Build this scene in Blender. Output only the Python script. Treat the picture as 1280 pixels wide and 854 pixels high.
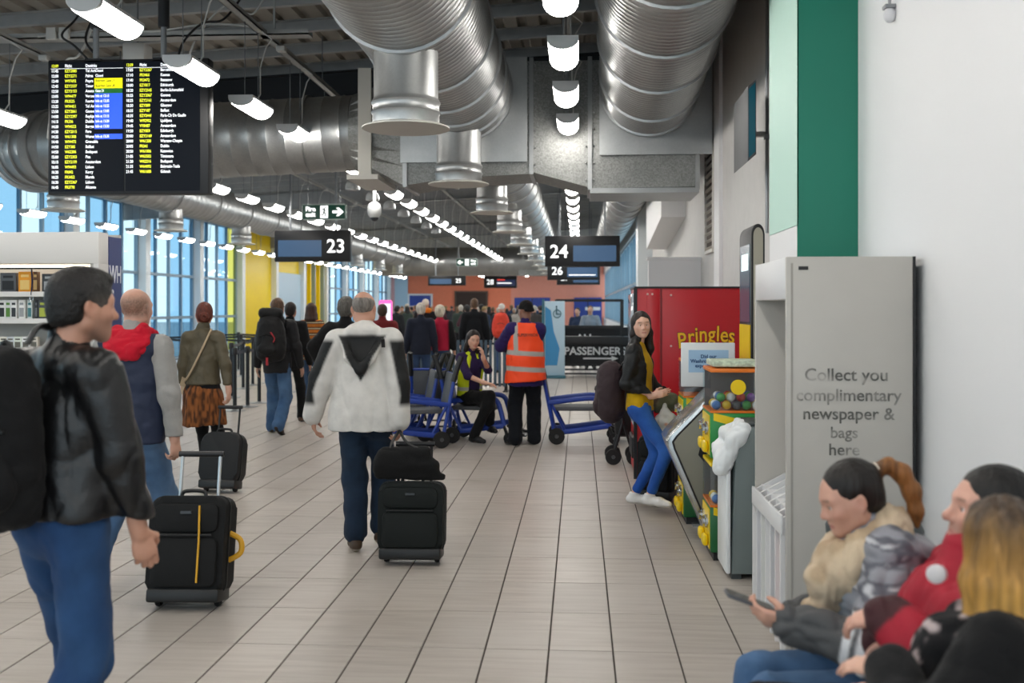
import bpy, bmesh, math, random
import numpy as np
from mathutils import Vector, Matrix, Euler

random.seed(7)
rng = np.random.default_rng(7)
for o in list(bpy.data.objects):
    bpy.data.objects.remove(o, do_unlink=True)
SC = bpy.context.scene
COL = SC.collection
PI = math.pi

# ---------------------------------------------------------------- camera
F_PX, CAM_H, HORIZON, AXIS_PX = 1300.0, 1.66, 385.0, 724.0
YAW = math.atan((AXIS_PX - 640.0) / F_PX)
cam = bpy.data.cameras.new('camera')
cam_o = bpy.data.objects.new('camera', cam)
COL.objects.link(cam_o)
cam.sensor_width = 36.0
cam.lens = F_PX / 1280.0 * 36.0
cam.shift_y = -(427.0 - HORIZON) / 1280.0
cam.clip_end = 400
cam_o.location = (0, 0, CAM_H)
cam_o.rotation_euler = (PI / 2, 0, YAW)
cam.dof.use_dof = True
cam.dof.focus_distance = 7.6
cam.dof.aperture_fstop = 2.4
SC.camera = cam_o

# ---------------------------------------------------------------- world, exposure
world = bpy.data.worlds.new('overcast_sky')
SC.world = world
world.use_nodes = True
bg = world.node_tree.nodes['Background']
bg.inputs['Color'].default_value = (0.74, 0.90, 1.0, 1)
bg.inputs['Strength'].default_value = 1.0
SC.view_settings.view_transform = 'Standard'
SC.view_settings.look = 'None'
SC.view_settings.gamma = 1.0
SC.view_settings.exposure = 0.64
SC.view_settings.use_curve_mapping = False
LAMP_STRENGTH = 19.0
SC.cycles.use_denoising = True
SC.cycles.max_bounces = 6
SC.cycles.diffuse_bounces = 4
SC.cycles.transparent_max_bounces = 12
SC.cycles.caustics_reflective = False
SC.cycles.caustics_refractive = False
SC.cycles.sample_clamp_indirect = 6.0

# ---------------------------------------------------------------- geometry of the place: world X across, Y down the hall, Z up
def ray(px, py):
    u, v = (px - 640.0) / F_PX, (HORIZON - py) / F_PX
    c, s = math.cos(YAW), math.sin(YAW)
    return Vector((u * c - s, u * s + c, v))

def ground(px, py, z=0.0):
    d = ray(px, py)
    t = (z - CAM_H) / d.z
    return Vector((d.x * t, d.y * t, z))

def pt(px, py, Y):
    d = ray(px, py)
    t = Y / d.y
    return Vector((d.x * t, Y, CAM_H + d.z * t))

# ---------------------------------------------------------------- materials
MATS = {}
def lin(c):
    return tuple((x / 12.92 if x <= 0.04045 else ((x + 0.055) / 1.055) ** 2.4) for x in c)

def hexc(h):
    h = h.lstrip('#')
    return lin(tuple(int(h[i:i + 2], 16) / 255 for i in (0, 2, 4)))

def mat(name, col, rough=0.5, metal=0.0, var=0.0, vscale=6.0, bump=0.0, bscale=40.0, stretch=(1, 1, 1),
        emit=None, estr=1.0, spec=0.5, coat=0.0, attr=False, sheen=0.0):
    if name in MATS:
        return MATS[name]
    m = bpy.data.materials.new(name)
    m.use_nodes = True
    nt = m.node_tree
    N, L = nt.nodes, nt.links
    b = N['Principled BSDF']
    c = hexc(col) if isinstance(col, str) else tuple(col)
    b.inputs['Base Color'].default_value = (*c, 1)
    b.inputs['Roughness'].default_value = rough
    b.inputs['Metallic'].default_value = metal
    b.inputs['Specular IOR Level'].default_value = spec
    b.inputs['Coat Weight'].default_value = coat
    b.inputs['Sheen Weight'].default_value = sheen
    tc = N.new('ShaderNodeTexCoord')
    mp = N.new('ShaderNodeMapping')
    mp.inputs['Scale'].default_value = stretch
    L.new(tc.outputs['Object'], mp.inputs['Vector'])
    src = None
    if attr:
        a = N.new('ShaderNodeAttribute')
        a.attribute_name = 'col'
        src = a.outputs['Color']
        L.new(src, b.inputs['Base Color'])
    if var > 0:
        n = N.new('ShaderNodeTexNoise')
        n.inputs['Scale'].default_value = vscale
        n.inputs['Detail'].default_value = 5
        L.new(mp.outputs['Vector'], n.inputs['Vector'])
        r = N.new('ShaderNodeMapRange')
        r.inputs['From Min'].default_value = 0.3
        r.inputs['From Max'].default_value = 0.7
        r.inputs['To Min'].default_value = 1 - var
        r.inputs['To Max'].default_value = 1 + var
        L.new(n.outputs['Fac'], r.inputs['Value'])
        mx = N.new('ShaderNodeVectorMath')
        mx.operation = 'SCALE'
        if src:
            L.new(src, mx.inputs[0])
        else:
            mx.inputs[0].default_value = c
        L.new(r.outputs['Result'], mx.inputs['Scale'])
        L.new(mx.outputs['Vector'], b.inputs['Base Color'])
    if bump > 0:
        n2 = N.new('ShaderNodeTexNoise')
        n2.inputs['Scale'].default_value = bscale
        n2.inputs['Detail'].default_value = 4
        L.new(mp.outputs['Vector'], n2.inputs['Vector'])
        bp = N.new('ShaderNodeBump')
        bp.inputs['Strength'].default_value = bump
        bp.inputs['Distance'].default_value = 0.01
        L.new(n2.outputs['Fac'], bp.inputs['Height'])
        L.new(bp.outputs['Normal'], b.inputs['Normal'])
    if emit is not None:
        e = hexc(emit) if isinstance(emit, str) else emit
        b.inputs['Emission Color'].default_value = (*e, 1)
        b.inputs['Emission Strength'].default_value = estr
    MATS[name] = m
    return m

def glass_mat(name, tint, refl=0.08):
    m = bpy.data.materials.new(name)
    m.use_nodes = True
    nt = m.node_tree
    nt.nodes.clear()
    out = nt.nodes.new('ShaderNodeOutputMaterial')
    tr = nt.nodes.new('ShaderNodeBsdfTransparent')
    tr.inputs['Color'].default_value = (*tint, 1)
    gl = nt.nodes.new('ShaderNodeBsdfGlossy')
    gl.inputs['Roughness'].default_value = 0.03
    mx = nt.nodes.new('ShaderNodeMixShader')
    mx.inputs['Fac'].default_value = refl
    nt.links.new(tr.outputs[0], mx.inputs[1])
    nt.links.new(gl.outputs[0], mx.inputs[2])
    nt.links.new(mx.outputs[0], out.inputs['Surface'])
    MATS[name] = m
    return m

# ---------------------------------------------------------------- object helpers
def tag(o, label=None, cat=None, group=None, kind=None):
    if label: o['label'] = label
    if cat: o['category'] = cat
    if group: o['group'] = group
    if kind: o['kind'] = kind
    return o

def empty(name, loc=(0, 0, 0), rz=0.0, label=None, cat=None, group=None):
    o = bpy.data.objects.new(name, None)
    COL.objects.link(o)
    o.location = loc
    o.rotation_euler = (0, 0, rz)
    o.empty_display_size = 0.1
    return tag(o, label, cat, group)

def mesh_object(name, me, m, parent=None):
    o = bpy.data.objects.new(name, me)
    COL.objects.link(o)
    for x in (m if isinstance(m, (list, tuple)) else [m]):
        me.materials.append(x)
    if parent is not None:
        o.parent = parent
    return o

def copy_tree(o, parent=None):
    c = o.copy()
    COL.objects.link(c)
    if parent is not None:
        c.parent = parent
    for ch in list(o.children):
        copy_tree(ch, c)
    return c

class MB:
    """collects shapes; build() links them as one mesh object"""
    def __init__(s):
        s.bm = bmesh.new()
        s.mi = 0
    def _set(s, faces):
        for f in faces:
            f.material_index = s.mi
    def poly(s, vs, faces, M=None):
        bv = [s.bm.verts.new(M @ Vector(v) if M is not None else Vector(v)) for v in vs]
        fs = []
        for f in faces:
            try:
                fs.append(s.bm.faces.new([bv[i] for i in f]))
            except ValueError:
                pass
        s._set(fs)
        return bv, fs
    def box(s, x0, x1, y0, y1, z0, z1, M=None, bev=0.0, seg=2):
        x0, x1 = min(x0, x1), max(x0, x1); y0, y1 = min(y0, y1), max(y0, y1); z0, z1 = min(z0, z1), max(z0, z1)
        vs = [(x0, y0, z0), (x1, y0, z0), (x1, y1, z0), (x0, y1, z0), (x0, y0, z1), (x1, y0, z1), (x1, y1, z1), (x0, y1, z1)]
        fc = [(3, 2, 1, 0), (4, 5, 6, 7), (0, 1, 5, 4), (1, 2, 6, 5), (2, 3, 7, 6), (3, 0, 4, 7)]
        bv, fs = s.poly(vs, fc, M)
        if bev > 0:
            es = list({e for f in fs for e in f.edges})
            r = bmesh.ops.bevel(s.bm, geom=es, offset=bev, segments=seg, affect='EDGES', profile=0.5)
            s._set(r['faces'])
        return s
    def prism(s, pts, h0, h1, M=None, bev=0.0, seg=2):
        """pts: closed outline in local XY (counter-clockwise), extruded from z=h0 to h1"""
        n = len(pts)
        vs = [(p[0], p[1], h0) for p in pts] + [(p[0], p[1], h1) for p in pts]
        fc = [tuple(range(n - 1, -1, -1)), tuple(range(n, 2 * n))] + [(i, (i + 1) % n, n + (i + 1) % n, n + i) for i in range(n)]
        bv, fs = s.poly(vs, fc, M)
        if bev > 0:
            es = list({e for f in fs[:2] for e in f.edges})
            r = bmesh.ops.bevel(s.bm, geom=es, offset=bev, segments=seg, affect='EDGES', profile=0.5)
            s._set(r['faces'])
        return s
    def tube(s, pts, r, n=8, closed=False, ry=None):
        pts = [Vector(p) for p in pts]
        rs = r if isinstance(r, (list, tuple)) else [r] * len(pts)
        k = len(pts)
        rings = []
        up = None
        for i, p in enumerate(pts):
            if closed:
                t = (pts[(i + 1) % k] - pts[i - 1])
            else:
                t = pts[min(i + 1, k - 1)] - pts[max(i - 1, 0)]
            t.normalize()
            if up is None:
                a = Vector((0, 0, 1)) if abs(t.z) < 0.9 else Vector((1, 0, 0))
            else:
                a = up
            u = (a - t * a.dot(t)).normalized()
            w = t.cross(u)
            up = u
            rr = rs[i]
            rings.append([s.bm.verts.new(p + (u * math.cos(2 * PI * j / n) * (ry or 1) + w * math.sin(2 * PI * j / n)) * rr) for j in range(n)])
        fs = []
        for i in range(k if closed else k - 1):
            A, B = rings[i], rings[(i + 1) % k]
            for j in range(n):
                fs.append(s.bm.faces.new((A[j], A[(j + 1) % n], B[(j + 1) % n], B[j])))
        if not closed:
            fs.append(s.bm.faces.new(rings[0][::-1]))
            fs.append(s.bm.faces.new(rings[-1]))
        s._set(fs)
        return s
    def lathe(s, prof, n=24, M=None, cap=True):
        """prof: (radius, z) pairs bottom to top about local Z"""
        rings = []
        for r, z in prof:
            ring = []
            for j in range(n):
                v = Vector((r * math.cos(2 * PI * j / n), r * math.sin(2 * PI * j / n), z))
                ring.append(s.bm.verts.new(M @ v if M is not None else v))
            rings.append(ring)
        fs = []
        for A, B in zip(rings, rings[1:]):
            for j in range(n):
                fs.append(s.bm.faces.new((A[j], A[(j + 1) % n], B[(j + 1) % n], B[j])))
        if cap:
            fs.append(s.bm.faces.new(rings[0][::-1]))
            fs.append(s.bm.faces.new(rings[-1]))
        s._set(fs)
        return s
    def sphere(s, c, r, n=12, m=8):
        rx, ry_, rz = (r, r, r) if not isinstance(r, (tuple, list)) else r
        M = Matrix.Translation(c) @ Matrix.Diagonal((rx, ry_, rz, 1))
        prof = [(max(math.sin(PI * i / m), 0.01), -math.cos(PI * i / m)) for i in range(m + 1)]
        return s.lathe(prof, n, M)
    def build(s, name, m, parent=None, smooth=True, ang=38, loc=None):
        me = bpy.data.meshes.new(name)
        bmesh.ops.recalc_face_normals(s.bm, faces=s.bm.faces[:])
        s.bm.to_mesh(me)
        s.bm.free()
        if smooth:
            me.polygons.foreach_set('use_smooth', [True] * len(me.polygons))
            me.set_sharp_from_angle(angle=math.radians(ang))
        o = mesh_object(name, me, m, parent)
        if loc is not None:
            o.location = loc
        return o

def RX(a): return Matrix.Rotation(a, 4, 'X')
def RY(a): return Matrix.Rotation(a, 4, 'Y')
def RZ(a): return Matrix.Rotation(a, 4, 'Z')
def TR(x, y, z): return Matrix.Translation((x, y, z))

def struct(o):
    o['kind'] = 'structure'
    return o

def text(body, size, m, loc, rot, parent=None, name='lettering', align='CENTER', bold=0.0, ext=0.0008, sx=1.0, spacing=1.0, lines=1.0):
    cu = bpy.data.curves.new(name, 'FONT')
    cu.body = body
    cu.size = size
    cu.align_x = align
    cu.align_y = 'CENTER'
    cu.offset = bold
    cu.extrude = ext
    cu.space_character = spacing
    cu.space_line = lines
    cu.resolution_u = 3
    o = bpy.data.objects.new(name, cu)
    me = bpy.data.meshes.new_from_object(o)
    bpy.data.objects.remove(o, do_unlink=True)
    bpy.data.curves.remove(cu)
    me.materials.clear()
    o = mesh_object(name, me, m, parent)
    o.location = loc
    o.rotation_euler = rot
    o.scale = (sx, 1, 1)
    return o
FACE_CAM = (PI / 2, 0, 0)            # lettering that faces the start of the hall
FACE_LEFT = (PI / 2, 0, -PI / 2)     # lettering that faces the left side of the hall
FACE_RIGHT = (PI / 2, 0, PI / 2)

def arc(cx, cy, r, a0, a1, n):
    return [(cx + r * math.cos(a0 + (a1 - a0) * i / n), cy + r * math.sin(a0 + (a1 - a0) * i / n)) for i in range(n + 1)]

def rrect(w, h, r, n=4):
    """rounded rectangle outline, centred"""
    x, y = w / 2 - r, h / 2 - r
    return arc(x, y, r, 0, PI / 2, n) + arc(-x, y, r, PI / 2, PI, n) + arc(-x, -y, r, PI, 1.5 * PI, n) + arc(x, -y, r, 1.5 * PI, 2 * PI, n)
# ================================================================ THE SETTING
WHITE_WALL = mat('white_wall_paint', '#e9e9ea', 0.55, var=0.006, vscale=0.6)
GREEN_WALL = mat('green_wall_paint', '#0b755f', 0.5, var=0.03, vscale=1.5)
MINT_REFLECTION = mat('painted_green_reflection', '#b9ddd0', 0.5)  # green reflected on the white pier side, put into a flat colour
GREY_WALL = mat('grey_wall_paint', '#c9c7c4', 0.6, var=0.03)
ORANGE_WALL = mat('orange_wall_paint', '#ee8663', 0.6, var=0.03)
SALMON_WALL = mat('salmon_wall_paint', '#eb9c88', 0.6, var=0.02)
PINK_WALL = mat('pink_wall_paint', '#dcb4bb', 0.6)
PALEBLUE = mat('pale_blue_paint', '#b5cfe2', 0.5)
YELLOW_WALL = mat('yellow_wall_panel', '#f4d500', 0.45, var=0.02)
GROUT = mat('dark_grout', '#4a4440', 0.9, var=0.1)
COLUMN_WHITE = mat('white_column_paint', '#e6eef2', 0.4)
MULLION = mat('grey_mullion', '#8ba2b3', 0.4, 0.2)
GLASS_CLEAR = glass_mat('clear_glass', (0.86, 0.95, 0.98))
GLASS_BLUE = glass_mat('blue_tinted_glass', (0.56, 0.74, 0.85))
GLASS_YELLOW = glass_mat('yellow_tinted_glass', (0.85, 0.80, 0.35))
DARK_BROWN = mat('dark_brown_recess', '#3a2c26', 0.7)
ASPHALT = mat('apron_concrete', '#9aa3a8', 0.9, var=0.1, vscale=0.4)

XL, XR, Y0, Y1 = -13.0, 1.64, -5.0, 70.0
ROOF0, SLOPE = 5.55, 0.055
def roof_z(x): return ROOF0 + SLOPE * x

def tile_material():
    m = bpy.data.materials.new('porcelain_floor_tile')
    m.use_nodes = True
    nt = m.node_tree
    N, L = nt.nodes, nt.links
    b = N['Principled BSDF']
    geo = N.new('ShaderNodeNewGeometry')
    mp = N.new('ShaderNodeMapping')
    mp.inputs['Scale'].default_value = (1.8, 20.0, 1)
    L.new(geo.outputs['Position'], mp.inputs['Vector'])
    n = N.new('ShaderNodeTexNoise')
    n.inputs['Scale'].default_value = 1.0
    n.inputs['Detail'].default_value = 6
    n.inputs['Roughness'].default_value = 0.6
    L.new(mp.outputs['Vector'], n.inputs['Vector'])
    n2 = N.new('ShaderNodeTexNoise')
    n2.inputs['Scale'].default_value = 1.3
    n2.inputs['Detail'].default_value = 3
    L.new(geo.outputs['Position'], n2.inputs['Vector'])
    cr = N.new('ShaderNodeValToRGB')
    e = cr.color_ramp.elements
    e[0].position = 0.30; e[0].color = (*hexc('#9a9087'), 1)
    e[1].position = 0.62; e[1].color = (*hexc('#b3aba2'), 1)
    L.new(n.outputs['Fac'], cr.inputs['Fac'])
    mx = N.new('ShaderNodeMix')
    mx.data_type = 'RGBA'
    mx.inputs['B'].default_value = (*hexc('#b6afa8'), 1)
    mr = N.new('ShaderNodeMapRange')
    mr.inputs['From Min'].default_value = 0.35
    mr.inputs['From Max'].default_value = 0.7
    mr.inputs['To Max'].default_value = 0.7
    L.new(n2.outputs['Fac'], mr.inputs['Value'])
    L.new(mr.outputs['Result'], mx.inputs['Factor'])
    L.new(cr.outputs['Color'], mx.inputs['A'])
    oi = N.new('ShaderNodeObjectInfo')
    r2 = N.new('ShaderNodeMapRange')
    r2.inputs['To Min'].default_value = 0.94
    r2.inputs['To Max'].default_value = 1.05
    L.new(oi.outputs['Random'], r2.inputs['Value'])
    sc = N.new('ShaderNodeVectorMath')
    sc.operation = 'SCALE'
    L.new(mx.outputs['Result'], sc.inputs[0])
    L.new(r2.outputs['Result'], sc.inputs['Scale'])
    L.new(sc.outputs['Vector'], b.inputs['Base Color'])
    b.inputs['Roughness'].default_value = 0.34
    rr = N.new('ShaderNodeMapRange')
    rr.inputs['To Min'].default_value = 0.27
    rr.inputs['To Max'].default_value = 0.5
    L.new(n2.outputs['Fac'], rr.inputs['Value'])
    L.new(rr.outputs['Result'], b.inputs['Roughness'])
    return m
TILE = tile_material()

# floor: grout slab, single tiles near the camera, joined tiles beyond
floor = struct(MB().box(XL - 0.2, XR + 0.3, Y0, Y1 + 0.3, -0.2, -0.005).build('floor', GROUT, smooth=False))
TW, TL, TX0, TY0 = 0.31, 0.62, -0.147, 5.047
J = 0.0035
tm = MB()
b_ = 0.002
w2, l2 = TW / 2 - J, TL / 2 - J / 2
tm.poly([(-w2, -l2, -0.006), (w2, -l2, -0.006), (w2, l2, -0.006), (-w2, l2, -0.006),
         (-w2 + b_, -l2 + b_, 0), (w2 - b_, -l2 + b_, 0), (w2 - b_, l2 - b_, 0), (-w2 + b_, l2 - b_, 0)],
        [(4, 5, 6, 7), (0, 1, 5, 4), (1, 2, 6, 5), (2, 3, 7, 6), (3, 0, 4, 7)])
proto = tm.build('tile', TILE, floor, smooth=False)
tiles_done, used = 0, set()
spots = []
for j in range(-1, 12):
    cy = TY0 + TL * (j + 0.5)
    for i in range(-26, 5):
        cx = TX0 + TW * (i + 0.5)
        px = AXIS_PX + F_PX * cx / cy
        if -30 < px < 1010 and cx > -5.6 and cx < 1.2:
            spots.append((cy, cx, i, j))
spots.sort()
for k, (cy, cx, i, j) in enumerate(spots[:298]):
    o = proto if k == 0 else proto.copy()
    if k: COL.objects.link(o)
    o.location = (cx, cy, random.uniform(-0.0006, 0.0))
    used.add((i, j))
tm = MB()
for j in range(int((Y0 - TY0) / TL) + 1, 92):
    cy = TY0 + TL * (j + 0.5)
    for i in range(-41, 6):
        if (i, j) in used: continue
        cx = TX0 + TW * (i + 0.5)
        tm.poly([(cx - w2, cy - l2, -0.006), (cx + w2, cy - l2, -0.006), (cx + w2, cy + l2, -0.006), (cx - w2, cy + l2, -0.006),
                 (cx - w2 + b_, cy - l2 + b_, 0), (cx + w2 - b_, cy - l2 + b_, 0), (cx + w2 - b_, cy + l2 - b_, 0), (cx - w2 + b_, cy + l2 - b_, 0)],
                [(4, 5, 6, 7), (0, 1, 5, 4), (1, 2, 6, 5), (2, 3, 7, 6), (3, 0, 4, 7)])
tm.box(XL, XR, TY0 + TL * 92, Y1, -0.006, 0)
far_tiles = tm.build('distant_tiles', TILE, floor, smooth=False)
far_tiles['kind'] = 'stuff'

# apron outside the glass
struct(MB().box(-120, XL - 0.4, -40, 130, -0.4, -0.15).build('ground', ASPHALT, smooth=False))

# ceiling: ribbed steel deck with purlins
DECK = mat('roof_deck_steel', '#98938a', 0.65, 0.15, var=0.1, vscale=1.5)
PURLIN = mat('galvanised_purlin', '#a7a9aa', 0.5, 0.35, var=0.08)
DARKSTEEL = mat('dark_painted_steel', '#22252a', 0.6, 0.2)
dk = MB()
x = XL - 0.3
prof = []
while x < XR + 0.4:
    for dx, dz in ((0, 0), (0.16, 0), (0.19, 0.05), (0.27, 0.05)):
        prof.append((x + dx, roof_z(x + dx) + dz))
    x += 0.30
n = len(prof)
vs = [(p[0], Y0, p[1]) for p in prof] + [(p[0], Y1 + 0.3, p[1]) for p in prof]
dk.poly(vs, [(i, i + 1, n + i + 1, n + i) for i in range(n - 1)])
vs = [(p[0], Y0, p[1] + 0.3) for p in (prof[0], prof[-1])] + [(p[0], Y1 + 0.3, p[1] + 0.3) for p in (prof[-1], prof[0])]
dk.poly(vs, [(0, 1, 2, 3)])
ceiling = struct(dk.build('ceiling', DECK, smooth=False))
pm = MB()
ang = math.atan(SLOPE)
Lx = (XR - XL + 0.2) / math.cos(ang)
MP = TR((XL + XR) / 2, 0, roof_z((XL + XR) / 2) - 0.09) @ RY(-ang)
pm.box(-Lx / 2, Lx / 2, -0.005, 0.005, -0.04, 0.09, MP)
pm.box(-Lx / 2, Lx / 2, -0.005, 0.075, -0.05, -0.04, MP)
pm.box(-Lx / 2, Lx / 2, -0.075, 0.005, 0.08, 0.09, MP)
pm.box(-Lx / 2, Lx / 2, 0.065, 0.075, -0.05, -0.025, MP)
pur = pm.build('purlin', PURLIN, ceiling, smooth=False)
for k in range(58):
    o = pur if k == 0 else pur.copy()
    if k: COL.objects.link(o)
    o.location = (0, 4.2 + 1.12 * k, 0)
for k, (yy, zz) in enumerate(((15.2, 0.5), (29.0, 0.45), (43.0, 0.45), (57.0, 0.45))):
    bm_ = MB()
    MPb = TR((XL + XR) / 2, yy, roof_z((XL + XR) / 2) - 0.20) @ RY(-ang)
    bm_.box(-Lx / 2, Lx / 2, -0.01, 0.01, -zz, 0, MPb)
    bm_.box(-Lx / 2, Lx / 2, -0.1, 0.1, -zz - 0.015, -zz, MPb)
    bm_.box(-Lx / 2, Lx / 2, -0.1, 0.1, -0.015, 0, MPb)
    bm_.build('roof_beam', DARKSTEEL if k == 0 else PURLIN, ceiling, smooth=False)

# right wall, near stretch, the green pier and the recess beyond it
struct(MB().box(1.60, 1.95, Y0, 6.1, 0, 5.9).build('wall_right', WHITE_WALL, smooth=False))
pier = MB()
pier.box(1.262, 1.95, 6.1, 7.0, 0, 5.9)
pier_o = struct(pier.build('wall_pier', WHITE_WALL, smooth=False))
MB().box(1.256, 1.60, 6.094, 6.1, 1.9, 5.85).build('green_panel', GREEN_WALL, pier_o, smooth=False)
MB().box(1.256, 1.262, 6.094, 6.98, 2.14, 5.85).build('reflection_panel', MINT_REFLECTION, pier_o, smooth=False)  # painted reflection of the green face, laid over the white side
struct(MB().box(1.62, 1.95, 7.0, 24.0, 0, 5.9).build('wall_right_recess', GREY_WALL, smooth=False))
struct(MB().box(1.58, 1.95, 11.9, 12.35, 0, 5.9).build('trim_1', WHITE_WALL, smooth=False))      # pilaster under the plenum
# low white partition behind the vending machine and the boxed duct above it
lp = MB().box(0.93, 1.62, 14.0, 14.25, 0, 2.30)
lp.box(0.91, 1.64, 13.97, 14.28, 2.30, 2.34)
struct(lp.build('wall_partition', WHITE_WALL, smooth=False))
bx = MB()
bx.poly([(1.25, 16.0, 3.05), (1.62, 16.0, 3.05), (1.62, 16.0, 4.6), (1.25, 16.0, 4.6), (1.25, 19.5, 2.75), (1.62, 19.5, 2.75), (1.62, 19.5, 4.6), (1.25, 19.5, 4.6)],
        [(0, 1, 2, 3), (4, 7, 6, 5), (0, 3, 7, 4), (0, 4, 5, 1), (3, 2, 6, 7), (1, 5, 6, 2)])
struct(bx.build('trim_2', WHITE_WALL, smooth=False))
struct(MB().box(1.30, 1.66, 23.2, 24.0, 0, 5.6).build('trim_3', COLUMN_WHITE, smooth=False))
# louvred grille in the recess wall
gr = MB()
gr.box(1.585, 1.62, 12.45, 12.49, 2.35, 3.6); gr.box(1.585, 1.62, 13.21, 13.25, 2.35, 3.6); gr.box(1.585, 1.62, 12.47, 13.23, 3.58, 3.62); gr.box(1.585, 1.62, 12.47, 13.23, 2.33, 2.37)
gr_o = gr.build('louvre_grille', mat('grille_frame', '#d8d4cc', 0.5), smooth=False)
tag(gr_o, 'tall louvred ventilation grille set in the white wall behind the snack machine', 'grille')
gr_o.location.x = -0.012
MB().box(1.612, 1.619, 12.49, 13.21, 2.35, 3.6).build('backing', mat('grille_dark', '#4b3d33', 0.8), gr_o, smooth=False)
sl = MB().box(-0.018, 0.018, 12.49, 13.21, -0.004, 0.004).build('slat', mat('grille_slat', '#c9c2b6', 0.5), gr_o, smooth=False)
for k in range(14):
    o = sl if k == 0 else sl.copy()
    if k: COL.objects.link(o)
    o.location = (1.598, 0, 2.39 + k * 0.09)
    o.rotation_euler = (0, 0.6, 0)

# right side beyond the recess: glazed
wr = struct(MB().box(1.64, 1.9, 24.0, 70.3, 0, 1.0).box(1.64, 1.9, 24.0, 70.3, 3.9, 5.9).build('wall_right_glazed', COLUMN_WHITE, smooth=False))
def glazed_bay(name, X, ya, yb, z0, rows, ncol, tints, thick=0.05, out=-1):
    fr = MB()
    ztop = rows[-1]
    fr.box(X - 0.06, X + 0.06, ya, ya + 0.05, z0, ztop); fr.box(X - 0.06, X + 0.06, yb - 0.05, yb, z0, ztop)
    fr.box(X - 0.06, X + 0.06, ya, yb, ztop - 0.06, ztop); fr.box(X - 0.06, X + 0.06, ya, yb, z0, z0 + 0.06)
    win = struct(MB_build_structure(fr, name, MULLION))
    w = (yb - ya) / ncol
    for r in rows[:-1]:
        MB().box(X - 0.05, X + 0.07, ya, yb, r - 0.045, r + 0.045).build('transom', MULLION, win, smooth=False)
    for c in range(1, ncol):
        MB().box(X - 0.05, X + 0.05, ya + c * w - 0.03, ya + c * w + 0.03, z0, ztop).build('mullion', MULLION, win, smooth=False)
    lo = z0
    for ri, hi in enumerate(rows):
        for c in range(ncol):
            MB().box(X - 0.006, X + 0.006, ya + c * w + 0.03, ya + (c + 1) * w - 0.03, lo + 0.045, hi - 0.045).build('pane', tints(ri, c), win, smooth=False)
        lo = hi
    return win
def MB_build_structure(mb, name, m):
    return mb.build(name, m, smooth=False)
WN = 0
for k in range(5):
    WN += 1
    glazed_bay('window_%d' % WN, 1.75, 24.1 + 9 * k, 33.0 + 9 * k, 1.0, (2.4, 3.9), 4, lambda r, c: GLASS_CLEAR)

# left side: white columns, glass bays, the yellow and white panels
PITCH = 4.4
colm = MB().box(-0.19, 0.15, -0.17, 0.17, 0, 4.86, bev=0.015)
col0 = struct(colm.build('wall_left_column', COLUMN_WHITE, smooth=False))
first = True
ybays = [30.0 + PITCH * k for k in range(-8, 10)]
for y in ybays:
    o = col0 if first else col0.copy()
    if not first: COL.objects.link(o)
    first = False
    o.location = (XL + 0.14, y, 0)
for k, y in enumerate(ybays[:-1]):
    ya, yb = y + 0.17, y + PITCH - 0.17
    if abs(y - 39.0) < 0.5 or (38.5 < y < 39.5):
        continue
    idx = round((y - 30.0) / PITCH)
    if idx in (2, 3, 4):
        continue
    WN += 1
    if y < 20:
        glazed_bay('window_%d' % WN, XL, ya, yb, 0.05, (2.7, 4.7), 2, lambda r, c: GLASS_CLEAR)
    else:
        seq = {-2: 'cbcb', -1: 'cbbc', 0: 'bcbb', 1: 'bcby', 5: 'bcb', 6: 'cbc', 7: 'bcc', 8: 'cbc'}.get(idx, 'cbcb')
        glazed_bay('window_%d' % WN, XL, ya, yb, 0.05, (1.35, 2.7, 4.7), len(seq),
                   lambda r, c, s=seq: {'c': GLASS_CLEAR, 'b': GLASS_BLUE, 'y': GLASS_YELLOW}[s[c]])
yp = 30.0 + PITCH * 2
struct(MB().box(XL - 0.1, XL + 0.06, yp + 0.17, yp + PITCH + 0.3, 0, 4.7).build('wall_left_yellow', YELLOW_WALL, smooth=False))
struct(MB().box(XL - 0.1, XL + 0.04, yp + PITCH + 0.3, yp + 2 * PITCH + 0.1, 3.2, 4.7).build('wall_left_yellow_band', YELLOW_WALL, smooth=False))
wp = MB().box(XL - 0.1, XL + 0.12, yp + PITCH + 0.35, yp + 2 * PITCH + 0.1, 0, 3.2)
struct(wp.build('wall_left_lobby', PALEBLUE, smooth=False))
yf = struct(MB().box(XL - 0.1, XL + 0.0, yp + 2 * PITCH + 0.1, yp + 3 * PITCH - 0.1, 0, 4.7).build('wall_left_fins', YELLOW_WALL, smooth=False))
for k in range(5):
    MB().box(XL, XL + 0.25, yp + 2 * PITCH + 0.3 + 0.85 * k, yp + 2 * PITCH + 0.42 + 0.85 * k, 0, 4.7).build('fin', YELLOW_WALL if k % 2 else MULLION, yf, smooth=False)
struct(MB().box(XL - 0.35, XL + 0.1, Y0, Y1, 4.68, 5.6).build('wall_left_head', mat('window_head', '#7c8890', 0.6), smooth=False))

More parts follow.
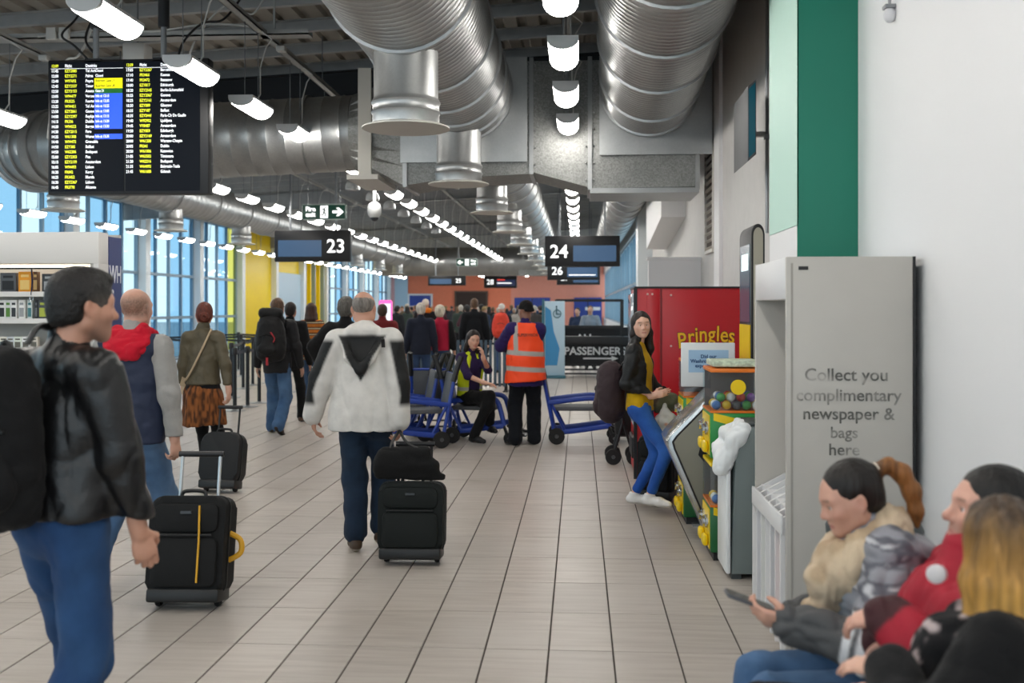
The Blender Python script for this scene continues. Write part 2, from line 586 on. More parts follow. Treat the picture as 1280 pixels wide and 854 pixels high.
# far wall
fw = MB().box(-11.6, -4.6, 70, 70.3, 0, 5.8)
struct(fw.build('wall_far_orange', ORANGE_WALL, smooth=False))
struct(MB().box(-4.6, 1.9, 69.95, 70.3, 0, 5.8).build('wall_far_salmon', SALMON_WALL, smooth=False))
struct(MB().box(-13.2, -12.5, 69.9, 70.3, 0, 5.8).build('wall_far_pink', PINK_WALL, smooth=False))
struct(MB().box(-12.5, -11.6, 69.9, 70.3, 0, 5.8).build('wall_far_blue', PALEBLUE, smooth=False))
d1 = MB().box(-8.3, -6.25, 69.9, 70.0, 0, 2.7)
struct(d1.build('door_1', DARK_BROWN, smooth=False))
dfm = MB().box(-8.4, -8.3, 69.86, 70, 0, 2.8).box(-6.25, -6.15, 69.86, 70, 0, 2.8).box(-8.3, -6.25, 69.86, 70, 2.7, 2.8)
struct(dfm.build('trim_4', mat('door_frame_dark', '#5a4a40', 0.6), smooth=False))
# ================================================================ DUCTS
def galv(name, base, spangle=0.0, rough=0.34):
    m = bpy.data.materials.new(name)
    m.use_nodes = True
    nt = m.node_tree
    N, L = nt.nodes, nt.links
    b = N['Principled BSDF']
    b.inputs['Metallic'].default_value = 0.85
    tc = N.new('ShaderNodeTexCoord')
    v = N.new('ShaderNodeTexVoronoi')
    v.inputs['Scale'].default_value = 75
    L.new(tc.outputs['Object'], v.inputs['Vector'])
    n = N.new('ShaderNodeTexNoise')
    n.inputs['Scale'].default_value = 2.2
    n.inputs['Detail'].default_value = 6
    L.new(tc.outputs['Object'], n.inputs['Vector'])
    sep = N.new('ShaderNodeSeparateColor')
    L.new(v.outputs['Color'], sep.inputs['Color'])
    mr = N.new('ShaderNodeMapRange')
    mr.inputs['To Min'].default_value = 1 - spangle
    mr.inputs['To Max'].default_value = 1 + spangle
    L.new(sep.outputs['Red'], mr.inputs['Value'])
    mr2 = N.new('ShaderNodeMapRange')
    mr2.inputs['From Min'].default_value = 0.3
    mr2.inputs['From Max'].default_value = 0.7
    mr2.inputs['To Min'].default_value = 0.86
    mr2.inputs['To Max'].default_value = 1.1
    L.new(n.outputs['Fac'], mr2.inputs['Value'])
    mu = N.new('ShaderNodeMath'); mu.operation = 'MULTIPLY'
    L.new(mr.outputs['Result'], mu.inputs[0]); L.new(mr2.outputs['Result'], mu.inputs[1])
    sc = N.new('ShaderNodeVectorMath'); sc.operation = 'SCALE'
    sc.inputs[0].default_value = hexc(base)
    L.new(mu.outputs[0], sc.inputs['Scale'])
    L.new(sc.outputs['Vector'], b.inputs['Base Color'])
    mr3 = N.new('ShaderNodeMapRange')
    mr3.inputs['To Min'].default_value = rough - 0.08
    mr3.inputs['To Max'].default_value = rough + 0.14
    L.new(n.outputs['Fac'], mr3.inputs['Value'])
    L.new(mr3.outputs['Result'], b.inputs['Roughness'])
    MATS[name] = m
    return m
DUCT = galv('galvanised_duct', '#a3a5a5', 0.05, 0.36)
PLENUM = galv('spangled_sheet_steel', '#8c8d8b', 0.22, 0.50)
PLAIN = galv('plain_sheet_steel', '#b4b6b6', 0.03, 0.36)
RING = galv('duct_ring_steel', '#a2a3a3', 0.03, 0.32)

def sweep(mb, path, r, n=40, rib=0.0, ribpitch=0.12):
    """round duct along a path of points, with seam ribs"""
    P = [Vector(p) for p in path]
    seg = []
    for a, b in zip(P, P[1:]):
        d = (b - a).length
        k = max(1, int(round(d / ribpitch))) if rib else 1
        seg += [(a.lerp(b, (i + f) / k), rr) for i in range(k) for f, rr in (((0.0, r), (0.42, r), (0.5, r + rib), (0.58, r)) if rib else ((0.0, r),))]
    seg.append((P[-1], r))
    pts = [s_[0] for s_ in seg]
    rs = [s_[1] for s_ in seg]
    # drop duplicates
    q, qr = [pts[0]], [rs[0]]
    for p, rr in zip(pts[1:], rs[1:]):
        if (p - q[-1]).length > 1e-4:
            q.append(p); qr.append(rr)
    mb.tube(q, qr, n)

def ring_mb(c, d, r, w=0.05, h=0.025, n=40):
    d = Vector(d).normalized()
    M = Matrix.Translation(c) @ d.to_track_quat('Z', 'Y').to_matrix().to_4x4()
    mb = MB()
    mb.lathe([(r, -w / 2), (r + h, -w / 2 + 0.004), (r + h, w / 2 - 0.004), (r, w / 2)], n, M, cap=False)
    return mb

def spigot(parent, x, y, ztop, zbot, r=0.27, n=32):
    """straight outlet with swaged rings and a wide flange at the bottom"""
    L = ztop - zbot
    mb = MB()
    pr = [(r, 0.02), (r, 0.10), (r + 0.012, 0.12), (r, 0.14), (r, 0.18), (r + 0.012, 0.20), (r, 0.22), (r - 0.01, 0.24), (r - 0.01, L)]
    mb.lathe(pr, n, TR(x, y, zbot))
    o = mb.build('outlet', PLAIN, parent)
    fl = MB().lathe([(r, 0.022), (r + 0.05, 0.018), (r + 0.085, 0.004), (r + 0.085, -0.006), (r + 0.04, -0.012), (0.01, -0.002)], n, TR(x, y, zbot))
    fl.build('outlet_flange', mat('pale_flange', '#c9c7bf', 0.45, 0.4), o)
    return o

def duct(name, label, path, r, rings, rib=0.006, ribpitch=0.13, n=40, outlets=(), zout=3.1, rout=0.2, group=None):
    o = empty('air_duct', path[0], 0, label, 'duct', group)
    org = Vector(path[0])
    L = [Vector(p) - org for p in path]
    mb = MB()
    sweep(mb, L, r, n, rib, ribpitch)
    mb.build('duct_barrel', DUCT, o)
    for c, d in rings:
        ring_mb(Vector(c) - org, d, r, n=n).build('joint_ring', RING, o)
    for (x, y, zt) in outlets:
        spigot(o, x - org.x, y - org.y, zt - org.z, zout - org.z, rout)
    return o

AX_Y = (0, 1, 0)
# near pair that runs down the hall into the plenum
dl = duct('near', 'big round steel duct with two hanging outlets, running overhead to the plenum', [(-1.40, 3.0, 4.26), (-1.40, 12.44, 4.26)], 0.59,
          [((-1.40, y, 4.26), AX_Y) for y in (6.6, 8.05, 9.6, 10.6, 11.4, 12.0, 12.36)], outlets=(), ribpitch=0.10)
spigot(dl, 0, 8.35 - 3.0, 3.74 - 4.26, 3.115 - 4.26, 0.27)
spigot(dl, 0, 12.05 - 3.0, 3.74 - 4.26, 3.10 - 4.26, 0.27)
MB().box(-0.75, 0.78, 9.41, 9.43, -0.85, 0.4).build('collar_plate', PLAIN, dl, smooth=False)
dr = duct('near', 'big round steel duct without outlets, overhead beside the green wall', [(0.53, 3.0, 4.26), (0.83, 12.44, 4.26)], 0.56,
          [((0.43 + 0.032 * y, y, 4.26), (0.032, 1, 0)) for y in (5.8, 7.1, 8.5, 9.9, 11.4, 12.3)], ribpitch=0.10)
MB().box(-0.29, 1.04, 9.41, 9.43, -0.78, 0.4).build('collar_plate', PLAIN, dr, smooth=False)

# plenum box across the hall
pl = empty('duct_plenum', (0, 12.46, 0), 0, 'long spangled galvanised plenum box hung across the hall, taking both big round ducts', 'duct')
def pl_panel(x0, x1, zb0, zb1, zt, y0=0.0, y1=0.95):
    mb = MB()
    mb.prism([(x0, zb0), (x1, zb1), (x1, zt), (x0, zt)], y0, y1, Matrix(((1, 0, 0, 0), (0, 0, 1, 0), (0, 1, 0, 0), (0, 0, 0, 1))))
    return mb
for (x0, x1, a, b, t) in ((-2.10, -1.58, 3.14, 3.22, 4.55), (-1.575, -0.575, 3.22, 3.27, 4.62), (-0.57, 0.125, 3.29, 3.10, 4.62), (0.13, 1.40, 3.09, 3.10, 4.62)):
    pl_panel(x0, x1, a, b, t).build('plenum_panel', PLENUM, pl, smooth=False)
for x, zb in ((-2.10, 3.12), (-1.577, 3.2), (-0.572, 3.26), (0.128, 3.07), (1.40, 3.07)):
    f = MB().box(x - 0.025, x + 0.025, -0.03, 0.98, zb, 4.66)
    f.build('flange_bar', RING, pl, smooth=False)
bt = MB()
for x, zb in ((-1.577, 3.2), (-0.572, 3.26), (0.128, 3.07)):
    for k in range(7):
        for sx in (-0.045, 0.045):
            bt.sphere((x + sx, -0.02, zb + 0.12 + 0.2 * k), 0.013, 6, 4)
bo = bt.build('bolt_heads', RING, pl)
bo['kind'] = 'stuff'
MB().box(0.13, 1.42, -0.02, 0.99, 3.03, 3.09).build('support_channel', RING, pl, smooth=False)
# rectangular-to-round transition and the cross duct that turns into the left run
tr = MB()
nn = 32
rect, circ = [], []
for j in range(nn):
    a = 2 * PI * j / nn
    cx_, cz_ = math.cos(a), math.sin(a)
    mxx = max(abs(cx_), abs(cz_))
    rect.append((-2.12, 12.46 + 0.475 + 0.475 * cx_ / mxx, 3.84 + 0.70 * cz_ / mxx))
    circ.append((-2.80, 12.93 + 0.48 * cx_, 3.86 + 0.48 * cz_))
tr.poly(rect + circ, [(j, (j + 1) % nn, nn + (j + 1) % nn, nn + j) for j in range(nn)], TR(0, -12.46, 0))
tr.build('transition_piece', PLENUM, pl, smooth=False)
ex = [(-2.80, 12.93, 3.86), (-6.2, 12.93, 3.72)]
for i in range(1, 8):
    a = -PI / 2 - i / 8 * PI / 2
    ex.append((-6.2 - 1.4 * math.sin(i / 8 * PI / 2), 12.93 + 1.4 * (1 - math.cos(i / 8 * PI / 2)), 3.72 + 0.05 * i / 8))
ex.append((-7.6, 14.33, 3.77))
rr = [((-3.4, 12.93, 3.84), (1, 0, 0)), ((-5.0, 12.93, 3.77), (1, 0, 0))] + [(ex[i], Vector(ex[i + 1]) - Vector(ex[i - 1])) for i in range(2, 9)]
duct('cross', 'round steel duct crossing overhead behind the departure board, curving away at its far end', ex, 0.47, rr, ribpitch=0.22, rib=0.008)
hs = MB().box(-2.66, -2.50, 12.38, 12.42, 3.25, 4.55)
hs.box(-2.78, -2.40, 12.30, 13.5, 3.20, 3.26)
tag(hs.build('duct_hanger_strap', mat('pale_strap', '#c8c5bd', 0.5), smooth=False), 'flat pale metal strap and bracket carrying the cross duct beside the plenum', 'bracket')

oy = [14.9 + 4.05 * k for k in range(8)]
duct('left', 'long round steel duct with a row of hanging outlets above the glazed left side', [(-7.6, 14.35, 3.80), (-7.6, 44.4, 3.80)], 0.37,
     [((-7.6, y, 3.8), AX_Y) for y in [14.6 + 2.02 * k for k in range(15)]], outlets=[(-7.6, y, 3.6) for y in oy], zout=3.10, rout=0.22, n=28, ribpitch=0.25)
duct('centre', 'long round steel duct with close-set outlets running away behind the plenum', [(-1.20, 13.42, 3.92), (-1.20, 44.4, 3.92)], 0.43,
     [((-1.20, y, 3.92), AX_Y) for y in [13.9 + 1.35 * k for k in range(22)]], outlets=[(-1.32, y, 3.7) for y in [15.7 + 4.0 * k for k in range(8)]], zout=3.10, rout=0.24, n=28, ribpitch=0.25)
duct('right', 'bright round steel duct running away behind the plenum along the right side', [(0.95, 13.42, 3.95), (0.95, 44.0, 3.95)], 0.40,
     [((0.95, y, 3.95), AX_Y) for y in [14.6 + 1.2 * k for k in range(24)]], n=28, ribpitch=0.25)
fd = duct('far', 'very wide dull steel duct crossing the far end above the crowd', [(-8.6, 45.2, 3.68), (-1.0, 45.2, 3.68)], 0.62,
     [((x, 45.2, 3.68), (1, 0, 0)) for x in (-7.2, -5.6, -3.2)], n=32, ribpitch=0.5)
MB().box(6.0, 8.9, -0.5, 0.4, -0.62, 0.7).build('end_box', PLENUM, fd, smooth=False)

for hx_ in (-7.6, -2.4):
    MB().box(hx_ + 8.6 - 0.03, hx_ + 8.6 + 0.03, -0.64, -0.62, -0.05, roof_z(hx_) + 0.03 - 3.68).build('hanger_strap', RING, fd, smooth=False)
# ================================================================ LIGHTS
CAPGREY = mat('luminaire_grey', '#d3d6d8', 0.5)
DIFF = mat('opal_diffuser', '#ffffff', 0.4, emit='#fffaf3', estr=LAMP_STRENGTH)
WIRE = mat('steel_wire', '#84878a', 0.4, 0.6)
CABLE = mat('white_flex', '#c9c9c6', 0.6)
def lens_outline(w, d, n=10):
    return [(w / 2 * math.cos(PI + PI * i / n), d * math.sin(PI + PI * i / n)) for i in range(n + 1)]
XZ = Matrix(((1, 0, 0, 0), (0, 0, 1, 0), (0, 1, 0, 0), (0, 0, 0, 1)))     # local XY outline -> XZ, extrude along Y
def make_luminaire(label, group):
    L = 0.72
    t = empty('batten_light', (0, 0, 0), 0, label, 'ceiling light', group)
    b = MB()
    b.prism([(0.125, 0.0), (0.125, 0.025), (-0.125, 0.025), (-0.125, 0.0)], -L / 2, L / 2, XZ)
    b.prism(lens_outline(0.252, 0.085)[::-1], -L / 2 - 0.004, -L / 2 + 0.035, XZ)
    b.prism(lens_outline(0.252, 0.085)[::-1], L / 2 - 0.02, L / 2, XZ)
    b.build('tray', CAPGREY, t)
    d = MB()
    d.prism(lens_outline(0.244, 0.10)[::-1], -L / 2 + 0.035, L / 2 - 0.02, XZ)
    d.build('diffuser', DIFF, t)
    for s in (-0.22, 0.22):
        MB().tube([(0, s, 0.02), (0, s, 0.80)], 0.005, 5).build('hanger', WIRE, t)
    pts = [(0.02, 0.05, 0.02), (0.06, 0.10, 0.12), (0.05, 0.13, 0.40), (0.10, 0.16, 0.62), (0.16, 0.18, 0.72), (0.06, 0.16, 0.80)]
    MB().tube(pts, 0.008, 5).build('flex_cable', CABLE, t)
    return t
LIGHT_ROWS = [(-0.13, 3.80, 8.62 - 8 * 1.66, 43, 'centre row'), (-3.40, 3.78, 7.3 - 7 * 1.66, 44, 'main aisle row'), (-6.15, 3.72, 9.0 - 5 * 1.66, 41, 'second row'), (-11.1, 3.62, 15.5 - 4 * 1.66, 35, 'window row')]
LROW_LABEL = {'centre row': 'hanging batten light with curved glowing diffuser in the row beside the big right duct',
              'main aisle row': 'hanging batten light with curved glowing diffuser in the long row passing the departure board',
              'second row': 'hanging batten light with curved glowing diffuser in the row under the left cross duct',
              'window row': 'hanging batten light with curved glowing diffuser in the row along the glazed left side'}
ORD = ['first', 'second', 'third', 'fourth', 'fifth', 'sixth', 'seventh', 'eighth', 'ninth', 'tenth', 'eleventh', 'twelfth']
LSEEN = {'centre row': 6.5, 'main aisle row': 7.0, 'second row': 9.5, 'window row': 20.0}
LSHORT = {'centre row': 'the row beside the big outlet-free duct', 'main aisle row': 'the row passing the departure board', 'second row': 'the row under the cross duct', 'window row': 'the row along the glazed side'}
for (x, z, y0, cnt, nm) in LIGHT_ROWS:
    src, seen_n = None, 0
    for k in range(cnt):
        y = y0 + 1.66 * k
        if (x == -0.13 and 12.2 < y < 14.6) or (x < -3 and 12.3 < y < 13.6 and x > -7) or (x > -8 and 44.2 < y < 46.2):
            continue
        if src is None:
            src = make_luminaire(LROW_LABEL[nm], 'batten lights, ' + nm)
            o = src
        else:
            o = copy_tree(src)
        o.location = (x, y, z)
        if y < LSEEN[nm]:
            o['label'] = 'batten light behind the viewpoint, continuing ' + LSHORT[nm]
            o['group'] = 'batten lights out of view, ' + nm
        elif seen_n < 12:
            o['label'] = ORD[seen_n] + ' batten light from the near end of ' + LSHORT[nm]
            seen_n += 1
        else:
            o['label'] = 'small distant batten light far down ' + LSHORT[nm]
            o['group'] = 'distant batten lights, ' + nm
# cable rails over the rows
RAIL = mat('cable_rail_steel', '#a9aaa8', 0.5, 0.4)
for (x, z, lab) in ((-0.13, 4.60, 'thin steel lighting rail above the centre row of batten lights'),
                    (-3.40, 4.60, 'long pale lighting rail above the row passing the departure board'),
                    (-6.15, 4.54, 'long pale lighting rail above the row under the cross duct'),
                    (-11.1, 4.44, 'long pale lighting rail above the row by the glazed side')):
    segs = [(-4.9, 69.0)] if x != -0.13 else [(-4.9, 12.4), (13.5, 69.0)]
    r_ = MB()
    for a, b in segs:
        r_.box(-0.045, 0.045, a, b, 0, 0.012); r_.box(-0.045, -0.035, a, b, 0, 0.05); r_.box(0.035, 0.045, a, b, 0, 0.05)
    ro = r_.build('lighting_rail', RAIL, smooth=False, loc=(x, 0, z))
    tag(ro, lab, 'rail', 'lighting rails')
    hr = MB()
    for k in range(17):
        y = 4.9 + 4.35 * (k - 2)
        if x == -0.13 and 12 < y < 14: continue
        hr.tube([(0, y, 0.01), (0, y, roof_z(x) - 0.1 - z)], 0.007, 5)
    h_ = hr.build('drop_rods', WIRE, ro); h_['kind'] = 'stuff'
    jb = None
    for k in range(14):
        y = 8.2 + 3.3 * k
        if x == -0.13 and 12 < y < 14: continue
        if jb is None:
            jb = MB().box(-0.05, 0.05, -0.05, 0.05, -0.06, 0, bev=0.01).build('junction_box', CABLE, ro)
            o = jb
        else:
            o = jb.copy(); COL.objects.link(o)
        o.location = (0.06, y, 0)
# grey dome speakers that hang between the rows
def dome_speaker():
    t = empty('pendant_speaker', (0, 0, 0), 0, 'small grey pendant dome hanging beside the main row of batten lights', 'speaker', 'pendant domes')
    MB().lathe([(0.12, 0), (0.125, 0.03), (0.115, 0.09), (0.08, 0.14), (0.03, 0.165)], 16).build('dome', mat('dome_grey', '#b4b8ba', 0.5), t)
    MB().tube([(0, 0, 0.16), (0, 0, 1.80)], 0.006, 5).build('hanger', WIRE, t)
    return t
ds = dome_speaker()
for k in range(7):
    o = ds if k == 0 else copy_tree(ds)
    o.location = (-3.72, 16.9 + 1.66 * k, 3.60)
# cable clutter above the departure board, which hangs at Y = 9.8
for k, (pts, c, lab) in enumerate((
        ([(-4.58, 9.96, 3.93), (-4.77, 9.99, 4.16), (-4.97, 10.2, 4.36), (-5.16, 10.7, 4.68), (-5.2, 11.2, 5.2)], 'b', 'black cable looping up from the back of the departure board'),
        ([(-4.67, 9.96, 3.93), (-4.97, 10.0, 4.24), (-5.22, 10.2, 4.42), (-5.31, 10.7, 4.74), (-5.4, 11.2, 5.2)], 'b', 'second black cable rising behind the first above the departure board'),
        ([(-3.93, 9.96, 3.93), (-3.90, 9.98, 4.23), (-3.74, 10.1, 4.48), (-3.55, 10.2, 4.55), (-3.48, 10.6, 4.94), (-3.7, 11.2, 5.3)], 'b', 'black cable arching over the right pole of the departure board'),
        ([(-5.42, 10.3, 3.39), (-5.35, 10.3, 3.97), (-5.22, 10.3, 4.19), (-5.09, 10.3, 4.24), (-5.05, 10.5, 4.6), (-5.0, 10.6, 5.26)], 'w', 'white cable hanging in a loop left of the departure board'),
        ([(-4.45, 11.6, 4.5), (-4.35, 11.6, 4.75), (-4.15, 11.6, 5.0), (-3.95, 11.6, 5.12), (-3.7, 11.6, 5.0), (-3.5, 11.6, 5.32)], 'w', 'white flex curling under the roof behind the departure board'),
        ([(-5.9, 11.0, 4.62), (-5.2, 11.05, 4.70), (-4.6, 11.0, 4.66), (-4.0, 11.05, 4.74), (-3.4, 11.0, 4.68)], 'w', 'pale cable running level across the roof above the departure board'))):
    Pq = [Vector(p) for p in pts]
    Q = []
    for i in range(len(Pq) - 1):
        p0, p1, p2, p3 = Pq[max(i - 1, 0)], Pq[i], Pq[i + 1], Pq[min(i + 2, len(Pq) - 1)]
        for s_ in range(6):
            t = s_ / 6
            Q.append(0.5 * ((2 * p1) + (-p0 + p2) * t + (2 * p0 - 5 * p1 + 4 * p2 - p3) * t * t + (-p0 + 3 * p1 - 3 * p2 + p3) * t ** 3))
    Q.append(Pq[-1])
    tag(MB().tube(Q, 0.012, 6).build('cable', CABLE if c == 'w' else mat('black_cable', '#15161a', 0.6)), lab, 'cable')
# transverse cable tray and two grey boxes above the board
tray = MB()
tray.box(-9.5, -2.9, 11.0, 11.18, 4.60, 4.615); tray.box(-9.5, -2.9, 11.0, 11.012, 4.60, 4.66); tray.box(-9.5, -2.9, 11.168, 11.18, 4.60, 4.66)
for x_ in (-8.8, -6.9, -5.0, -3.3):
    tray.box(x_ - 0.01, x_ + 0.01, 11.08, 11.10, 4.61, roof_z(x_) - 0.005)
tag(tray.build('cable_tray', RAIL, smooth=False), 'pale steel cable tray crossing under the roof above the departure board', 'cable tray')
for k, (px_, py_, lab) in enumerate(((66, 27, 'grey junction box on the roof cabling, nearer the end of the hall side glass'), (82, 27, 'grey junction box on the roof cabling, over the left pole of the departure board'))):
    q = pt(px_, py_, 11.0)
    jo = MB().box(-0.055, 0.055, -0.05, 0.0, -0.06, 0.07, bev=0.008).build('junction_box', CABLE, loc=(q.x, 11.0, min(q.z, 4.64)))
    tag(jo, lab, 'box')
sp_ = pt(172, 67, 11.6)
so_ = MB().box(-0.13, 0.13, -0.12, 0.12, -0.10, 0.10, bev=0.02).build('wall_speaker', CABLE, loc=(sp_.x, 11.6, sp_.z))
MB().tube([(0, 0, 0.10), (0, 0, roof_z(sp_.x) + 0.02 - sp_.z)], 0.012, 6).build('drop_rod', WIRE, so_)
tag(so_, 'white loudspeaker box hung under the roof between the two board poles', 'speaker')

# ================================================================ SIGNS
BLACK = mat('black_plastic', '#121317', 0.45)
SCREEN_OFF = mat('slate_screen', '#3d5878', 0.25, emit='#3d5878', estr=0.28)
WHITE_LIT = mat('white_sign_ink', '#ffffff', 0.5, emit='#ffffff', estr=0.75)
POLE = mat('sign_pole', '#8c9094', 0.4, 0.5)

def gate_sign(num, left_px, right_px, top, bot, Y, lab, numside, poles=True, screen=SCREEN_OFF, doubled=False):
    a, b = pt(left_px, top, Y), pt(right_px, bot, Y)
    w, h = b.x - a.x, a.z - b.z
    t = empty('gate_sign', ((a.x + b.x) / 2, Y, b.z), 0, lab, 'sign', 'hanging gate signs')
    MB().box(-w / 2, w / 2, 0, 0.14, 0, h, bev=0.012).build('case', BLACK, t)
    fx = 0.60
    sw, sh = w * 0.57, h * 0.52
    sx = -w * 0.5 + w * 0.05 + sw / 2 if numside == 'r' else w * 0.5 - w * 0.05 - sw / 2
    MB().box(sx - sw / 2, sx + sw / 2, -0.006, 0.0, h * 0.16, h * 0.16 + sh).build('screen', screen, t, smooth=False)
    nx = (sx + sw / 2 + w / 2) / 2 if numside == 'r' else (sx - sw / 2 - w / 2) / 2
    text(num, h * 0.60, WHITE_LIT, (nx, -0.008, h * 0.47), FACE_CAM, t, 'number', bold=0.004 * h / 0.6)
    if poles:
        for s in (-0.3, 0.3):
            MB().box(s * w - 0.02, s * w + 0.02, 0.05, 0.09, h, roof_z((a.x + b.x) / 2) + 0.03 - b.z).build('pole', POLE, t, smooth=False)
    return t, w, h, sx, sw, sh
gate_sign('23', 343, 438, 288, 327, 20.7, 'hanging black gate sign 23 with a blank slate screen, near the fire exit sign', 'r')
gate_sign('24', 681, 775, 295, 333, 21.2, 'hanging black gate sign 24, larger and in front of sign 26', 'l')
g26 = gate_sign('26', 684, 750, 327, 350, 29.6, 'black gate sign 26 with a white status line, partly hidden by sign 24', 'l')
MB().box(g26[3] - g26[4] * 0.44, g26[3] + g26[4] * 0.44, -0.009, -0.006, g26[2] * 0.25, g26[2] * 0.29).build('status_line', WHITE_LIT, g26[0], smooth=False)
gate_sign('27', 696, 750, 338, 356, 40.0, 'dark unlit gate sign almost hidden below sign 26', 'l')
g28 = gate_sign('28', 605, 646, 345, 360, 47.0, 'black gate sign reading 28 with small lit lines, over the far crowd', 'l', screen=mat('navy_screen', '#18264d', 0.3, emit='#18264d', estr=0.3))
text('Passengers\nboarding', 0.14, WHITE_LIT, (g28[3], -0.008, g28[2] * 0.40), FACE_CAM, g28[0], 'status_text') if False else None
MB().box(g28[3] - g28[4] * 0.46, g28[3] + g28[4] * 0.3, -0.010, -0.006, g28[2] * 0.36, g28[2] * 0.44).build('status_line', WHITE_LIT, g28[0], smooth=False)
MB().box(g28[3] - g28[4] * 0.46, g28[3] - g28[4] * 0.05, -0.010, -0.006, g28[2] * 0.62, g28[2] * 0.72).build('status_line', mat('red_status', '#e2402e', 0.5, emit='#e2402e', estr=0.5), g28[0], smooth=False)
gate_sign('25', 535, 582, 345, 357, 43.0, 'black gate sign reading 25 half hidden against the wide far duct', 'r')

GREEN_SIGN = mat('exit_sign_green', '#0f4a3a', 0.4)
def man_polys(h):
    """running figure through a door, as thin plates: list of outlines in XZ, unit height"""
    return [
        [(0.56, 0.93), (0.64, 0.97), (0.70, 0.92), (0.66, 0.84), (0.58, 0.84)],
        [(0.36, 0.80), (0.58, 0.84), (0.66, 0.78), (0.56, 0.48), (0.40, 0.50), (0.44, 0.72), (0.30, 0.70), (0.22, 0.56), (0.16, 0.60), (0.26, 0.78)],
        [(0.60, 0.74), (0.72, 0.60), (0.88, 0.62), (0.88, 0.55), (0.70, 0.53), (0.56, 0.66)],
        [(0.44, 0.52), (0.56, 0.50), (0.74, 0.36), (0.66, 0.08), (0.58, 0.10), (0.62, 0.32), (0.44, 0.42)],
        [(0.40, 0.52), (0.50, 0.48), (0.40, 0.26), (0.14, 0.18), (0.12, 0.26), (0.32, 0.33)],
    ]
def exit_sign(left, right, top, bot, Y, lab, flip):
    a, b = pt(left, top, Y), pt(right, bot, Y)
    w, h = b.x - a.x, a.z - b.z
    t = empty('exit_sign', ((a.x + b.x) / 2, Y, b.z), 0, lab, 'sign')
    MB().box(-w / 2, w / 2, 0, 0.03, 0, h, bev=0.004).build('panel', GREEN_SIGN, t)
    e = MB()
    for (x0, x1, z0, z1) in ((-w / 2, w / 2, 0, 0.022), (-w / 2, w / 2, h - 0.022, h), (-w / 2, -w / 2 + 0.022, 0, h), (w / 2 - 0.022, w / 2, 0, h)):
        e.box(x0, x1, -0.006, 0.0, z0, z1)
    e.build('border', mat('pale_sign_edge', '#aebab6', 0.5), t, smooth=False)
    s = -1 if flip else 1
    text('Fire\nexit', h * 0.40, WHITE_LIT, (-0.30 * w * s, -0.008, h * 0.5), FACE_CAM, t, 'lettering', lines=0.85, bold=0.004)
    pic = MB()
    pic.box(-0.08 * w, 0.09 * w, -0.006, 0.0, h * 0.12, h * 0.88)
    pic.build('pictogram_door', WHITE_LIT, t, smooth=False)
    mn = MB()
    for poly in man_polys(1):
        q = [((p[0] - 0.5) * 0.17 * w * s + 0.005 * w, p[1] * 0.70 * h + 0.14 * h) for p in poly]
        if not flip: q = q[::-1]
        mn.prism(q, -0.010, -0.006, XZ)
    mn.build('pictogram_figure', GREEN_SIGN, t, smooth=False)
    ar = MB()
    q = [(0.19, 0.42), (0.33, 0.42), (0.27, 0.24), (0.33, 0.24), (0.44, 0.5), (0.33, 0.76), (0.27, 0.76), (0.33, 0.58), (0.19, 0.58)]
    q = [(p[0] * w * s, p[1] * h) for p in q]
    ar.prism(q if flip else q[::-1], -0.008, 0.0, XZ)
    ar.build('arrow', WHITE_LIT, t, smooth=False)
    for s2 in (-0.36, 0.36):
        MB().tube([(s2 * w, 0.015, h), (s2 * w, 0.015, roof_z((a.x + b.x) / 2) + 0.03 - b.z)], 0.006, 5).build('hanger', WIRE, t)
    return t
exit_sign(377, 433, 255, 275, 19.0, 'green fire exit sign with running figure and arrow pointing along the hall', False)
exit_sign(570, 597, 323, 333, 38.0, 'small far green exit sign in front of the wide duct', True)

# domed security camera on a drop pole
c0 = pt(468, 268, 17.5)
cc = empty('security_camera', (c0.x, c0.y, c0.z), 0, 'white domed security camera on a drop pole, beyond the fire exit sign', 'camera')
MB().lathe([(0.07, -0.06), (0.10, -0.02), (0.12, 0.04), (0.12, 0.12), (0.09, 0.18), (0.045, 0.21)], 20).build('housing', mat('camera_white', '#d5d8d8', 0.4), cc)
MB().sphere((0, 0, -0.045), 0.075, 16, 10).build('dome_glass', mat('smoked_dome', '#3a4046', 0.15), cc)
MB().tube([(0, 0, 0.2), (0, 0, 4.75 - c0.z)], 0.03, 10).build('drop_pole', mat('camera_white', ''), cc)

# ---------------------------------------------------------------- departure board
BY = 7.60      # drawn at this depth, then hung at BOARD_Y
BOARD_Y = 9.80
bl, br = pt(61, 78, BY), pt(251, 241, BY)
BW, BH = br.x - bl.x, bl.z - br.z
BK = BOARD_Y / BY
bc_ = pt(156, 241, BOARD_Y)
bd = empty('departure_board', (bc_.x, BOARD_Y, bc_.z), 0, 'large black departure board of two tall screens hung from two poles', 'screen')
MB().box(-BW / 2 - 0.01, BW / 2 + 0.055, 0, 0.11, -0.012, BH + 0.012, bev=0.008).build('case', BLACK, bd)
SCR = mat('board_screen_black', '#05080e', 0.45, spec=0.15, emit='#060b14', estr=0.5)
for s in (-1, 1):
    cx_ = s * BW / 4
    MB().box(cx_ - BW / 4 + 0.008, cx_ + BW / 4 - 0.008, -0.004, 0.0, 0.012, BH - 0.008).build('screen', SCR, bd, smooth=False)
T_W = mat('screen_text_white', '#ffffff', 0.5, emit='#e6ecf4', estr=0.75)
T_Y = mat('screen_text_yellow', '#ffff30', 0.5, emit='#d5e032', estr=0.65)
T_K = mat('screen_text_black', '#101010', 0.5)
BLUE = mat('screen_blue', '#2450d0', 0.4, emit='#2450e0', estr=0.75)
YEL = mat('screen_yellow', '#e6e000', 0.4, emit='#e6e000', estr=0.8)
GRN = mat('screen_green', '#0f5a1e', 0.4, emit='#0f5a1e', estr=0.6)
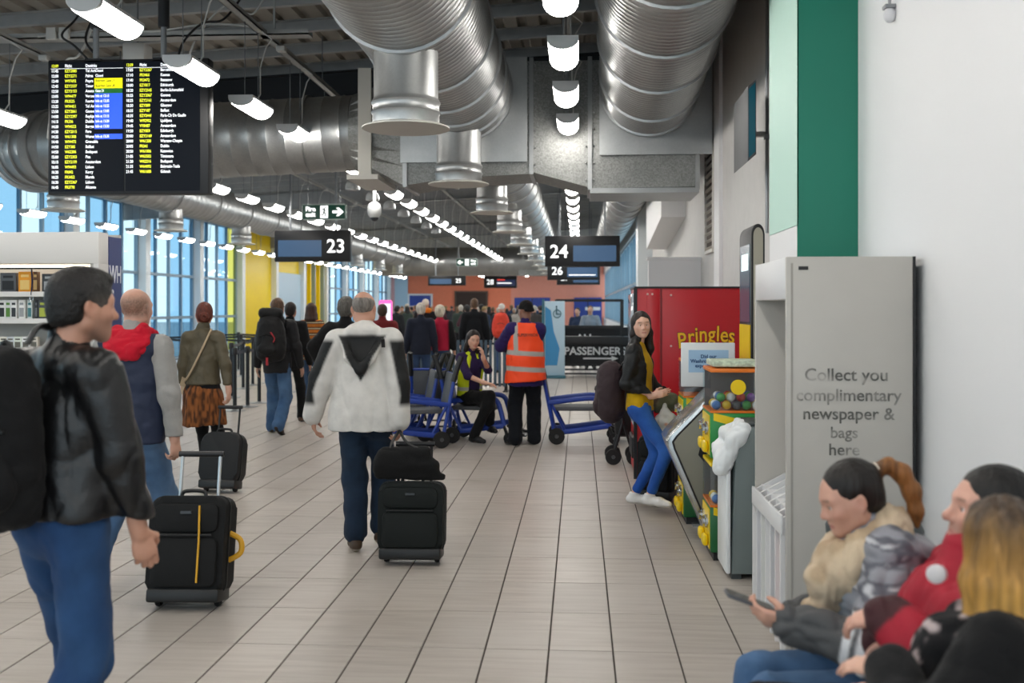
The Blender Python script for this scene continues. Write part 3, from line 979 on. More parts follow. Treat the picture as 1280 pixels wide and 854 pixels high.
left = """12:09|Flight|Destinks
11:45|EZY2085|Tel Aviv
12:00|EZY2271|Palma
12:40|W97692|Poprad
12:45|EZY2337|Tenerife
12:50|EZY2153|Amsterdam
13:05|W94477|Verona
13:20|FR3525|Fuerteventura
13:25|W94451|Tel Aviv
13:50|EZY2061|Geneva
14:00|EZY2297|Reykjavik
14:15|FR336|Dublin
14:20|W94552|Burgas
14:30|EZY2015|Faro
14:35|W61308|Warsaw
14:40|W94475|Grenoble
14:50|EZY385|Belfast
14:50|W62206|Budapest
15:00|EZY2303|Pisa
15:15|EZY2159|Amsterdam
16:05|W94493|Lisbon
16:20|FR842|Kerry
16:25|FR3452|Murcia
16:30|EZY2367|Lisbon
16:45|FR3770|Alicante""".split('\n')
right = """12:09|Flight|Destinks
17:05|EZY2267|Barcelona
17:10|FR3466|Kaunas
17:40|FR3472|Rzeszow
18:00|EZY817|Edinburgh
18:20|EZY2545|Berlin-Schonefeld
18:25|EZY2067|Geneva
18:25|EZY2161|Amsterdam
18:30|EZY089|Glasgow
18:35|EZY187|Belfast
18:35|EZY2441|Paris-Ch De Gaulle
19:40|W92902|Ljubljana
19:45|VY8487|Amsterdam
19:50|EZY859|Edinburgh
20:00|EZY2169|Amsterdam
20:00|W61330|Warsaw-Chopin
20:05|FR341|Dublin
20:50|W61006|Katowice
21:05|W63502|Timisoara
21:20|W62216|Budapest
21:35|W64092|Belgrade-Tesla
21:45|W61608|Gdansk""".split('\n')
ROWH = (BH - 0.04) / 25.0
def row_z(k): return BH - 0.028 - ROWH * (k + 0.2)
def board_text(s, x, k, m, par=bd, size=0.031):
    return text(s, size, m, (x, -0.0062, row_z(k)), FACE_CAM, par, 'lettering', align='LEFT', bold=0.0006, ext=0.0003, sx=0.80)
for side, rows in ((-1, left), (1, right)):
    x0 = -BW / 2 + 0.02 if side < 0 else 0.012
    for k, r in enumerate(rows):
        tms, fl_, ds_ = r.split('|')
        board_text(tms, x0 + 0.0, k, T_Y if k == 0 else T_W)
        board_text(fl_, x0 + 0.105, k, T_W if k == 0 else T_Y)
        if side < 0 and 2 < k < 6: ds_ = ds_[:5]
        board_text(ds_ if side > 0 else ds_[:10], x0 + 0.265, k, T_W)
    MB().box(x0 - 0.005, x0 + BW / 2 - 0.03, -0.0058, -0.004, row_z(0) - 0.021, row_z(0) - 0.0185).build('rule_line', T_W, bd, smooth=False)
cx0, cx1 = -BW / 2 + 0.355, -0.016
def cell(k0, k1, m):
    return MB().box(cx0, cx1, -0.0085, -0.0045, row_z(k1) - ROWH * 0.5, row_z(k0) + ROWH * 0.5).build('status_cell', m, bd, smooth=False)
cell(3, 4, YEL); cell(5, 5, GRN); cell(6, 12, BLUE); cell(14, 14, BLUE)
stat = {1: 'Closed', 2: 'Closed', 3: 'Boarding Gate 21', 4: 'Boarding Gate 28', 5: 'Gate 31', 6: 'Info at 12:15', 7: 'Info at 12:35', 8: 'Info at 12:25', 9: 'Info at 13:05',
        10: 'Info at 13:15', 11: 'Info at 13:20', 12: 'Info at 13:20', 14: 'Info at 13:35'}
for k, s in stat.items():
    text(s, 0.029, T_K if k in (3, 4) else T_W, (cx0 + 0.008, -0.0092, row_z(k)), FACE_CAM, bd, 'status_text', align='LEFT', bold=0.0005, ext=0.0003, sx=0.72)
for x in (-0.25, 0.275):
    MB().tube([(x, 0.06, BH), (x, 0.06, (roof_z(bc_.x) - 0.015 - bc_.z) / BK)], 0.022, 12).build('pole', POLE, bd)
    MB().tube([(x, 0.06, BH + 0.26), (x, 0.06, BH + 0.50)], 0.042, 12).build('pole_clamp', mat('dark_clamp', '#202226', 0.5), bd)
    MB().box(x - 0.06, x + 0.06, 0.0, 0.12, BH - 0.05, BH + 0.02).build('bracket', BLACK, bd)
bd.scale = (BK, BK, BK)
# ================================================================ RIGHT SIDE
CREAM = mat('cabinet_grey_laminate', '#b9b5ae', 0.45, var=0.02)
CAB_W = mat('cabinet_white', '#d9d9da', 0.4)
DARKEDGE = mat('dark_edge', '#1b1b1d', 0.5)

# ---- newspaper cabinet
nc = empty('newspaper_cabinet', (0.97, 4.95, 0), 0, 'tall grey newspaper cabinet open at its side, with faded lettering, against the white wall', 'cabinet')
W, D, H = 0.58, 0.88, 1.90
MB().box(0, W, 0, 0.03, 0, H, bev=0.004).build('end_panel', CREAM, nc)
MB().box(0, W, D - 0.03, D, 0, H, bev=0.004).build('end_panel', CREAM, nc)
MB().box(W - 0.03, W, 0.03, D - 0.03, 0, H).build('back_panel', CAB_W, nc, smooth=False)
MB().box(W, W + 0.012, -0.002, D, 0, H).build('edge_trim', DARKEDGE, nc, smooth=False)
MB().box(0.0, W - 0.03, 0.03, D - 0.03, H - 0.20, H - 0.004, bev=0.006).build('header', CAB_W, nc)
MB().box(0.03, W - 0.03, 0.03, D - 0.03, 0.66, 0.69).build('shelf', CAB_W, nc, smooth=False)
MB().box(0.30, W - 0.03, 0.03, D - 0.03, 0.69, 0.70).build('shelf_mat', mat('shelf_grey', '#c4c0ba', 0.6), nc, smooth=False)
MB().box(0.02, W - 0.03, 0.03, D - 0.03, 0.0, 0.06).build('plinth', CREAM, nc, smooth=False)
npn = 7
for k in range(npn):
    y = 0.05 + (D - 0.10) * k / (npn - 1)
    MB().prism([(-0.02, 0.04), (0.30, 0.04), (0.30, 0.78), (0.20, 0.78), (-0.02, 0.66)], y - 0.012, y + 0.012, XZ).build('divider', CAB_W, nc, smooth=False)
MB().box(-0.022, -0.008, 0.03, D - 0.03, 0.585, 0.68, bev=0.004).build('rack_lip', CAB_W, nc)
papers = ['#d8a9a4', '#3f4552', '#dcdcd8', '#b9c0a8', '#52617f', '#d6d6d0']
for k in range(npn - 1):
    y0 = 0.05 + (D - 0.10) * k / (npn - 1) + 0.022
    y1 = 0.05 + (D - 0.10) * (k + 1) / (npn - 1) - 0.022
    p = MB()
    nsh = 4
    for q in range(nsh):
        p.box(0.015 + 0.02 * q, 0.03 + 0.02 * q, y0 + 0.004 * (q % 2), y1 - 0.003 * q, 0.065, 0.60 + 0.012 * q)
    o = p.build('newspaper_stack', mat('newsprint_%d' % k, papers[k], 0.8, var=0.15, vscale=30), None, smooth=False, loc=(0.97, 4.95, 0))
    tag(o, ['pinkish', 'dark slate', 'off-white', 'pale green', 'navy', 'light grey'][k] + ' newspaper stack standing in its slot of the grey cabinet, %s the camera' % (['nearest', 'second from', 'third from', 'fourth from', 'fifth from', 'farthest from'][k] + (' to' if k == 0 else '')), 'newspapers', 'newspapers in the cabinet')
    o['kind'] = 'thing'
def worn_ink():
    m = mat('worn_grey_ink', '#55554f', 0.6)
    nt = m.node_tree
    N, L = nt.nodes, nt.links
    g = N.new('ShaderNodeNewGeometry')
    n = N.new('ShaderNodeTexNoise'); n.inputs['Scale'].default_value = 9
    L.new(g.outputs['Position'], n.inputs['Vector'])
    cr = N.new('ShaderNodeValToRGB')
    cr.color_ramp.elements[0].position = 0.42; cr.color_ramp.elements[0].color = (*hexc('#5d5c58'), 1)
    cr.color_ramp.elements[1].position = 0.62; cr.color_ramp.elements[1].color = (*hexc('#aeaaa4'), 1)
    L.new(n.outputs['Fac'], cr.inputs['Fac'])
    L.new(cr.outputs['Color'], N['Principled BSDF'].inputs['Base Color'])
    return m
INK = worn_ink()
for s, x, z, sz in (('Collect you', 0.275, 1.345, 0.082), ('complimentary', 0.285, 1.250, 0.080), ('newspaper &', 0.285, 1.163, 0.080), ('bags', 0.265, 1.075, 0.074), ('here', 0.265, 0.995, 0.078)):
    text(s, sz, INK, (x, -0.002, z), FACE_CAM, nc, 'lettering', bold=0.0009, ext=0.0006)
MB().box(0.055, 0.10, -0.002, 0.0, H - 0.062, H - 0.045).build('lock_plate', DARKEDGE, nc, smooth=False)
MB().box(0.02, 0.03, -0.0015, 0.0, 0.05, H - 0.03).build('panel_groove', mat('groove_grey', '#9d9992', 0.6), nc, smooth=False)

# ---- waste bin with a white liner
wb = empty('waste_bin', (0.93, 6.42, 0), 0, 'grey plastic waste bin with a white liner folded over its rim', 'bin')
BIN = mat('bin_slate', '#6d7878', 0.5, var=0.04)
MB().prism([(0.0, 0.03), (0.29, 0.03), (0.30, 0.80), (0.25, 0.93), (0.10, 0.93), (0.02, 0.80)], 0, 0.42, XZ, bev=0.02).build('body', BIN, wb)
MB().box(0.10, 0.26, 0.05, 0.37, 0.93, 0.955, bev=0.01).build('lid', mat('bin_dark', '#3a4143', 0.5), wb)
LINER = mat('white_polythene', '#e4e8ea', 0.35, bump=0.5, bscale=14)
ln = MB()
ln.box(-0.035, -0.004, 0.01, 0.40, 0.03, 0.78, bev=0.012)
ln.build('side_panel', LINER, wb)
MB().box(0.0, 0.06, 0.02, 0.40, 0.0, 0.04).box(0.23, 0.29, 0.02, 0.40, 0.0, 0.04).build('feet', mat('bin_dark', ''), wb, smooth=False)['kind'] = 'stuff'

# ---- capsule toy machines
CLEAR = glass_mat('clear_acrylic', (0.93, 0.96, 0.97), 0.07)
TOYG = mat('toy_green', '#1e8a3c', 0.35)
TOYY = mat('toy_yellow', '#f2cf14', 0.35)
TOYO = mat('toy_orange', '#e4781f', 0.35)
TOYDG = mat('toy_dark_green', '#12602f', 0.35)
CHROME = mat('chrome', '#c9cdd0', 0.18, 0.95)
def capsule_machine(loc, label):
    t = empty('capsule_machine', loc, 0, label, 'vending machine')
    w, d = 0.36, 0.42
    MB().box(0.02, w, 0.0, d, 0.0, 0.05).build('base', BLACK, t, smooth=False)
    for z0 in (0.05, 0.67):
        MB().box(0.0, w, 0.0, d, z0, z0 + 0.30, bev=0.012).build('cabinet', TOYG if z0 > 0.5 else TOYDG, t)
        MB().prism([(0.02, z0 + 0.25), (w, z0 + 0.16), (w, z0 + 0.22), (0.02, z0 + 0.30)], -0.004, 0.0, XZ).build('swoosh', TOYY, t, smooth=False)
        MB().prism([(x_ * 0.05 + w - 0.07, y_ * 0.05 + z0 + 0.245) for x_, y_ in [(math.cos(a * PI / 5) * (1 if a % 2 == 0 else 0.5), math.sin(a * PI / 5) * (1 if a % 2 == 0 else 0.5)) for a in range(10)]], -0.010, -0.004, XZ).build('star_badge', TOYY, t, smooth=False)
        MB().box(-0.006, 0.0, 0.03, d - 0.03, z0 + 0.02, z0 + 0.28).build('front_panel', TOYY, t, smooth=False)
        for y in (0.10, 0.31):
            MB().lathe([(0.045, 0), (0.045, 0.015), (0.03, 0.02), (0.03, 0.035)], 14, TR(-0.006, y, z0 + 0.19) @ RY(-PI / 2)).build('coin_dial', CHROME, t)
            MB().box(-0.045, -0.006, y - 0.05, y + 0.05, z0 + 0.03, z0 + 0.11, bev=0.02).build('dispensing_door', TOYY, t)
        MB().box(0.0, w, 0.0, d, z0 + 0.30, z0 + 0.315).build('tray_rim', TOYO, t, smooth=False)
        MB().box(0.0, w, 0.0, d, z0 + 0.565, z0 + 0.59, bev=0.006).build('top_rim', TOYO if z0 > 0.5 else TOYY, t)
        MB().box(0.01, w - 0.01, d - 0.02, d - 0.008, z0 + 0.315, z0 + 0.565).build('backing', mat('toy_backing', '#6f7174', 0.5), t, smooth=False)
        for (x0, x1, y0, y1) in ((0.0, w, 0.0, 0.005), (0.0, w, d - 0.005, d), (0.0, 0.005, 0.005, d - 0.005), (w - 0.005, w, 0.005, d - 0.005)):
            MB().box(x0, x1, y0, y1, z0 + 0.315, z0 + 0.565).build('clear_wall', CLEAR, t, smooth=False)
        MB().lathe([(0.05, 0), (0.05, 0.004)], 20, TR(w * 0.5, -0.001, z0 + 0.47) @ RX(PI / 2)).build('round_badge', TOYY, t, smooth=False)
    MB().box(0.02, w - 0.02, 0.02, d - 0.02, 1.27, 1.31, bev=0.01).build('top_cap', mat('toy_speckle', '#b9c7b0', 0.5, var=0.3, vscale=40), t)
    return t
cm = capsule_machine((0.86, 6.90, 0), 'green and yellow capsule toy machine in two tiers beside the grey bin')
CAPS = [mat('capsule_%d' % k, c, 0.3) for k, c in enumerate(('#3a6fb0', '#c9352d', '#3f9a4a', '#d8b21e', '#7a4a9a', '#e0e0dc', '#4a4d52'))]
cap_names = ['blue', 'red', 'green', 'yellow', 'purple', 'white', 'charcoal']
capproto = None
ci = 0
for tier, z0 in (('upper', 0.985), ('lower', 0.365)):
    for lay, (nx, ny) in enumerate(((5, 3), (4, 3))):
        for ix in range(nx):
            for iy in range(ny):
                if lay == 1 and tier == 'lower': continue
                k = (ix * 3 + iy * 5 + lay * 2) % 7
                mb = MB().sphere((0, 0, 0), 0.031, 10, 6)
                o = mb.build('toy_capsule', CAPS[k])
                o.location = (0.86 + 0.045 + (0.033 if lay else 0) + 0.066 * ix, 6.90 + 0.05 + (0.03 if lay else 0) + 0.08 * iy, z0 + 0.032 + 0.05 * lay)
                tag(o, '%s plastic ball capsule inside the %s clear box of the toy machine by the bin' % (cap_names[k], tier), 'capsule', '%s capsules in the %s clear box' % (cap_names[k], tier))
capsule_machine((0.80, 8.05, 0), 'second capsule toy machine, half hidden behind the slanted kiosk')

# ---- slanted kiosk
kx = empty('information_kiosk', (0.62, 7.44, 0), 0, 'silver edged kiosk with a pointed side profile and sloping screen', 'kiosk')
KG = mat('kiosk_grey_green', '#7d7c70', 0.4)
KS = mat('kiosk_silver', '#b6b9ba', 0.25, 0.8)
prof = [(0.30, 0.0), (0.62, 0.0), (0.62, 1.10), (0.36, 1.10), (0.03, 0.76), (0.0, 0.715), (0.015, 0.66)]
MB().prism(prof, 0.0, 0.50, XZ, bev=0.015).build('shell', KS, kx)
def inset(p, c, f): return [(c[0] + (q[0] - c[0]) * f, c[1] + (q[1] - c[1]) * f) for q in p]
MB().prism(inset(prof, (0.36, 0.66), 0.90), -0.008, 0.0, XZ).build('black_gasket', BLACK, kx, smooth=False)
MB().prism(inset(prof, (0.36, 0.66), 0.86), -0.014, -0.008, XZ, bev=0.004).build('side_panel', KG, kx)
MB().prism([(0.22, 0.62), (0.48, 0.30), (0.56, 0.30), (0.56, 0.92), (0.42, 0.92), (0.24, 0.70)], -0.018, -0.014, XZ).build('side_recess', BLACK, kx, smooth=False)
scr = MB().box(-0.005, 0.0, 0.04, 0.46, 0.03, 0.40, TR(0.045, 0, 0.765) @ RY(math.atan2(0.33, 0.34)))
scr.build('screen', mat('kiosk_screen', '#0b0d10', 0.1), kx, smooth=False)

# ---- notice on a stand
ns = empty('notice_stand', (0.78, 7.98, 0), 0, 'white framed notice with a pale blue panel on a thin stand behind the kiosk', 'sign')
MB().box(-0.005, 0.40, 0, 0.03, 1.06, 1.395, bev=0.006).build('frame', mat('notice_white', '#e3e6e8', 0.4), ns)
MB().box(0.05, 0.35, -0.003, 0.0, 1.17, 1.34).build('panel', mat('notice_blue', '#a3c6e4', 0.5), ns, smooth=False)
MB().tube([(0.2, 0.015, 0.02), (0.2, 0.015, 1.06)], 0.012, 10).build('post', KS, ns)
MB().box(0.08, 0.32, -0.02, 0.05, 0, 0.02).build('foot', KS, ns, smooth=False)
text('Did our\nWashrooms meet\nexpectations?', 0.037, mat('notice_ink', '#3c5c88', 0.6), (0.2, -0.005, 1.255), FACE_CAM, ns, 'lettering', bold=0.0012, lines=0.95)

# ---- red vending machine
RED = mat('vending_red', '#b8121f', 0.35, var=0.03)
vm = empty('vending_machine', (0.535, 9.90, 0), 0, 'red snack vending machine with big yellow lettering on its side, behind the standing woman', 'vending machine')
MB().box(0.0, 1.04, 0.0, 0.92, 0.05, 1.85, bev=0.01).build('cabinet', RED, vm)
MB().box(0.23, 0.246, -0.004, 0.0, 0.06, 1.84).build('panel_seam', mat('dark_red', '#7c0c15', 0.5), vm, smooth=False)
MB().box(0.10, 0.225, -0.006, 0.0, 0.06, 1.845, bev=0.003).build('door_edge', RED, vm)
MB().box(-0.012, 1.045, -0.012, 0.93, 1.845, 1.862).build('top_trim', BLACK, vm, smooth=False)
MB().box(-0.02, 0.012, -0.01, 0.02, 0.04, 1.85).build('corner_trim', BLACK, vm, smooth=False)
MB().box(-0.03, 0.0, 0.03, 0.90, 0.55, 1.80, bev=0.01).build('glass_door', mat('vending_glass', '#aeb6c2', 0.08, spec=0.8), vm)
MB().box(-0.034, -0.03, 0.60, 0.86, 0.9, 1.3).build('keypad_panel', BLACK, vm, smooth=False)
MB().box(-0.034, 0.0, 0.10, 0.60, 0.22, 0.42, bev=0.01).build('delivery_flap', BLACK, vm)
rv = None
for (x, z) in ((0.11, 1.79), (0.155, 1.79), (0.33, 1.78), (0.33, 1.30), (0.33, 0.80), (0.33, 0.35)):
    o = MB().lathe([(0.011, 0), (0.008, 0.004)], 8, TR(0, 0, 0) @ RX(PI / 2)).build('rivet', mat('rivet_pale', '#e0b8b0', 0.4), vm)
    o.location = (x, -0.006 if x > 0.25 else -0.007, z)
for k in range(4):
    MB().box(0.02 + 0.25 * k if k < 2 else 0.5 + 0.2 * (k - 2), 0.08 + 0.25 * k if k < 2 else 0.56 + 0.2 * (k - 2), 0.05, 0.12, 0, 0.05).build('foot', BLACK, vm, smooth=False)
lx = 0.375
for ch, adv, dz, rot in (('P', 0.115, -0.030, 0.10), ('r', 0.070, 0.010, 0.08), ('i', 0.045, 0.025, 0.05), ('n', 0.085, 0.032, 0.02), ('g', 0.085, 0.034, 0.0), ('l', 0.044, 0.034, -0.03), ('e', 0.08, 0.028, -0.05), ('s', 0.07, 0.018, -0.08)):
    z = 1.375 + dz
    for (mm, bo, yo) in ((mat('letter_dark', '#2a1108', 0.5), 0.008, -0.0025), (mat('letter_yellow', '#f0b813', 0.4), 0.003, -0.0045)):
        text(ch, 0.205, mm, (lx + adv / 2, yo, z), (PI / 2, -rot, 0), vm, 'letter', bold=bo, ext=0.001, sx=0.80)
    lx += adv * 0.93
MB().box(1.045, 1.075, 0.0, 0.6, 0.05, 1.80).build('side_cladding', mat('magenta_panel', '#7a1648', 0.4), vm, smooth=False)

# ---- charging tower with an arched top
ct = empty('charging_tower', (1.305, 8.0, 0), 0, 'tall arched charging tower with a lit side panel, behind the newspaper cabinet', 'kiosk')
arch = [(0.0, 0.0), (0.10, 0.0), (0.10, 2.22)] + [(0.05 + 0.05 * math.cos(a), 2.22 + 0.08 * math.sin(a)) for a in [PI * i / 10 for i in range(1, 10)]] + [(0.0, 2.22)]
MB().prism(arch, 0.0, 0.58, XZ, bev=0.006).build('shell', BLACK, ct)
MB().prism(inset(arch, (0.05, 1.2), 0.985)[:], -0.004, 0.0, XZ).build('edge_face', BLACK, ct, smooth=False)
MB().prism([(0.014, 0.02), (0.086, 0.02), (0.086, 2.21)] + [(0.05 + 0.036 * math.cos(a), 2.21 + 0.062 * math.sin(a)) for a in [PI * i / 8 for i in range(1, 8)]] + [(0.014, 2.21)], -0.008, -0.004, XZ).build('beige_infill', mat('beige_infill', '#a9a596', 0.5), ct, smooth=False)
MB().box(-0.005, 0.0, 0.06, 0.52, 1.55, 2.15).build('screen', mat('tower_screen', '#16212c', 0.2, emit='#26404e', estr=0.5), ct, smooth=False)
MB().box(-0.008, -0.005, 0.12, 0.44, 1.95, 2.08).build('lit_panel', mat('tower_white', '#d8e6ea', 0.4, emit='#d8e6ea', estr=0.5), ct, smooth=False)
MB().box(-0.008, 0.0, 0.04, 0.54, 1.15, 1.53).build('yellow_panel', TOYY, ct, smooth=False)
MB().box(-0.006, 0.0, 0.04, 0.54, 0.4, 1.13).build('lower_panel', mat('magenta_panel', ''), ct, smooth=False)

# ---- wall mounted display and conduits
tv = empty('wall_display', (1.345, 8.42, 2.83), 0, 'slim dark display box on a bracket high on the right wall', 'screen')
MB().prism([(0.0, 0.0), (0.068, 0.06), (0.068, 0.66), (0.0, 0.60)], 0.0, 0.75, XZ, bev=0.008).build('case', mat('display_grey', '#3a3b3f', 0.5), tv)
MB().prism([(0.008, 0.03), (0.060, 0.08), (0.060, 0.635), (0.008, 0.58)], -0.004, 0.0, XZ).build('screen', mat('teal_screen', '#0f3f4c', 0.15, emit='#0f4a58', estr=0.3), tv, smooth=False)
MB().box(0.068, 0.28, 0.60, 0.66, 0.30, 0.34).build('bracket', GREY_WALL, tv, smooth=False)
COND = mat('conduit_grey', '#8f9093', 0.4, 0.4)
cd = MB().tube([(1.60, 9.0, 2.3), (1.60, 9.0, 5.5)], 0.014, 8).build('conduit_pipe', COND)
tag(cd, 'thin vertical conduit pipe on the recessed wall between the display and the painted green reflection', 'pipe')
MB().box(1.575, 1.62, 8.97, 9.03, 3.1, 3.14).build('pipe_clip', COND, cd, smooth=False)
cd2 = MB().tube([(1.60, 8.2, 3.0), (1.60, 8.2, 5.5)], 0.016, 8).build('conduit_pipe', mat('conduit_pale', '#bdb9b2', 0.5))
tag(cd2, 'pale conduit pipe ending in a small box beside the painted green reflection', 'pipe')
MB().box(1.56, 1.62, 8.14, 8.26, 2.88, 3.02, bev=0.01).build('junction_box', mat('conduit_pale', ''), cd2)
sn = empty('wall_sensor', (1.575, 5.4, 3.18), 0, 'small pale sensor on a short stem high on the white wall', 'sensor')
MB().tube([(0, 0, 0.02), (0, 0, 0.30)], 0.008, 6).build('stem', mat('conduit_grey', ''), sn)
MB().box(-0.03, 0.025, -0.03, 0.03, 0.0, 0.02, bev=0.004).build('collar', mat('conduit_grey', ''), sn)
MB().sphere((0, 0, -0.03), (0.032, 0.032, 0.04), 12, 8).build('lens', mat('sensor_white', '#d5d5d8', 0.4), sn)

# ---- bench along the right wall
SEATM = mat('bench_black', '#17181b', 0.5)
bench = empty('bench', (1.10, 2.9, 0), 0, 'black seating bench along the white wall under three seated people', 'bench')
MB().box(-0.02, 0.02, -0.95, 0.95, 0.30, 0.36).build('beam', DARKSTEEL, bench, smooth=False)
for y in (-0.62, 0.0, 0.62):
    MB().box(-0.26, 0.22, y - 0.29, y + 0.29, 0.36, 0.42, bev=0.02).build('seat', SEATM, bench)
    MB().box(-0.03, 0.03, y - 0.29, y + 0.29, 0.0, 0.46, TR(0.27, 0, 0.46) @ RY(0.2), bev=0.02).build('backrest', SEATM, bench)
for y in (-0.85, 0.85):
    MB().box(-0.03, 0.03, y - 0.03, y + 0.03, 0.0, 0.30).box(-0.28, 0.24, y - 0.03, y + 0.03, 0.0, 0.03).build('leg', DARKSTEEL, bench, smooth=False)

# ---- litter bin: pale blue sack holder behind the seated woman
bg_ = empty('sack_holder', (1.22, 4.40, 0), 0, 'dark rimmed bin holding a pale blue sack, in front of the grey cabinet', 'bin')
MB().lathe([(0.15, 0.0), (0.16, 0.05), (0.17, 0.60), (0.16, 0.70), (0.0, 0.70)], 20).build('sack', mat('blue_sack', '#b9cfe4', 0.35, bump=0.5, bscale=10), bg_)
MB().lathe([(0.165, 0.68), (0.19, 0.69), (0.195, 0.75), (0.18, 0.78), (0.16, 0.76)], 20).build('rim', mat('bin_dark', ''), bg_)

# ================================================================ FAR MIDDLE
# bag gauge frame with a banner
gz = empty('bag_gauge', (0.25, 25.0, 0), 0, 'black metal gauge frame with a barred tray, beside the red vending machine', 'rack')
GBLK = mat('gauge_black', '#16181c', 0.5)
for (x, y) in ((-0.80, 0), (0.78, 0), (-0.80, 0.6), (0.78, 0.6)):
    MB().box(x - 0.03, x + 0.03, y - 0.03, y + 0.03, 0, 1.86).build('post', GBLK, gz, smooth=False)
for y in (0, 0.6):
    for z in (1.84, 1.20):
        MB().box(-0.8, 0.78, y - 0.025, y + 0.025, z - 0.03, z + 0.03).build('rail', GBLK, gz, smooth=False)
MB().box(-0.9, 0.95, -0.35, 0.3, 0.80, 0.98, bev=0.01).build('tray', GBLK, gz)
for z in (0.30, 0.20, 0.10):
    MB().box(-0.78, 0.9, -0.30, -0.27, z - 0.02, z + 0.02).build('bar', GBLK, gz, smooth=False)
bn = empty('banner_barrier', (0.25, 25.9, 0), 0, 'black banner with white PASSENGERS lettering and an arrow, hung behind the gauge frame', 'banner')
MB().box(-0.72, 0.95, 0, 0.02, 0.25, 1.18).build('banner_sheet', BLACK, bn, smooth=False)
for x in (-0.74, 0.97):
    MB().tube([(x, 0.01, 0), (x, 0.01, 1.25)], 0.025, 8).build('post', GBLK, bn)
text('PASSENGERS', 0.27, WHITE_LIT if False else mat('banner_white', '#f2f2f2', 0.6), (0.14, -0.004, 0.58), FACE_CAM, bn, 'lettering', bold=0.007)
text('ALL', 0.27, mat('banner_white', ''), (-0.10, -0.004, 0.90), FACE_CAM, bn, 'lettering', bold=0.007)
MB().prism([(-0.15, 0.385), (0.55, 0.385), (0.55, 0.34), (0.72, 0.405), (0.55, 0.47), (0.55, 0.425), (-0.15, 0.425)], -0.006, 0, XZ).build('arrow', mat('banner_white', ''), bn, smooth=False)
# blue poster stand
ps = empty('poster_stand', (-0.62, 24.6, 0), 0, 'tall blue and white poster panel standing left of the gauge frame', 'sign')
MB().box(-0.20, 0.28, 0, 0.05, 0.06, 1.82, bev=0.01).build('panel', mat('poster_pale', '#bcd6e6', 0.4), ps)
MB().prism([(-0.18, 0.3), (0.10, 0.3), (0.16, 0.7), (0.02, 1.1), (-0.05, 1.6), (-0.18, 1.7)], -0.004, 0, XZ).build('blue_print', mat('poster_blue', '#3f8fc4', 0.4), ps, smooth=False)
MB().box(-0.26, -0.20, -0.02, 0.07, 0.0, 1.86).build('edge_post', mat('poster_teal', '#3e6f80', 0.5), ps, smooth=False)
MB().box(-0.25, 0.3, -0.15, 0.2, 0, 0.06, bev=0.01).build('base', mat('poster_teal', ''), ps)
ic = MB()
ic.tube([(0.10 + 0.09 * math.cos(a), -0.006, 1.52 + 0.09 * math.sin(a)) for a in [2 * PI * i / 14 for i in range(14)]], 0.012, 5, closed=True)
ic.box(0.07, 0.10, -0.01, 0, 1.50, 1.66); ic.box(0.07, 0.17, -0.01, 0, 1.50, 1.525); ic.sphere((0.085, -0.006, 1.69), 0.022, 8, 6)
ic.build('access_symbol', mat('poster_teal', ''), ps)
# pink edged advertising totem
tt = empty('advert_totem', (pt(482, 430, 23.5).x, 23.5, 0), 0, 'slim advertising totem with a glowing pink edge, beyond the white coated man', 'sign')
MB().prism(rrect(0.30, 1.72, 0.05), -0.03, 0.03, TR(0, 0, 0.98) @ XZ).build('glowing_edge', mat('pink_edge', '#e35aa8', 0.4, emit='#e35aa8', estr=0.8), tt)
MB().box(-0.12, 0.12, -0.036, -0.03, 0.30, 1.76).build('poster', mat('totem_white', '#e2e6ee', 0.4, emit='#e2e6ee', estr=0.5), tt, smooth=False)
MB().box(-0.09, 0.09, -0.040, -0.036, 1.25, 1.35).box(-0.03, 0.03, -0.040, -0.036, 0.85, 1.12).build('print', mat('totem_navy', '#33406a', 0.5), tt, smooth=False)
MB().box(-0.2, 0.2, -0.15, 0.15, 0, 0.13, bev=0.01).build('base', BLACK, tt)

# blue doors and framed poster on the far wall
NAVY = mat('far_door_blue', '#1f3f9a', 0.4)
for n_, (x0, x1) in ((2, (-4.35, -1.95)), (3, (-0.35, 1.5))):
    d_ = struct(MB().box(x0, x1, 69.85, 69.95, 0, 2.35).build('door_%d' % n_, NAVY, smooth=False))
    MB().box(x0 + 0.75, x0 + 1.75, 69.82, 69.85, 1.5, 1.72).build('sign_plate', mat('plate_white', '#e6e8ec', 0.5), d_, smooth=False)
    MB().box((x0 + x1) / 2 - 0.03, (x0 + x1) / 2 + 0.03, 69.83, 69.85, 0, 2.35).build('door_gap', DARKEDGE, d_, smooth=False)
fp = empty('framed_poster', (-10.75, 69.9, 2.0), 0, 'blue poster in a white frame on the orange far wall', 'poster')
MB().box(-0.85, 0.85, -0.05, 0.09, -0.25, 0.62).build('frame', mat('plate_white', ''), fp, smooth=False)
MB().box(-0.72, 0.72, -0.06, -0.05, -0.2, 0.50).build('print', NAVY, fp, smooth=False)

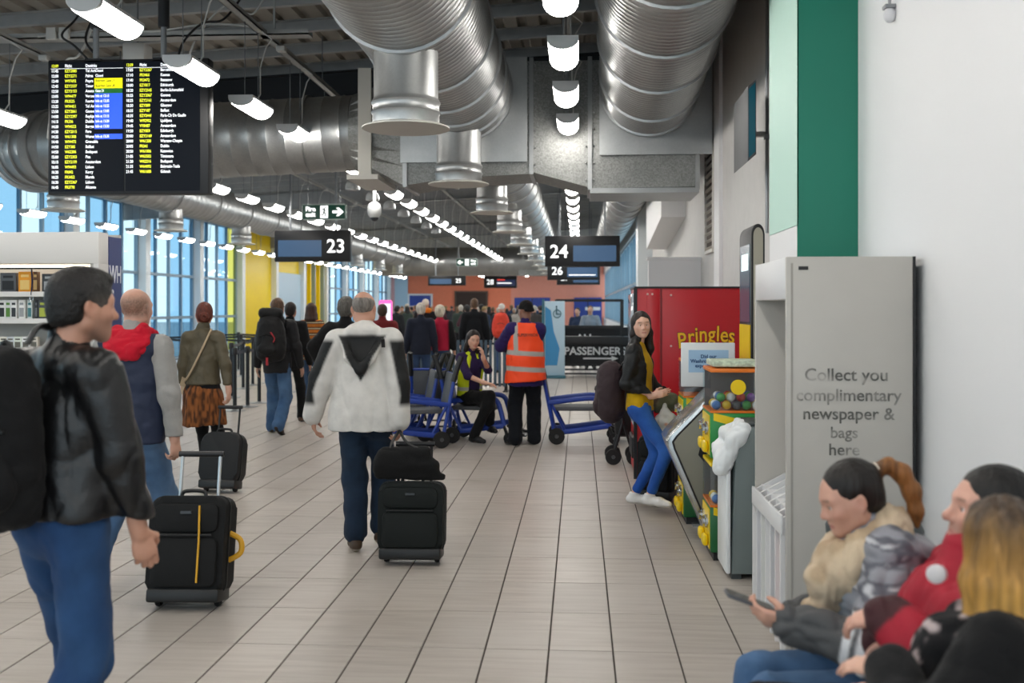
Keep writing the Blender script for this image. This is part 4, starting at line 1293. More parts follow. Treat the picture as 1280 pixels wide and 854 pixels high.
# queue fence of dark blue-grey slats
SLATE = mat('slate_blue_steel', '#4a5c6b', 0.45, 0.3)
qf = empty('queue_fence', (-4.2, 20.6, 0), 0, 'slate blue queue fence of upright slats behind the parked wheelchairs', 'fence')
MB().box(0, 2.75, -0.02, 0.02, 0.93, 0.97).build('top_rail', GBLK, qf, smooth=False)
MB().box(0, 2.75, -0.02, 0.02, 0.12, 0.16).build('bottom_rail', GBLK, qf, smooth=False)
slat0 = MB().box(-0.027, 0.027, -0.008, 0.008, 0.10, 1.02, bev=0.004, seg=1).build('slat', SLATE, qf)
for k in range(30):
    o = slat0 if k == 0 else slat0.copy()
    if k: COL.objects.link(o)
    o.location = (0.05 + 0.092 * k, -0.026, 0)
for x in (0.0, 1.37, 2.75):
    MB().box(x - 0.03, x + 0.03, -0.03, 0.03, 0, 1.05).build('post', GBLK, qf, smooth=False)
    MB().box(x - 0.05, x + 0.05, -0.2, 0.2, 0, 0.02).build('foot', GBLK, qf, smooth=False)

# stanchions
STB = mat('stanchion_black', '#1b2026', 0.4)
def make_post():
    t = empty('queue_post', (0, 0, 0), 0, 'black queue post with flat base and belt head in the roped lanes', 'queue post', 'queue posts in the roped lanes')
    MB().tube([(0, 0, 0.02), (0, 0, 0.98)], 0.032, 12).build('pole', STB, t)
    MB().lathe([(0.17, 0), (0.17, 0.008), (0.06, 0.022), (0.03, 0.03)], 20).build('base', mat('base_steel', '#9fa3a6', 0.3, 0.7), t)
    MB().lathe([(0.034, 0.90), (0.045, 0.91), (0.045, 1.0), (0.03, 1.02)], 14).build('belt_head', BLACK, t)
    return t
pp = make_post()
plist = [(293.5, 513.6), (309.5, 508.7), (324, 503.8), (304, 486), (316, 481.6), (373.5, 490), (289, 497)]
pw = [ground(*p) for p in plist]
for zz, xs in ((20.5, (-11.2, -9.9, -8.6)), (22.6, (-11.6, -10.4, -9.2, -8.0, -6.9)), (24.8, (-11.8, -10.6, -9.4, -8.2, -7.0, -5.8)), (27.0, (-10.4, -9.0, -7.6, -6.2))):
    pw += [Vector((x, zz, 0)) for x in xs]
for k, p in enumerate(pw):
    o = pp if k == 0 else copy_tree(pp)
    o.location = p
    if k < 7:
        o['label'] = 'black queue post, %s beyond the olive jacket' % ['foremost of the cluster', 'second nearest in the cluster', 'third nearest in the cluster', 'fifth nearest in the cluster', 'farthest in the cluster', 'alone right of the rucksack', 'fourth nearest in the cluster'][k]
    else:
        o['label'] = 'black queue post in a far roped lane, %s from the glass in row %s' % (ORD[[0, 1, 2, 0, 1, 2, 3, 4, 0, 1, 2, 3, 4, 5, 0, 1, 2, 3][k - 7]], ['one', 'two', 'three', 'four'][0 if k < 10 else 1 if k < 15 else 2 if k < 21 else 3])
pairs = [(0, 1), (1, 2), (3, 4), (6, 3), (7, 8), (8, 9), (10, 11), (11, 12), (12, 13), (13, 14), (15, 16), (16, 17), (17, 18), (18, 19), (19, 20), (21, 22), (22, 23), (23, 24)]
for a, b in pairs:
    A, B = pw[a], pw[b]
    d = (B - A); L_ = d.length; d.normalize()
    n_ = Vector((-d.y, d.x, 0))
    mb = MB()
    q = [A + d * 0.05, A.lerp(B, 0.5), B - d * 0.05]
    zc = (0.955, 0.93, 0.955)
    vs, fc = [], []
    for p, z in zip(q, zc):
        for sy in (-0.003, 0.003):
            for sz in (-0.025, 0.025):
                vs.append(tuple(p + n_ * sy + Vector((0, 0, z + sz))))
    for i in range(2):
        b0, b1 = i * 4, i * 4 + 4
        fc += [(b0, b0 + 1, b1 + 1, b1), (b0 + 2, b1 + 2, b1 + 3, b0 + 3), (b0 + 1, b0 + 3, b1 + 3, b1 + 1), (b0, b1, b1 + 2, b0 + 2)]
    fc += [(0, 2, 3, 1), (8, 9, 11, 10)]
    mb.poly(vs, fc)
    tag(mb.build('queue_belt', STB, smooth=False), 'dark webbing belt stretched between two black posts of the roped queue lanes', 'belt', 'queue belts between the posts')
# ================================================================ SHOP FIXTURE (left)
sf = empty('shop_display', (-4.41, 9.30, 0), 0, 'white shop display unit with shelves of small boxes and a navy end sign', 'shelving')
SHW = mat('shop_white', '#e4e2df', 0.45)
SHG = mat('shop_back_grey', '#bdbab4', 0.5)
wS = 3.4
MB().box(-wS, 0, 0, 0.20, 2.07, 2.36, bev=0.006).build('header', SHW, sf)
MB().box(-wS, 0, 0.42, 0.47, 0, 2.36).build('back_panel', SHG, sf, smooth=False)
MB().box(-0.05, 0, 0.0, 0.20, 0, 2.07).build('end_panel', SHW, sf, smooth=False)
MB().box(-0.04, 0.004, 0.20, 0.47, 0, 2.33).build('end_sign', mat('shop_navy', '#23306c', 0.4), sf, smooth=False)
MB().box(-0.09, -0.05, 0.02, 0.06, 0, 2.07).build('upright', SHG, sf, smooth=False)
text('WH', 0.23, mat('shop_letter', '#dcdfe8', 0.5), (0.006, 0.335, 1.97), FACE_RIGHT, sf, 'lettering', bold=0.004, sx=0.62)
text('S', 0.23, mat('shop_letter', ''), (0.006, 0.27, 1.74), FACE_RIGHT, sf, 'lettering', bold=0.004, sx=0.62)
for z in (1.80, 1.55, 1.27, 0.95, 0.6, 0.2):
    MB().box(-wS, -0.06, 0.08, 0.42, z - 0.02, z, bev=0.004).build('shelf', SHG, sf)
    MB().box(-wS, -0.06, 0.065, 0.08, z - 0.035, z + 0.012).build('price_rail', SHW, sf, smooth=False)
MB().box(-wS, -0.06, 0.06, 0.075, 2.02, 2.035).build('peg_rail', DARKSTEEL, sf, smooth=False)
SHLAMP = mat('shop_strip', '#fff4e0', 0.5, emit='#fff0d8', estr=3.0)
MB().box(-wS + 0.1, -0.10, 0.20, 0.26, 2.045, 2.065).build('strip_lamp', SHLAMP, sf, smooth=False)
def product(x, w, h, z, col, lab, d=0.05, yy=0.12, cols=None):
    t = empty('product_box', (-4.41 + x, 9.30 + yy, z), 0, lab, 'box', 'boxed goods on the shop display')
    MB().box(-w / 2, w / 2, 0, d, 0, h, bev=0.004).build('carton', mat('pack_' + col, col, 0.45), t)
    MB().box(-w * 0.36, w * 0.36, -0.002, 0, h * 0.15, h * 0.6).build('print', mat('pack_' + (cols or '#c9c9c9'), cols or '#c9c9c9', 0.5), t, smooth=False)
    MB().box(-w * 0.30, w * 0.30, -0.002, 0, h * 0.74, h * 0.86).build('title_strip', mat('pack_' + (cols or '#c9c9c9'), ''), t, smooth=False)
    return t
def sx_(px): return pt(px, 350, 9.42).x + 4.41
product(sx_(10), 0.155, 0.19, 1.80, '#54565a', 'grey and black boxed headset on the upper shelf, at its near end', cols='#1d1e20')
product(sx_(31), 0.125, 0.20, 1.80, '#f0a01c', 'bright orange boxed toy on the upper shelf of the display', cols='#f6cf7a')
product(sx_(44), 0.045, 0.20, 1.80, '#6d4a2c', 'narrow brown pack beside the orange box on the upper shelf', cols='#d4b072')
product(sx_(62), 0.15, 0.18, 1.80, '#36383c', 'charcoal boxed headset on the upper shelf beside the leather jacketed man', cols='#a3a7aa')
product(sx_(80), 0.10, 0.19, 1.80, '#8a8f96', 'silver grey pack on the upper shelf behind the leather jacketed man', cols='#40464e')
for k, (px, w, col, c2, nm) in enumerate(((2, 0.07, '#e9e9e6', '#2a2b2d', 'white box with a black print at the near end'), (10, 0.055, '#dfe2e0', '#5a8a3a', 'white box with a green print'),
        (17, 0.055, '#f0f0ee', '#303236', 'white box with a thin charcoal print'), (27, 0.06, '#f4f3f0', '#9fa2a4', 'white box with a pale grey print'),
        (37, 0.045, '#d9e4e2', '#3f7a80', 'mint box with a teal print'), (45, 0.03, '#2a2c30', '#6a6d70', 'slim black box'), (54, 0.10, '#4d5054', '#b8c24a', 'dark grey box with a lime square'),
        (66, 0.06, '#e4e4e0', '#8a3a3a', 'white box with a maroon print'))):
    product(sx_(px), w, 0.185, 1.55, col, nm + ' on the second display shelf', cols=c2)
for k, (px, col, nm) in enumerate(((4, '#eae6da', 'cream'), (13, '#d5d9dd', 'pale silver'), (22, '#e7eee2', 'pale lime'), (32, '#f2f2f2', 'plain white'), (42, '#d8d0c4', 'beige'))):
    product(sx_(px), 0.075, 0.12, 1.27, col, nm + ' small carton on the third shelf of the shop display', cols='#6c6a60')
ly = empty('lanyard', (sx_(43) - 4.41, 9.37, 1.70), 0, 'dark lanyard with a silver ring hanging in front of the orange boxed toy', 'lanyard')
MB().tube([(0, 0, 0.32), (0.006, 0, 0.2), (-0.004, 0, 0.08)], 0.008, 6).build('strap', mat('lanyard_navy', '#1d2440', 0.6), ly)
MB().tube([(0.018 * math.cos(a), 0, 0.05 + 0.025 * math.sin(a)) for a in [2 * PI * i / 12 for i in range(12)]], 0.004, 5, closed=True).build('ring', CHROME, ly)
# white round column behind the shop
struct(MB().lathe([(0.55, 0.0), (0.55, 4.9)], 32, TR(-8.55, 12.2, 0)).build('wall_column_round', WHITE_WALL))

# ================================================================ WHEELCHAIRS
WBLUE = mat('wheelchair_blue', '#1f3f9c', 0.35)
WGREY = mat('wheelchair_grey', '#55585c', 0.6)
RUBBER = mat('black_rubber', '#121213', 0.7)
HUB = mat('hub_grey', '#4c4e50', 0.4)
def catmull(P, n=5):
    P = [Vector(p) for p in P]
    Q = []
    for i in range(len(P) - 1):
        p0, p1, p2, p3 = P[max(i - 1, 0)], P[i], P[i + 1], P[min(i + 2, len(P) - 1)]
        for s_ in range(n):
            t = s_ / n
            Q.append(0.5 * ((2 * p1) + (-p0 + p2) * t + (2 * p0 - 5 * p1 + 4 * p2 - p3) * t * t + (-p0 + 3 * p1 - 3 * p2 + p3) * t ** 3))
    Q.append(P[-1])
    return Q
def wheel(parent, x, y, r, name='wheel', w=0.035):
    mb = MB()
    mb.lathe([(r * 0.62, -w / 2), (r * 0.92, -w / 2), (r, -w / 4), (r, w / 4), (r * 0.92, w / 2), (r * 0.62, w / 2)], 20, TR(x, y, r) @ RX(PI / 2))
    o = mb.build(name, RUBBER, parent)
    MB().lathe([(r * 0.2, -w / 2 - 0.012), (r * 0.25, -w / 2), (r * 0.62, -w / 2 + 0.006), (r * 0.62, w / 2 - 0.006), (r * 0.25, w / 2), (r * 0.2, w / 2 + 0.012)], 16, TR(x, y, r) @ RX(PI / 2)).build('hub', HUB, o)
    return o
def make_wheelchair(label, loc, rz):
    t = empty('wheelchair', loc, rz, label, 'wheelchair')
    for s in (-1, 1):
        y = 0.25 * s
        f = MB()
        f.tube(catmull([(-0.36, y, 0.14), (-0.10, y, 0.16), (0.18, y, 0.20), (0.33, y, 0.22)]), 0.022, 8, ry=1.5)
        f.build('lower_tube', WBLUE, t)
        f = MB()
        f.tube(catmull([(-0.40, y, 0.50), (-0.15, y, 0.535), (0.12, y, 0.56), (0.24, y, 0.53), (0.29, y, 0.42), (0.34, y, 0.22)]), 0.024, 8, ry=1.3)
        f.build('arm_tube', WBLUE, t)
        MB().tube([(-0.33, y, 0.14), (-0.40, y, 0.50), (-0.46, y, 0.80)], 0.022, 8).build('back_post', WBLUE, t)
        MB().tube([(-0.20, y, 0.16), (-0.36, y, 0.48)], 0.018, 8).build('brace', WBLUE, t)
        MB().tube(catmull([(-0.45, y, 0.78), (-0.50, y, 0.95), (-0.55, y, 1.08)]), 0.034, 8).build('push_grip', BLACK, t)
        wheel(t, -0.30, y + 0.05 * s, 0.10)
        c = MB().tube([(0.33, y, 0.23), (0.36, y, 0.15), (0.38, y, 0.075)], 0.02, 8).build('caster_fork', BLACK, t)
        wheel(t, 0.40, y, 0.07, 'caster', 0.03)
        MB().tube([(0.36, y * 0.7, 0.22), (0.50, y * 0.7, 0.12), (0.58, y * 0.7, 0.10)], 0.018, 8).build('footrest_arm', BLACK, t)
    MB().box(-0.34, 0.22, -0.22, 0.22, 0.40, 0.45, bev=0.015).build('seat', WGREY, t)
    MB().box(-0.02, 0.02, -0.22, 0.22, 0.0, 0.42, TR(-0.39, 0, 0.46) @ RY(-0.18), bev=0.012).build('backrest', WGREY, t)
    MB().tube([(-0.47, -0.24, 0.86), (-0.47, 0.24, 0.86)], 0.018, 8).build('back_bar', WBLUE, t)
    MB().box(0.46, 0.60, -0.20, 0.20, 0.085, 0.10, bev=0.005).build('footplate', BLACK, t)
    MB().tube([(-0.30, -0.25, 0.10), (-0.30, 0.25, 0.10)], 0.012, 8).build('axle', HUB, t)
    return t
WCH = [make_wheelchair('blue framed airport wheelchair parked sideways between the orange vest man and the standing woman', (0.02, 12.95, 0), 0.02),
       make_wheelchair('blue framed airport wheelchair carrying the seated staff woman', (-1.22, 12.95, 0), -0.12),
       make_wheelchair('blue parked wheelchair directly behind the back of the seated staff woman', (-2.00, 12.42, 0), PI + 0.30),
       make_wheelchair('blue parked wheelchair half hidden by the white coated man', (-2.28, 12.98, 0), PI + 0.30)]
make_wheelchair('blue parked wheelchair in the back row, its grey backrest turned to the aisle', (-1.95, 13.9, 0), 1.60)
# folded black pushchair by the standing woman
st = empty('pushchair', (0.48, 11.2, 0), 0, 'folded black pushchair behind the brown backpack', 'pushchair')
for s in (-0.16, 0.16):
    MB().tube([(-0.12, s, 0.10), (-0.02, s, 0.45), (-0.06, s, 0.85)], 0.016, 8).build('frame_tube', BLACK, st)
    wheel(st, -0.12, s, 0.085); wheel(st, 0.10, s, 0.085)
    MB().tube([(0.10, s, 0.085), (-0.02, s, 0.45)], 0.014, 8).build('frame_strut', BLACK, st)
MB().box(-0.10, 0.08, -0.14, 0.14, 0.30, 0.80, bev=0.04).build('folded_fabric', RUBBER, st)

# ================================================================ LUGGAGE
CASE_BLK = mat('suitcase_black', '#0b0c0d', 0.7, bump=0.25, bscale=220, spec=0.3)
CASE_GRN = mat('suitcase_dark_green', '#0d1312', 0.7, bump=0.25, bscale=220, spec=0.3)
CASE_HARD = mat('suitcase_charcoal', '#111214', 0.55, bump=0.15, bscale=120, spec=0.35)
TRIMB = mat('case_trim', '#0d0e0f', 0.45)
ALU = mat('handle_aluminium', '#c9cbcd', 0.3, 0.8)
def suitcase(loc, rz, label, w, h, d, m, tilt, rod, rodmat=ALU, roundness=0.06, accent=None, pockets=True, side_handle=None):
    """upright cabin case, front towards -Y; tilt leans its top towards +Y about the wheels"""
    t = empty('suitcase', loc, rz, label, 'suitcase')
    M = TR(0, 0, 0.03) @ RX(-tilt)
    M0 = M @ TR(0, -d / 2, 0)
    out = rrect(w, h, roundness, 5)
    mb = MB()
    mb.prism(out, 0, d, M0 @ TR(0, 0, 0.04 + h / 2) @ XZ, bev=0.025, seg=3)
    mb.build('shell', m, t)
    if pockets:
        MB().prism(rrect(w * 0.86, h * 0.50, 0.04, 4), 0, 0.035, M0 @ TR(0, -0.030, 0.05 + h * 0.31) @ XZ, bev=0.015).build('lower_pocket', m, t)
        MB().prism(rrect(w * 0.84, h * 0.30, 0.04, 4), 0, 0.022, M0 @ TR(0, -0.020, 0.05 + h * 0.76) @ XZ, bev=0.012).build('upper_pocket', m, t)
        zp = MB().tube([M0 @ Vector((-w * 0.36, -0.034, 0.05 + h * 0.585)), M0 @ Vector((w * 0.36, -0.034, 0.05 + h * 0.585))], 0.006, 6)
        zp.build('zip', TRIMB, t)
        MB().box(-0.03, 0.03, -0.03, -0.018, 0.05 + h * 0.80, 0.05 + h * 0.83, M0).build('badge', mat('case_badge', '#3c3f41', 0.4, 0.4), t, smooth=False)
    MB().prism(rrect(w + 0.012, h + 0.012, roundness, 5), 0, 0.012, M0 @ TR(0, d * 0.35, 0.04 + h / 2) @ XZ).build('piping', TRIMB, t)
    MB().box(-w / 2 + 0.01, w / 2 - 0.01, -0.012, d * 0.9, 0.0, 0.075, M0, bev=0.015).build('bottom_guard', TRIMB, t)
    for s in (-1, 1):
        wl = MB().lathe([(0.018, -0.014), (0.036, -0.014), (0.040, 0), (0.036, 0.014), (0.018, 0.014)], 16, TR(s * (w / 2 - 0.045), 0.0, 0.040) @ RY(PI / 2))
        wl.build('wheel', RUBBER, t)
        MB().box(s * (w / 2 - 0.045) - 0.028, s * (w / 2 - 0.045) + 0.028, -0.01, 0.05, 0.045, 0.10, bev=0.01).build('wheel_housing', TRIMB, t)
    MB().tube(catmull([M0 @ Vector((-0.07, d * 0.4, 0.04 + h)), M0 @ Vector((-0.05, d * 0.4, 0.07 + h)), M0 @ Vector((0.05, d * 0.4, 0.07 + h)), M0 @ Vector((0.07, d * 0.4, 0.04 + h))]), 0.011, 8).build('top_grip', TRIMB, t)
    if rod > 0:
        hw = w * 0.26
        for s in (-1, 1):
            MB().tube([M0 @ Vector((s * hw, d * 0.8, 0.04 + h * 0.9)), M0 @ Vector((s * hw, d * 0.8, 0.04 + h + rod))], 0.010, 8).build('handle_rod', rodmat, t)
        MB().tube([M0 @ Vector((-hw - 0.02, d * 0.8, 0.045 + h + rod)), M0 @ Vector((hw + 0.02, d * 0.8, 0.045 + h + rod))], 0.017, 10).build('pull_grip', BLACK, t)
    if accent:
        MB().tube([M0 @ Vector((w * 0.17, -0.022, h * 0.98)), M0 @ Vector((w * 0.20, -0.040, h * 0.62)), M0 @ Vector((w * 0.20, -0.042, h * 0.20))], 0.006, 6).build('yellow_zip', accent, t)
    if side_handle:
        MB().tube(catmull([M0 @ Vector((w / 2, d * 0.5, 0.04 + h * 0.62)), M0 @ Vector((w / 2 + 0.06, d * 0.5, 0.04 + h * 0.55)), M0 @ Vector((w / 2 + 0.065, d * 0.5, 0.04 + h * 0.42)), M0 @ Vector((w / 2, d * 0.5, 0.04 + h * 0.34))]), 0.016, 8).build('side_handle', side_handle, t)
    return t, M0, h, d
AMBER = mat('amber_trim', '#d9a11c', 0.5)
c1 = ground(236, 758)
case1 = suitcase((c1.x, c1.y, 0), 0.05, 'black wheeled suitcase with a yellow zip and amber handle behind the red hooded man', 0.42, 0.53, 0.24, CASE_BLK, 0.20, 0.24, accent=AMBER, side_handle=AMBER)
c2 = ground(276, 615)
case2 = suitcase((c2.x, c2.y, 0), -0.05, 'small charcoal rounded suitcase pulled by the woman in the olive jacket', 0.36, 0.46, 0.22, CASE_HARD, 0.22, 0.24, rodmat=TRIMB, roundness=0.09, pockets=False)
c3 = ground(515, 703)
case3 = suitcase((c3.x, c3.y, 0), 0.02, 'dark green wheeled suitcase standing under the soft black bag', 0.42, 0.45, 0.24, CASE_GRN, 0.12, 0.24, rodmat=TRIMB)
c4 = ground(826, 634)
suitcase((c4.x, c4.y + 0.28, 0), -0.4, 'black suitcase standing on the floor behind the white trainers', 0.30, 0.50, 0.22, CASE_BLK, 0.0, 0, pockets=True)
# ================================================================ PEOPLE: implicit surfaces meshed with surface nets
A3 = lambda *v: np.array(v if len(v) > 1 else v[0], dtype=np.float64)
def nrm(v):
    v = np.asarray(v, float)
    return v / max(np.linalg.norm(v), 1e-9)
def rot3(rx=0.0, ry=0.0, rz=0.0):
    return np.array(Euler((rx, ry, rz), 'XYZ').to_matrix())

def vnoise(P, f, seed=0):
    """smooth value noise in -1..1"""
    Q = P * f + seed * 17.31
    I = np.floor(Q).astype(np.int64)
    T = Q - I
    T = T * T * (3 - 2 * T)
    out = np.zeros(len(P))
    for dx in (0, 1):
        for dy in (0, 1):
            for dz in (0, 1):
                h = (I[:, 0] + dx) * 73856093 ^ (I[:, 1] + dy) * 19349663 ^ (I[:, 2] + dz) * 83492791
                h = (h ^ (h >> 13)) * 1274126177
                v = ((h ^ (h >> 16)) & 0xffff) / 32767.5 - 1
                w = (T[:, 0] if dx else 1 - T[:, 0]) * (T[:, 1] if dy else 1 - T[:, 1]) * (T[:, 2] if dz else 1 - T[:, 2])
                out += w * v
    return out

def axis_pts(lo, hi, base, dense):
    out = [lo]
    x = lo
    while x < hi:
        st = base
        for a, b, s_ in dense:
            if a - base * 0.5 <= x <= b: st = min(st, s_)
        x += st
        out.append(x)
    return np.array(out)

class Sdf:
    def __init__(s): s.ops = []
    def cone(s, a, b, ra, rb=None, k=0.03, flat=None, op='u'):
        s.ops.append(('c', A3(a), A3(b), ra, ra if rb is None else rb, k, flat, op)); return s
    def ball(s, c, r, k=0.02, op='u'):
        return s.cone(c, A3(c) + 1e-4, r, r, k, None, op)
    def ell(s, c, r, R=None, k=0.02, op='u'):
        s.ops.append(('e', A3(c), A3(r), np.eye(3) if R is None else R, k, op)); return s
    def cut(s, p, n, k=0.004):
        """keep the side the normal points away from"""
        s.ops.append(('p', A3(p), nrm(n), k)); return s
    def chain(s, pts, rs, k=0.03, flat=None):
        for i in range(len(pts) - 1):
            s.cone(pts[i], pts[i + 1], rs[i], rs[i + 1], k, flat)
        return s
    def mesh(s, res, dense=((), (), ())):
        lo, hi = np.full(3, 1e9), np.full(3, -1e9)
        for o in s.ops:
            if o[0] == 'c' and o[7] == 'u':
                m = max(o[3], o[4]) + o[5] * 0.3
                lo = np.minimum(lo, np.minimum(o[1], o[2]) - m); hi = np.maximum(hi, np.maximum(o[1], o[2]) + m)
            elif o[0] == 'e' and o[5] == 'u':
                m = max(o[2]) + 0.01
                lo = np.minimum(lo, o[1] - m); hi = np.maximum(hi, o[1] + m)
        ax = [axis_pts(lo[i] - 2.5 * res, hi[i] + 2.5 * res, res, dense[i]) for i in range(3)]
        F = np.full([len(a) for a in ax], 0.3, np.float32)
        for o in s.ops:
            if o[0] == 'p':
                d = ((ax[0] - o[1][0]) * o[2][0])[:, None, None] + ((ax[1] - o[1][1]) * o[2][1])[None, :, None] + ((ax[2] - o[1][2]) * o[2][2])[None, None, :]
                F = np.maximum(F, d.astype(np.float32))
                continue
            if o[0] == 'c':
                _, a, b, ra, rb, k, flat, op = o
                m = max(ra, rb) + k + 2.5 * res
                l, h = np.minimum(a, b) - m, np.maximum(a, b) + m
            else:
                _, c, r, R, k, op = o
                m = max(r) + k + 2.5 * res
                l, h = c - m, c + m
            sl = []
            for i in range(3):
                i0, i1 = np.searchsorted(ax[i], l[i]), np.searchsorted(ax[i], h[i])
                sl.append(slice(i0, i1))
            if any(q.stop <= q.start for q in sl): continue
            x, y, z = ax[0][sl[0]][:, None, None], ax[1][sl[1]][None, :, None], ax[2][sl[2]][None, None, :]
            if o[0] == 'c':
                px, py, pz = x - a[0], y - a[1], z - a[2]
                ab = b - a
                if flat is not None:
                    n, sc = nrm(flat[0]), flat[1] - 1
                    dt = px * n[0] + py * n[1] + pz * n[2]
                    px, py, pz = px + n[0] * dt * sc, py + n[1] * dt * sc, pz + n[2] * dt * sc
                    ab = ab + n * (ab @ n) * sc
                t = np.clip((px * ab[0] + py * ab[1] + pz * ab[2]) / max(ab @ ab, 1e-12), 0, 1)
                d = np.sqrt((px - t * ab[0]) ** 2 + (py - t * ab[1]) ** 2 + (pz - t * ab[2]) ** 2) - (ra + (rb - ra) * t)
            else:
                px, py, pz = x - c[0], y - c[1], z - c[2]
                q = [px * R[0, i] + py * R[1, i] + pz * R[2, i] for i in range(3)]
                k0 = np.sqrt((q[0] / r[0]) ** 2 + (q[1] / r[1]) ** 2 + (q[2] / r[2]) ** 2)
                k1 = np.sqrt((q[0] / r[0] ** 2) ** 2 + (q[1] / r[1] ** 2) ** 2 + (q[2] / r[2] ** 2) ** 2)
                d = k0 * (k0 - 1) / np.maximum(k1, 1e-6)
            f = F[sl[0], sl[1], sl[2]]
            if op == 'u':
                g = np.clip(0.5 + 0.5 * (f - d) / k, 0, 1)
                F[sl[0], sl[1], sl[2]] = f * (1 - g) + d * g - k * g * (1 - g)
            else:
                g = np.clip(0.5 - 0.5 * (f + d) / k, 0, 1)
                F[sl[0], sl[1], sl[2]] = f * (1 - g) - d * g + k * g * (1 - g)
        return nets(F, ax)

def nets(F, ax):
    S = F < 0
    nx, ny, nz = F.shape
    c = [S[i:nx - 1 + i, j:ny - 1 + j, k:nz - 1 + k] for i in (0, 1) for j in (0, 1) for k in (0, 1)]
    cnt = sum(q.astype(np.int8) for q in c)
    act = (cnt > 0) & (cnt < 8)
    I = np.argwhere(act)
    idx = np.full(act.shape, -1, np.int64)
    idx[act] = np.arange(len(I))
    acc, num = np.zeros((len(I), 3)), np.zeros(len(I))
    cs = [(i, j, k) for i in (0, 1) for j in (0, 1) for k in (0, 1)]
    val = {q: F[I[:, 0] + q[0], I[:, 1] + q[1], I[:, 2] + q[2]].astype(np.float64) for q in cs}
    pos = {q: np.stack([ax[d][I[:, d] + q[d]] for d in range(3)], 1) for q in cs}
    for a in cs:
        for d in range(3):
            if a[d]: continue
            b = tuple(1 if e == d else a[e] for e in range(3))
            va, vb = val[a], val[b]
            m = (va < 0) != (vb < 0)
            t = np.where(m, va / np.where(m, va - vb, 1), 0)[:, None]
            acc += np.where(m[:, None], pos[a] + (pos[b] - pos[a]) * t, 0)
            num += m
    V = acc / np.maximum(num, 1)[:, None]
    Q = []
    for d in range(3):
        e1, e2 = (d + 1) % 3, (d + 2) % 3
        n_ = [nx, ny, nz]
        s0 = [slice(None)] * 3; s1 = [slice(None)] * 3
        s0[d] = slice(0, n_[d] - 1); s1[d] = slice(1, n_[d])
        a, b = S[tuple(s0)], S[tuple(s1)]
        E = np.argwhere(a != b)
        E = E[(E[:, e1] > 0) & (E[:, e2] > 0) & (E[:, e1] < n_[e1] - 1) & (E[:, e2] < n_[e2] - 1)]
        ins = a[E[:, 0], E[:, 1], E[:, 2]]
        def cell(o1, o2):
            q = E.copy(); q[:, e1] += o1; q[:, e2] += o2
            return idx[q[:, 0], q[:, 1], q[:, 2]]
        q = np.stack([cell(-1, -1), cell(0, -1), cell(0, 0), cell(-1, 0)], 1)
        q[~ins] = q[~ins][:, ::-1]
        Q.append(q)
    Q = np.concatenate(Q)
    Q = Q[(Q >= 0).all(1)]
    return V, Q

def vnormals(V, Q):
    n = np.cross(V[Q[:, 2]] - V[Q[:, 0]], V[Q[:, 3]] - V[Q[:, 1]])
    N = np.zeros_like(V)
    for i in range(4): np.add.at(N, Q[:, i], n)
    return N / np.maximum(np.linalg.norm(N, axis=1), 1e-12)[:, None]

def sdf_object(name, sdf, res, m, parent, dense=((), (), ()), folds=None, paint=None, label=None, deform=None, smooth=1):
    V, Q = sdf.mesh(res, dense)
    if smooth:
        for _ in range(smooth):
            acc, cn = np.zeros_like(V), np.zeros(len(V))
            for i in range(4):
                for j in (1, 3):
                    np.add.at(acc, Q[:, i], V[Q[:, (i + j) % 4]]); np.add.at(cn, Q[:, i], 1)
            V = V * 0.6 + 0.4 * acc / np.maximum(cn, 1)[:, None]
    V0 = V
    if folds:
        N = vnormals(V, Q)
        amp, f, st, seed = folds
        S_ = V * A3(st)
        W_ = S_ + (0.35 / f) * np.stack([vnoise(S_, f * 0.8, seed + 11), vnoise(S_, f * 0.8, seed + 12), vnoise(S_, f * 0.8, seed + 13)], 1)
        d = 1.5 * (np.abs(vnoise(W_, f, seed)) ** 0.7 - 0.45) + 0.9 * (np.abs(vnoise(W_, f * 2.1, seed + 5)) ** 0.8 - 0.4)
        V = V + N * (d * amp)[:, None]
    me = bpy.data.meshes.new(name)
    me.vertices.add(len(V)); me.vertices.foreach_set('co', V.astype(np.float32).ravel())
    me.loops.add(len(Q) * 4); me.loops.foreach_set('vertex_index', Q.astype(np.int32).ravel())
    me.polygons.add(len(Q)); me.polygons.foreach_set('loop_start', np.arange(0, len(Q) * 4, 4, dtype=np.int32))
    me.polygons.foreach_set('use_smooth', np.ones(len(Q), bool))
    me.update(calc_edges=True)
    if paint is not None:
        C = paint(V0)
        at = me.attributes.new('col', 'FLOAT_COLOR', 'POINT')
        at.data.foreach_set('color', np.concatenate([C, np.ones((len(C), 1))], 1).astype(np.float32).ravel())
    o = mesh_object(name, me, m, parent)
    if label: o['label'] = label
    return o

def C3(h): return np.array(hexc(h))
def solid(h):
    return lambda V: np.tile(C3(h), (len(V), 1))
def blend(C, mask, h):
    mk = np.clip(mask, 0, 1)[:, None]
    return C * (1 - mk) + C3(h)[None] * mk
def soft(x, w): return np.clip(0.5 + x / w, 0, 1)
def segd(V, a, b):
    a, b = A3(a), A3(b)
    t = np.clip(((V - a) @ (b - a)) / max((b - a) @ (b - a), 1e-9), 0, 1)
    return np.linalg.norm(V - (a + t[:, None] * (b - a)), axis=1)

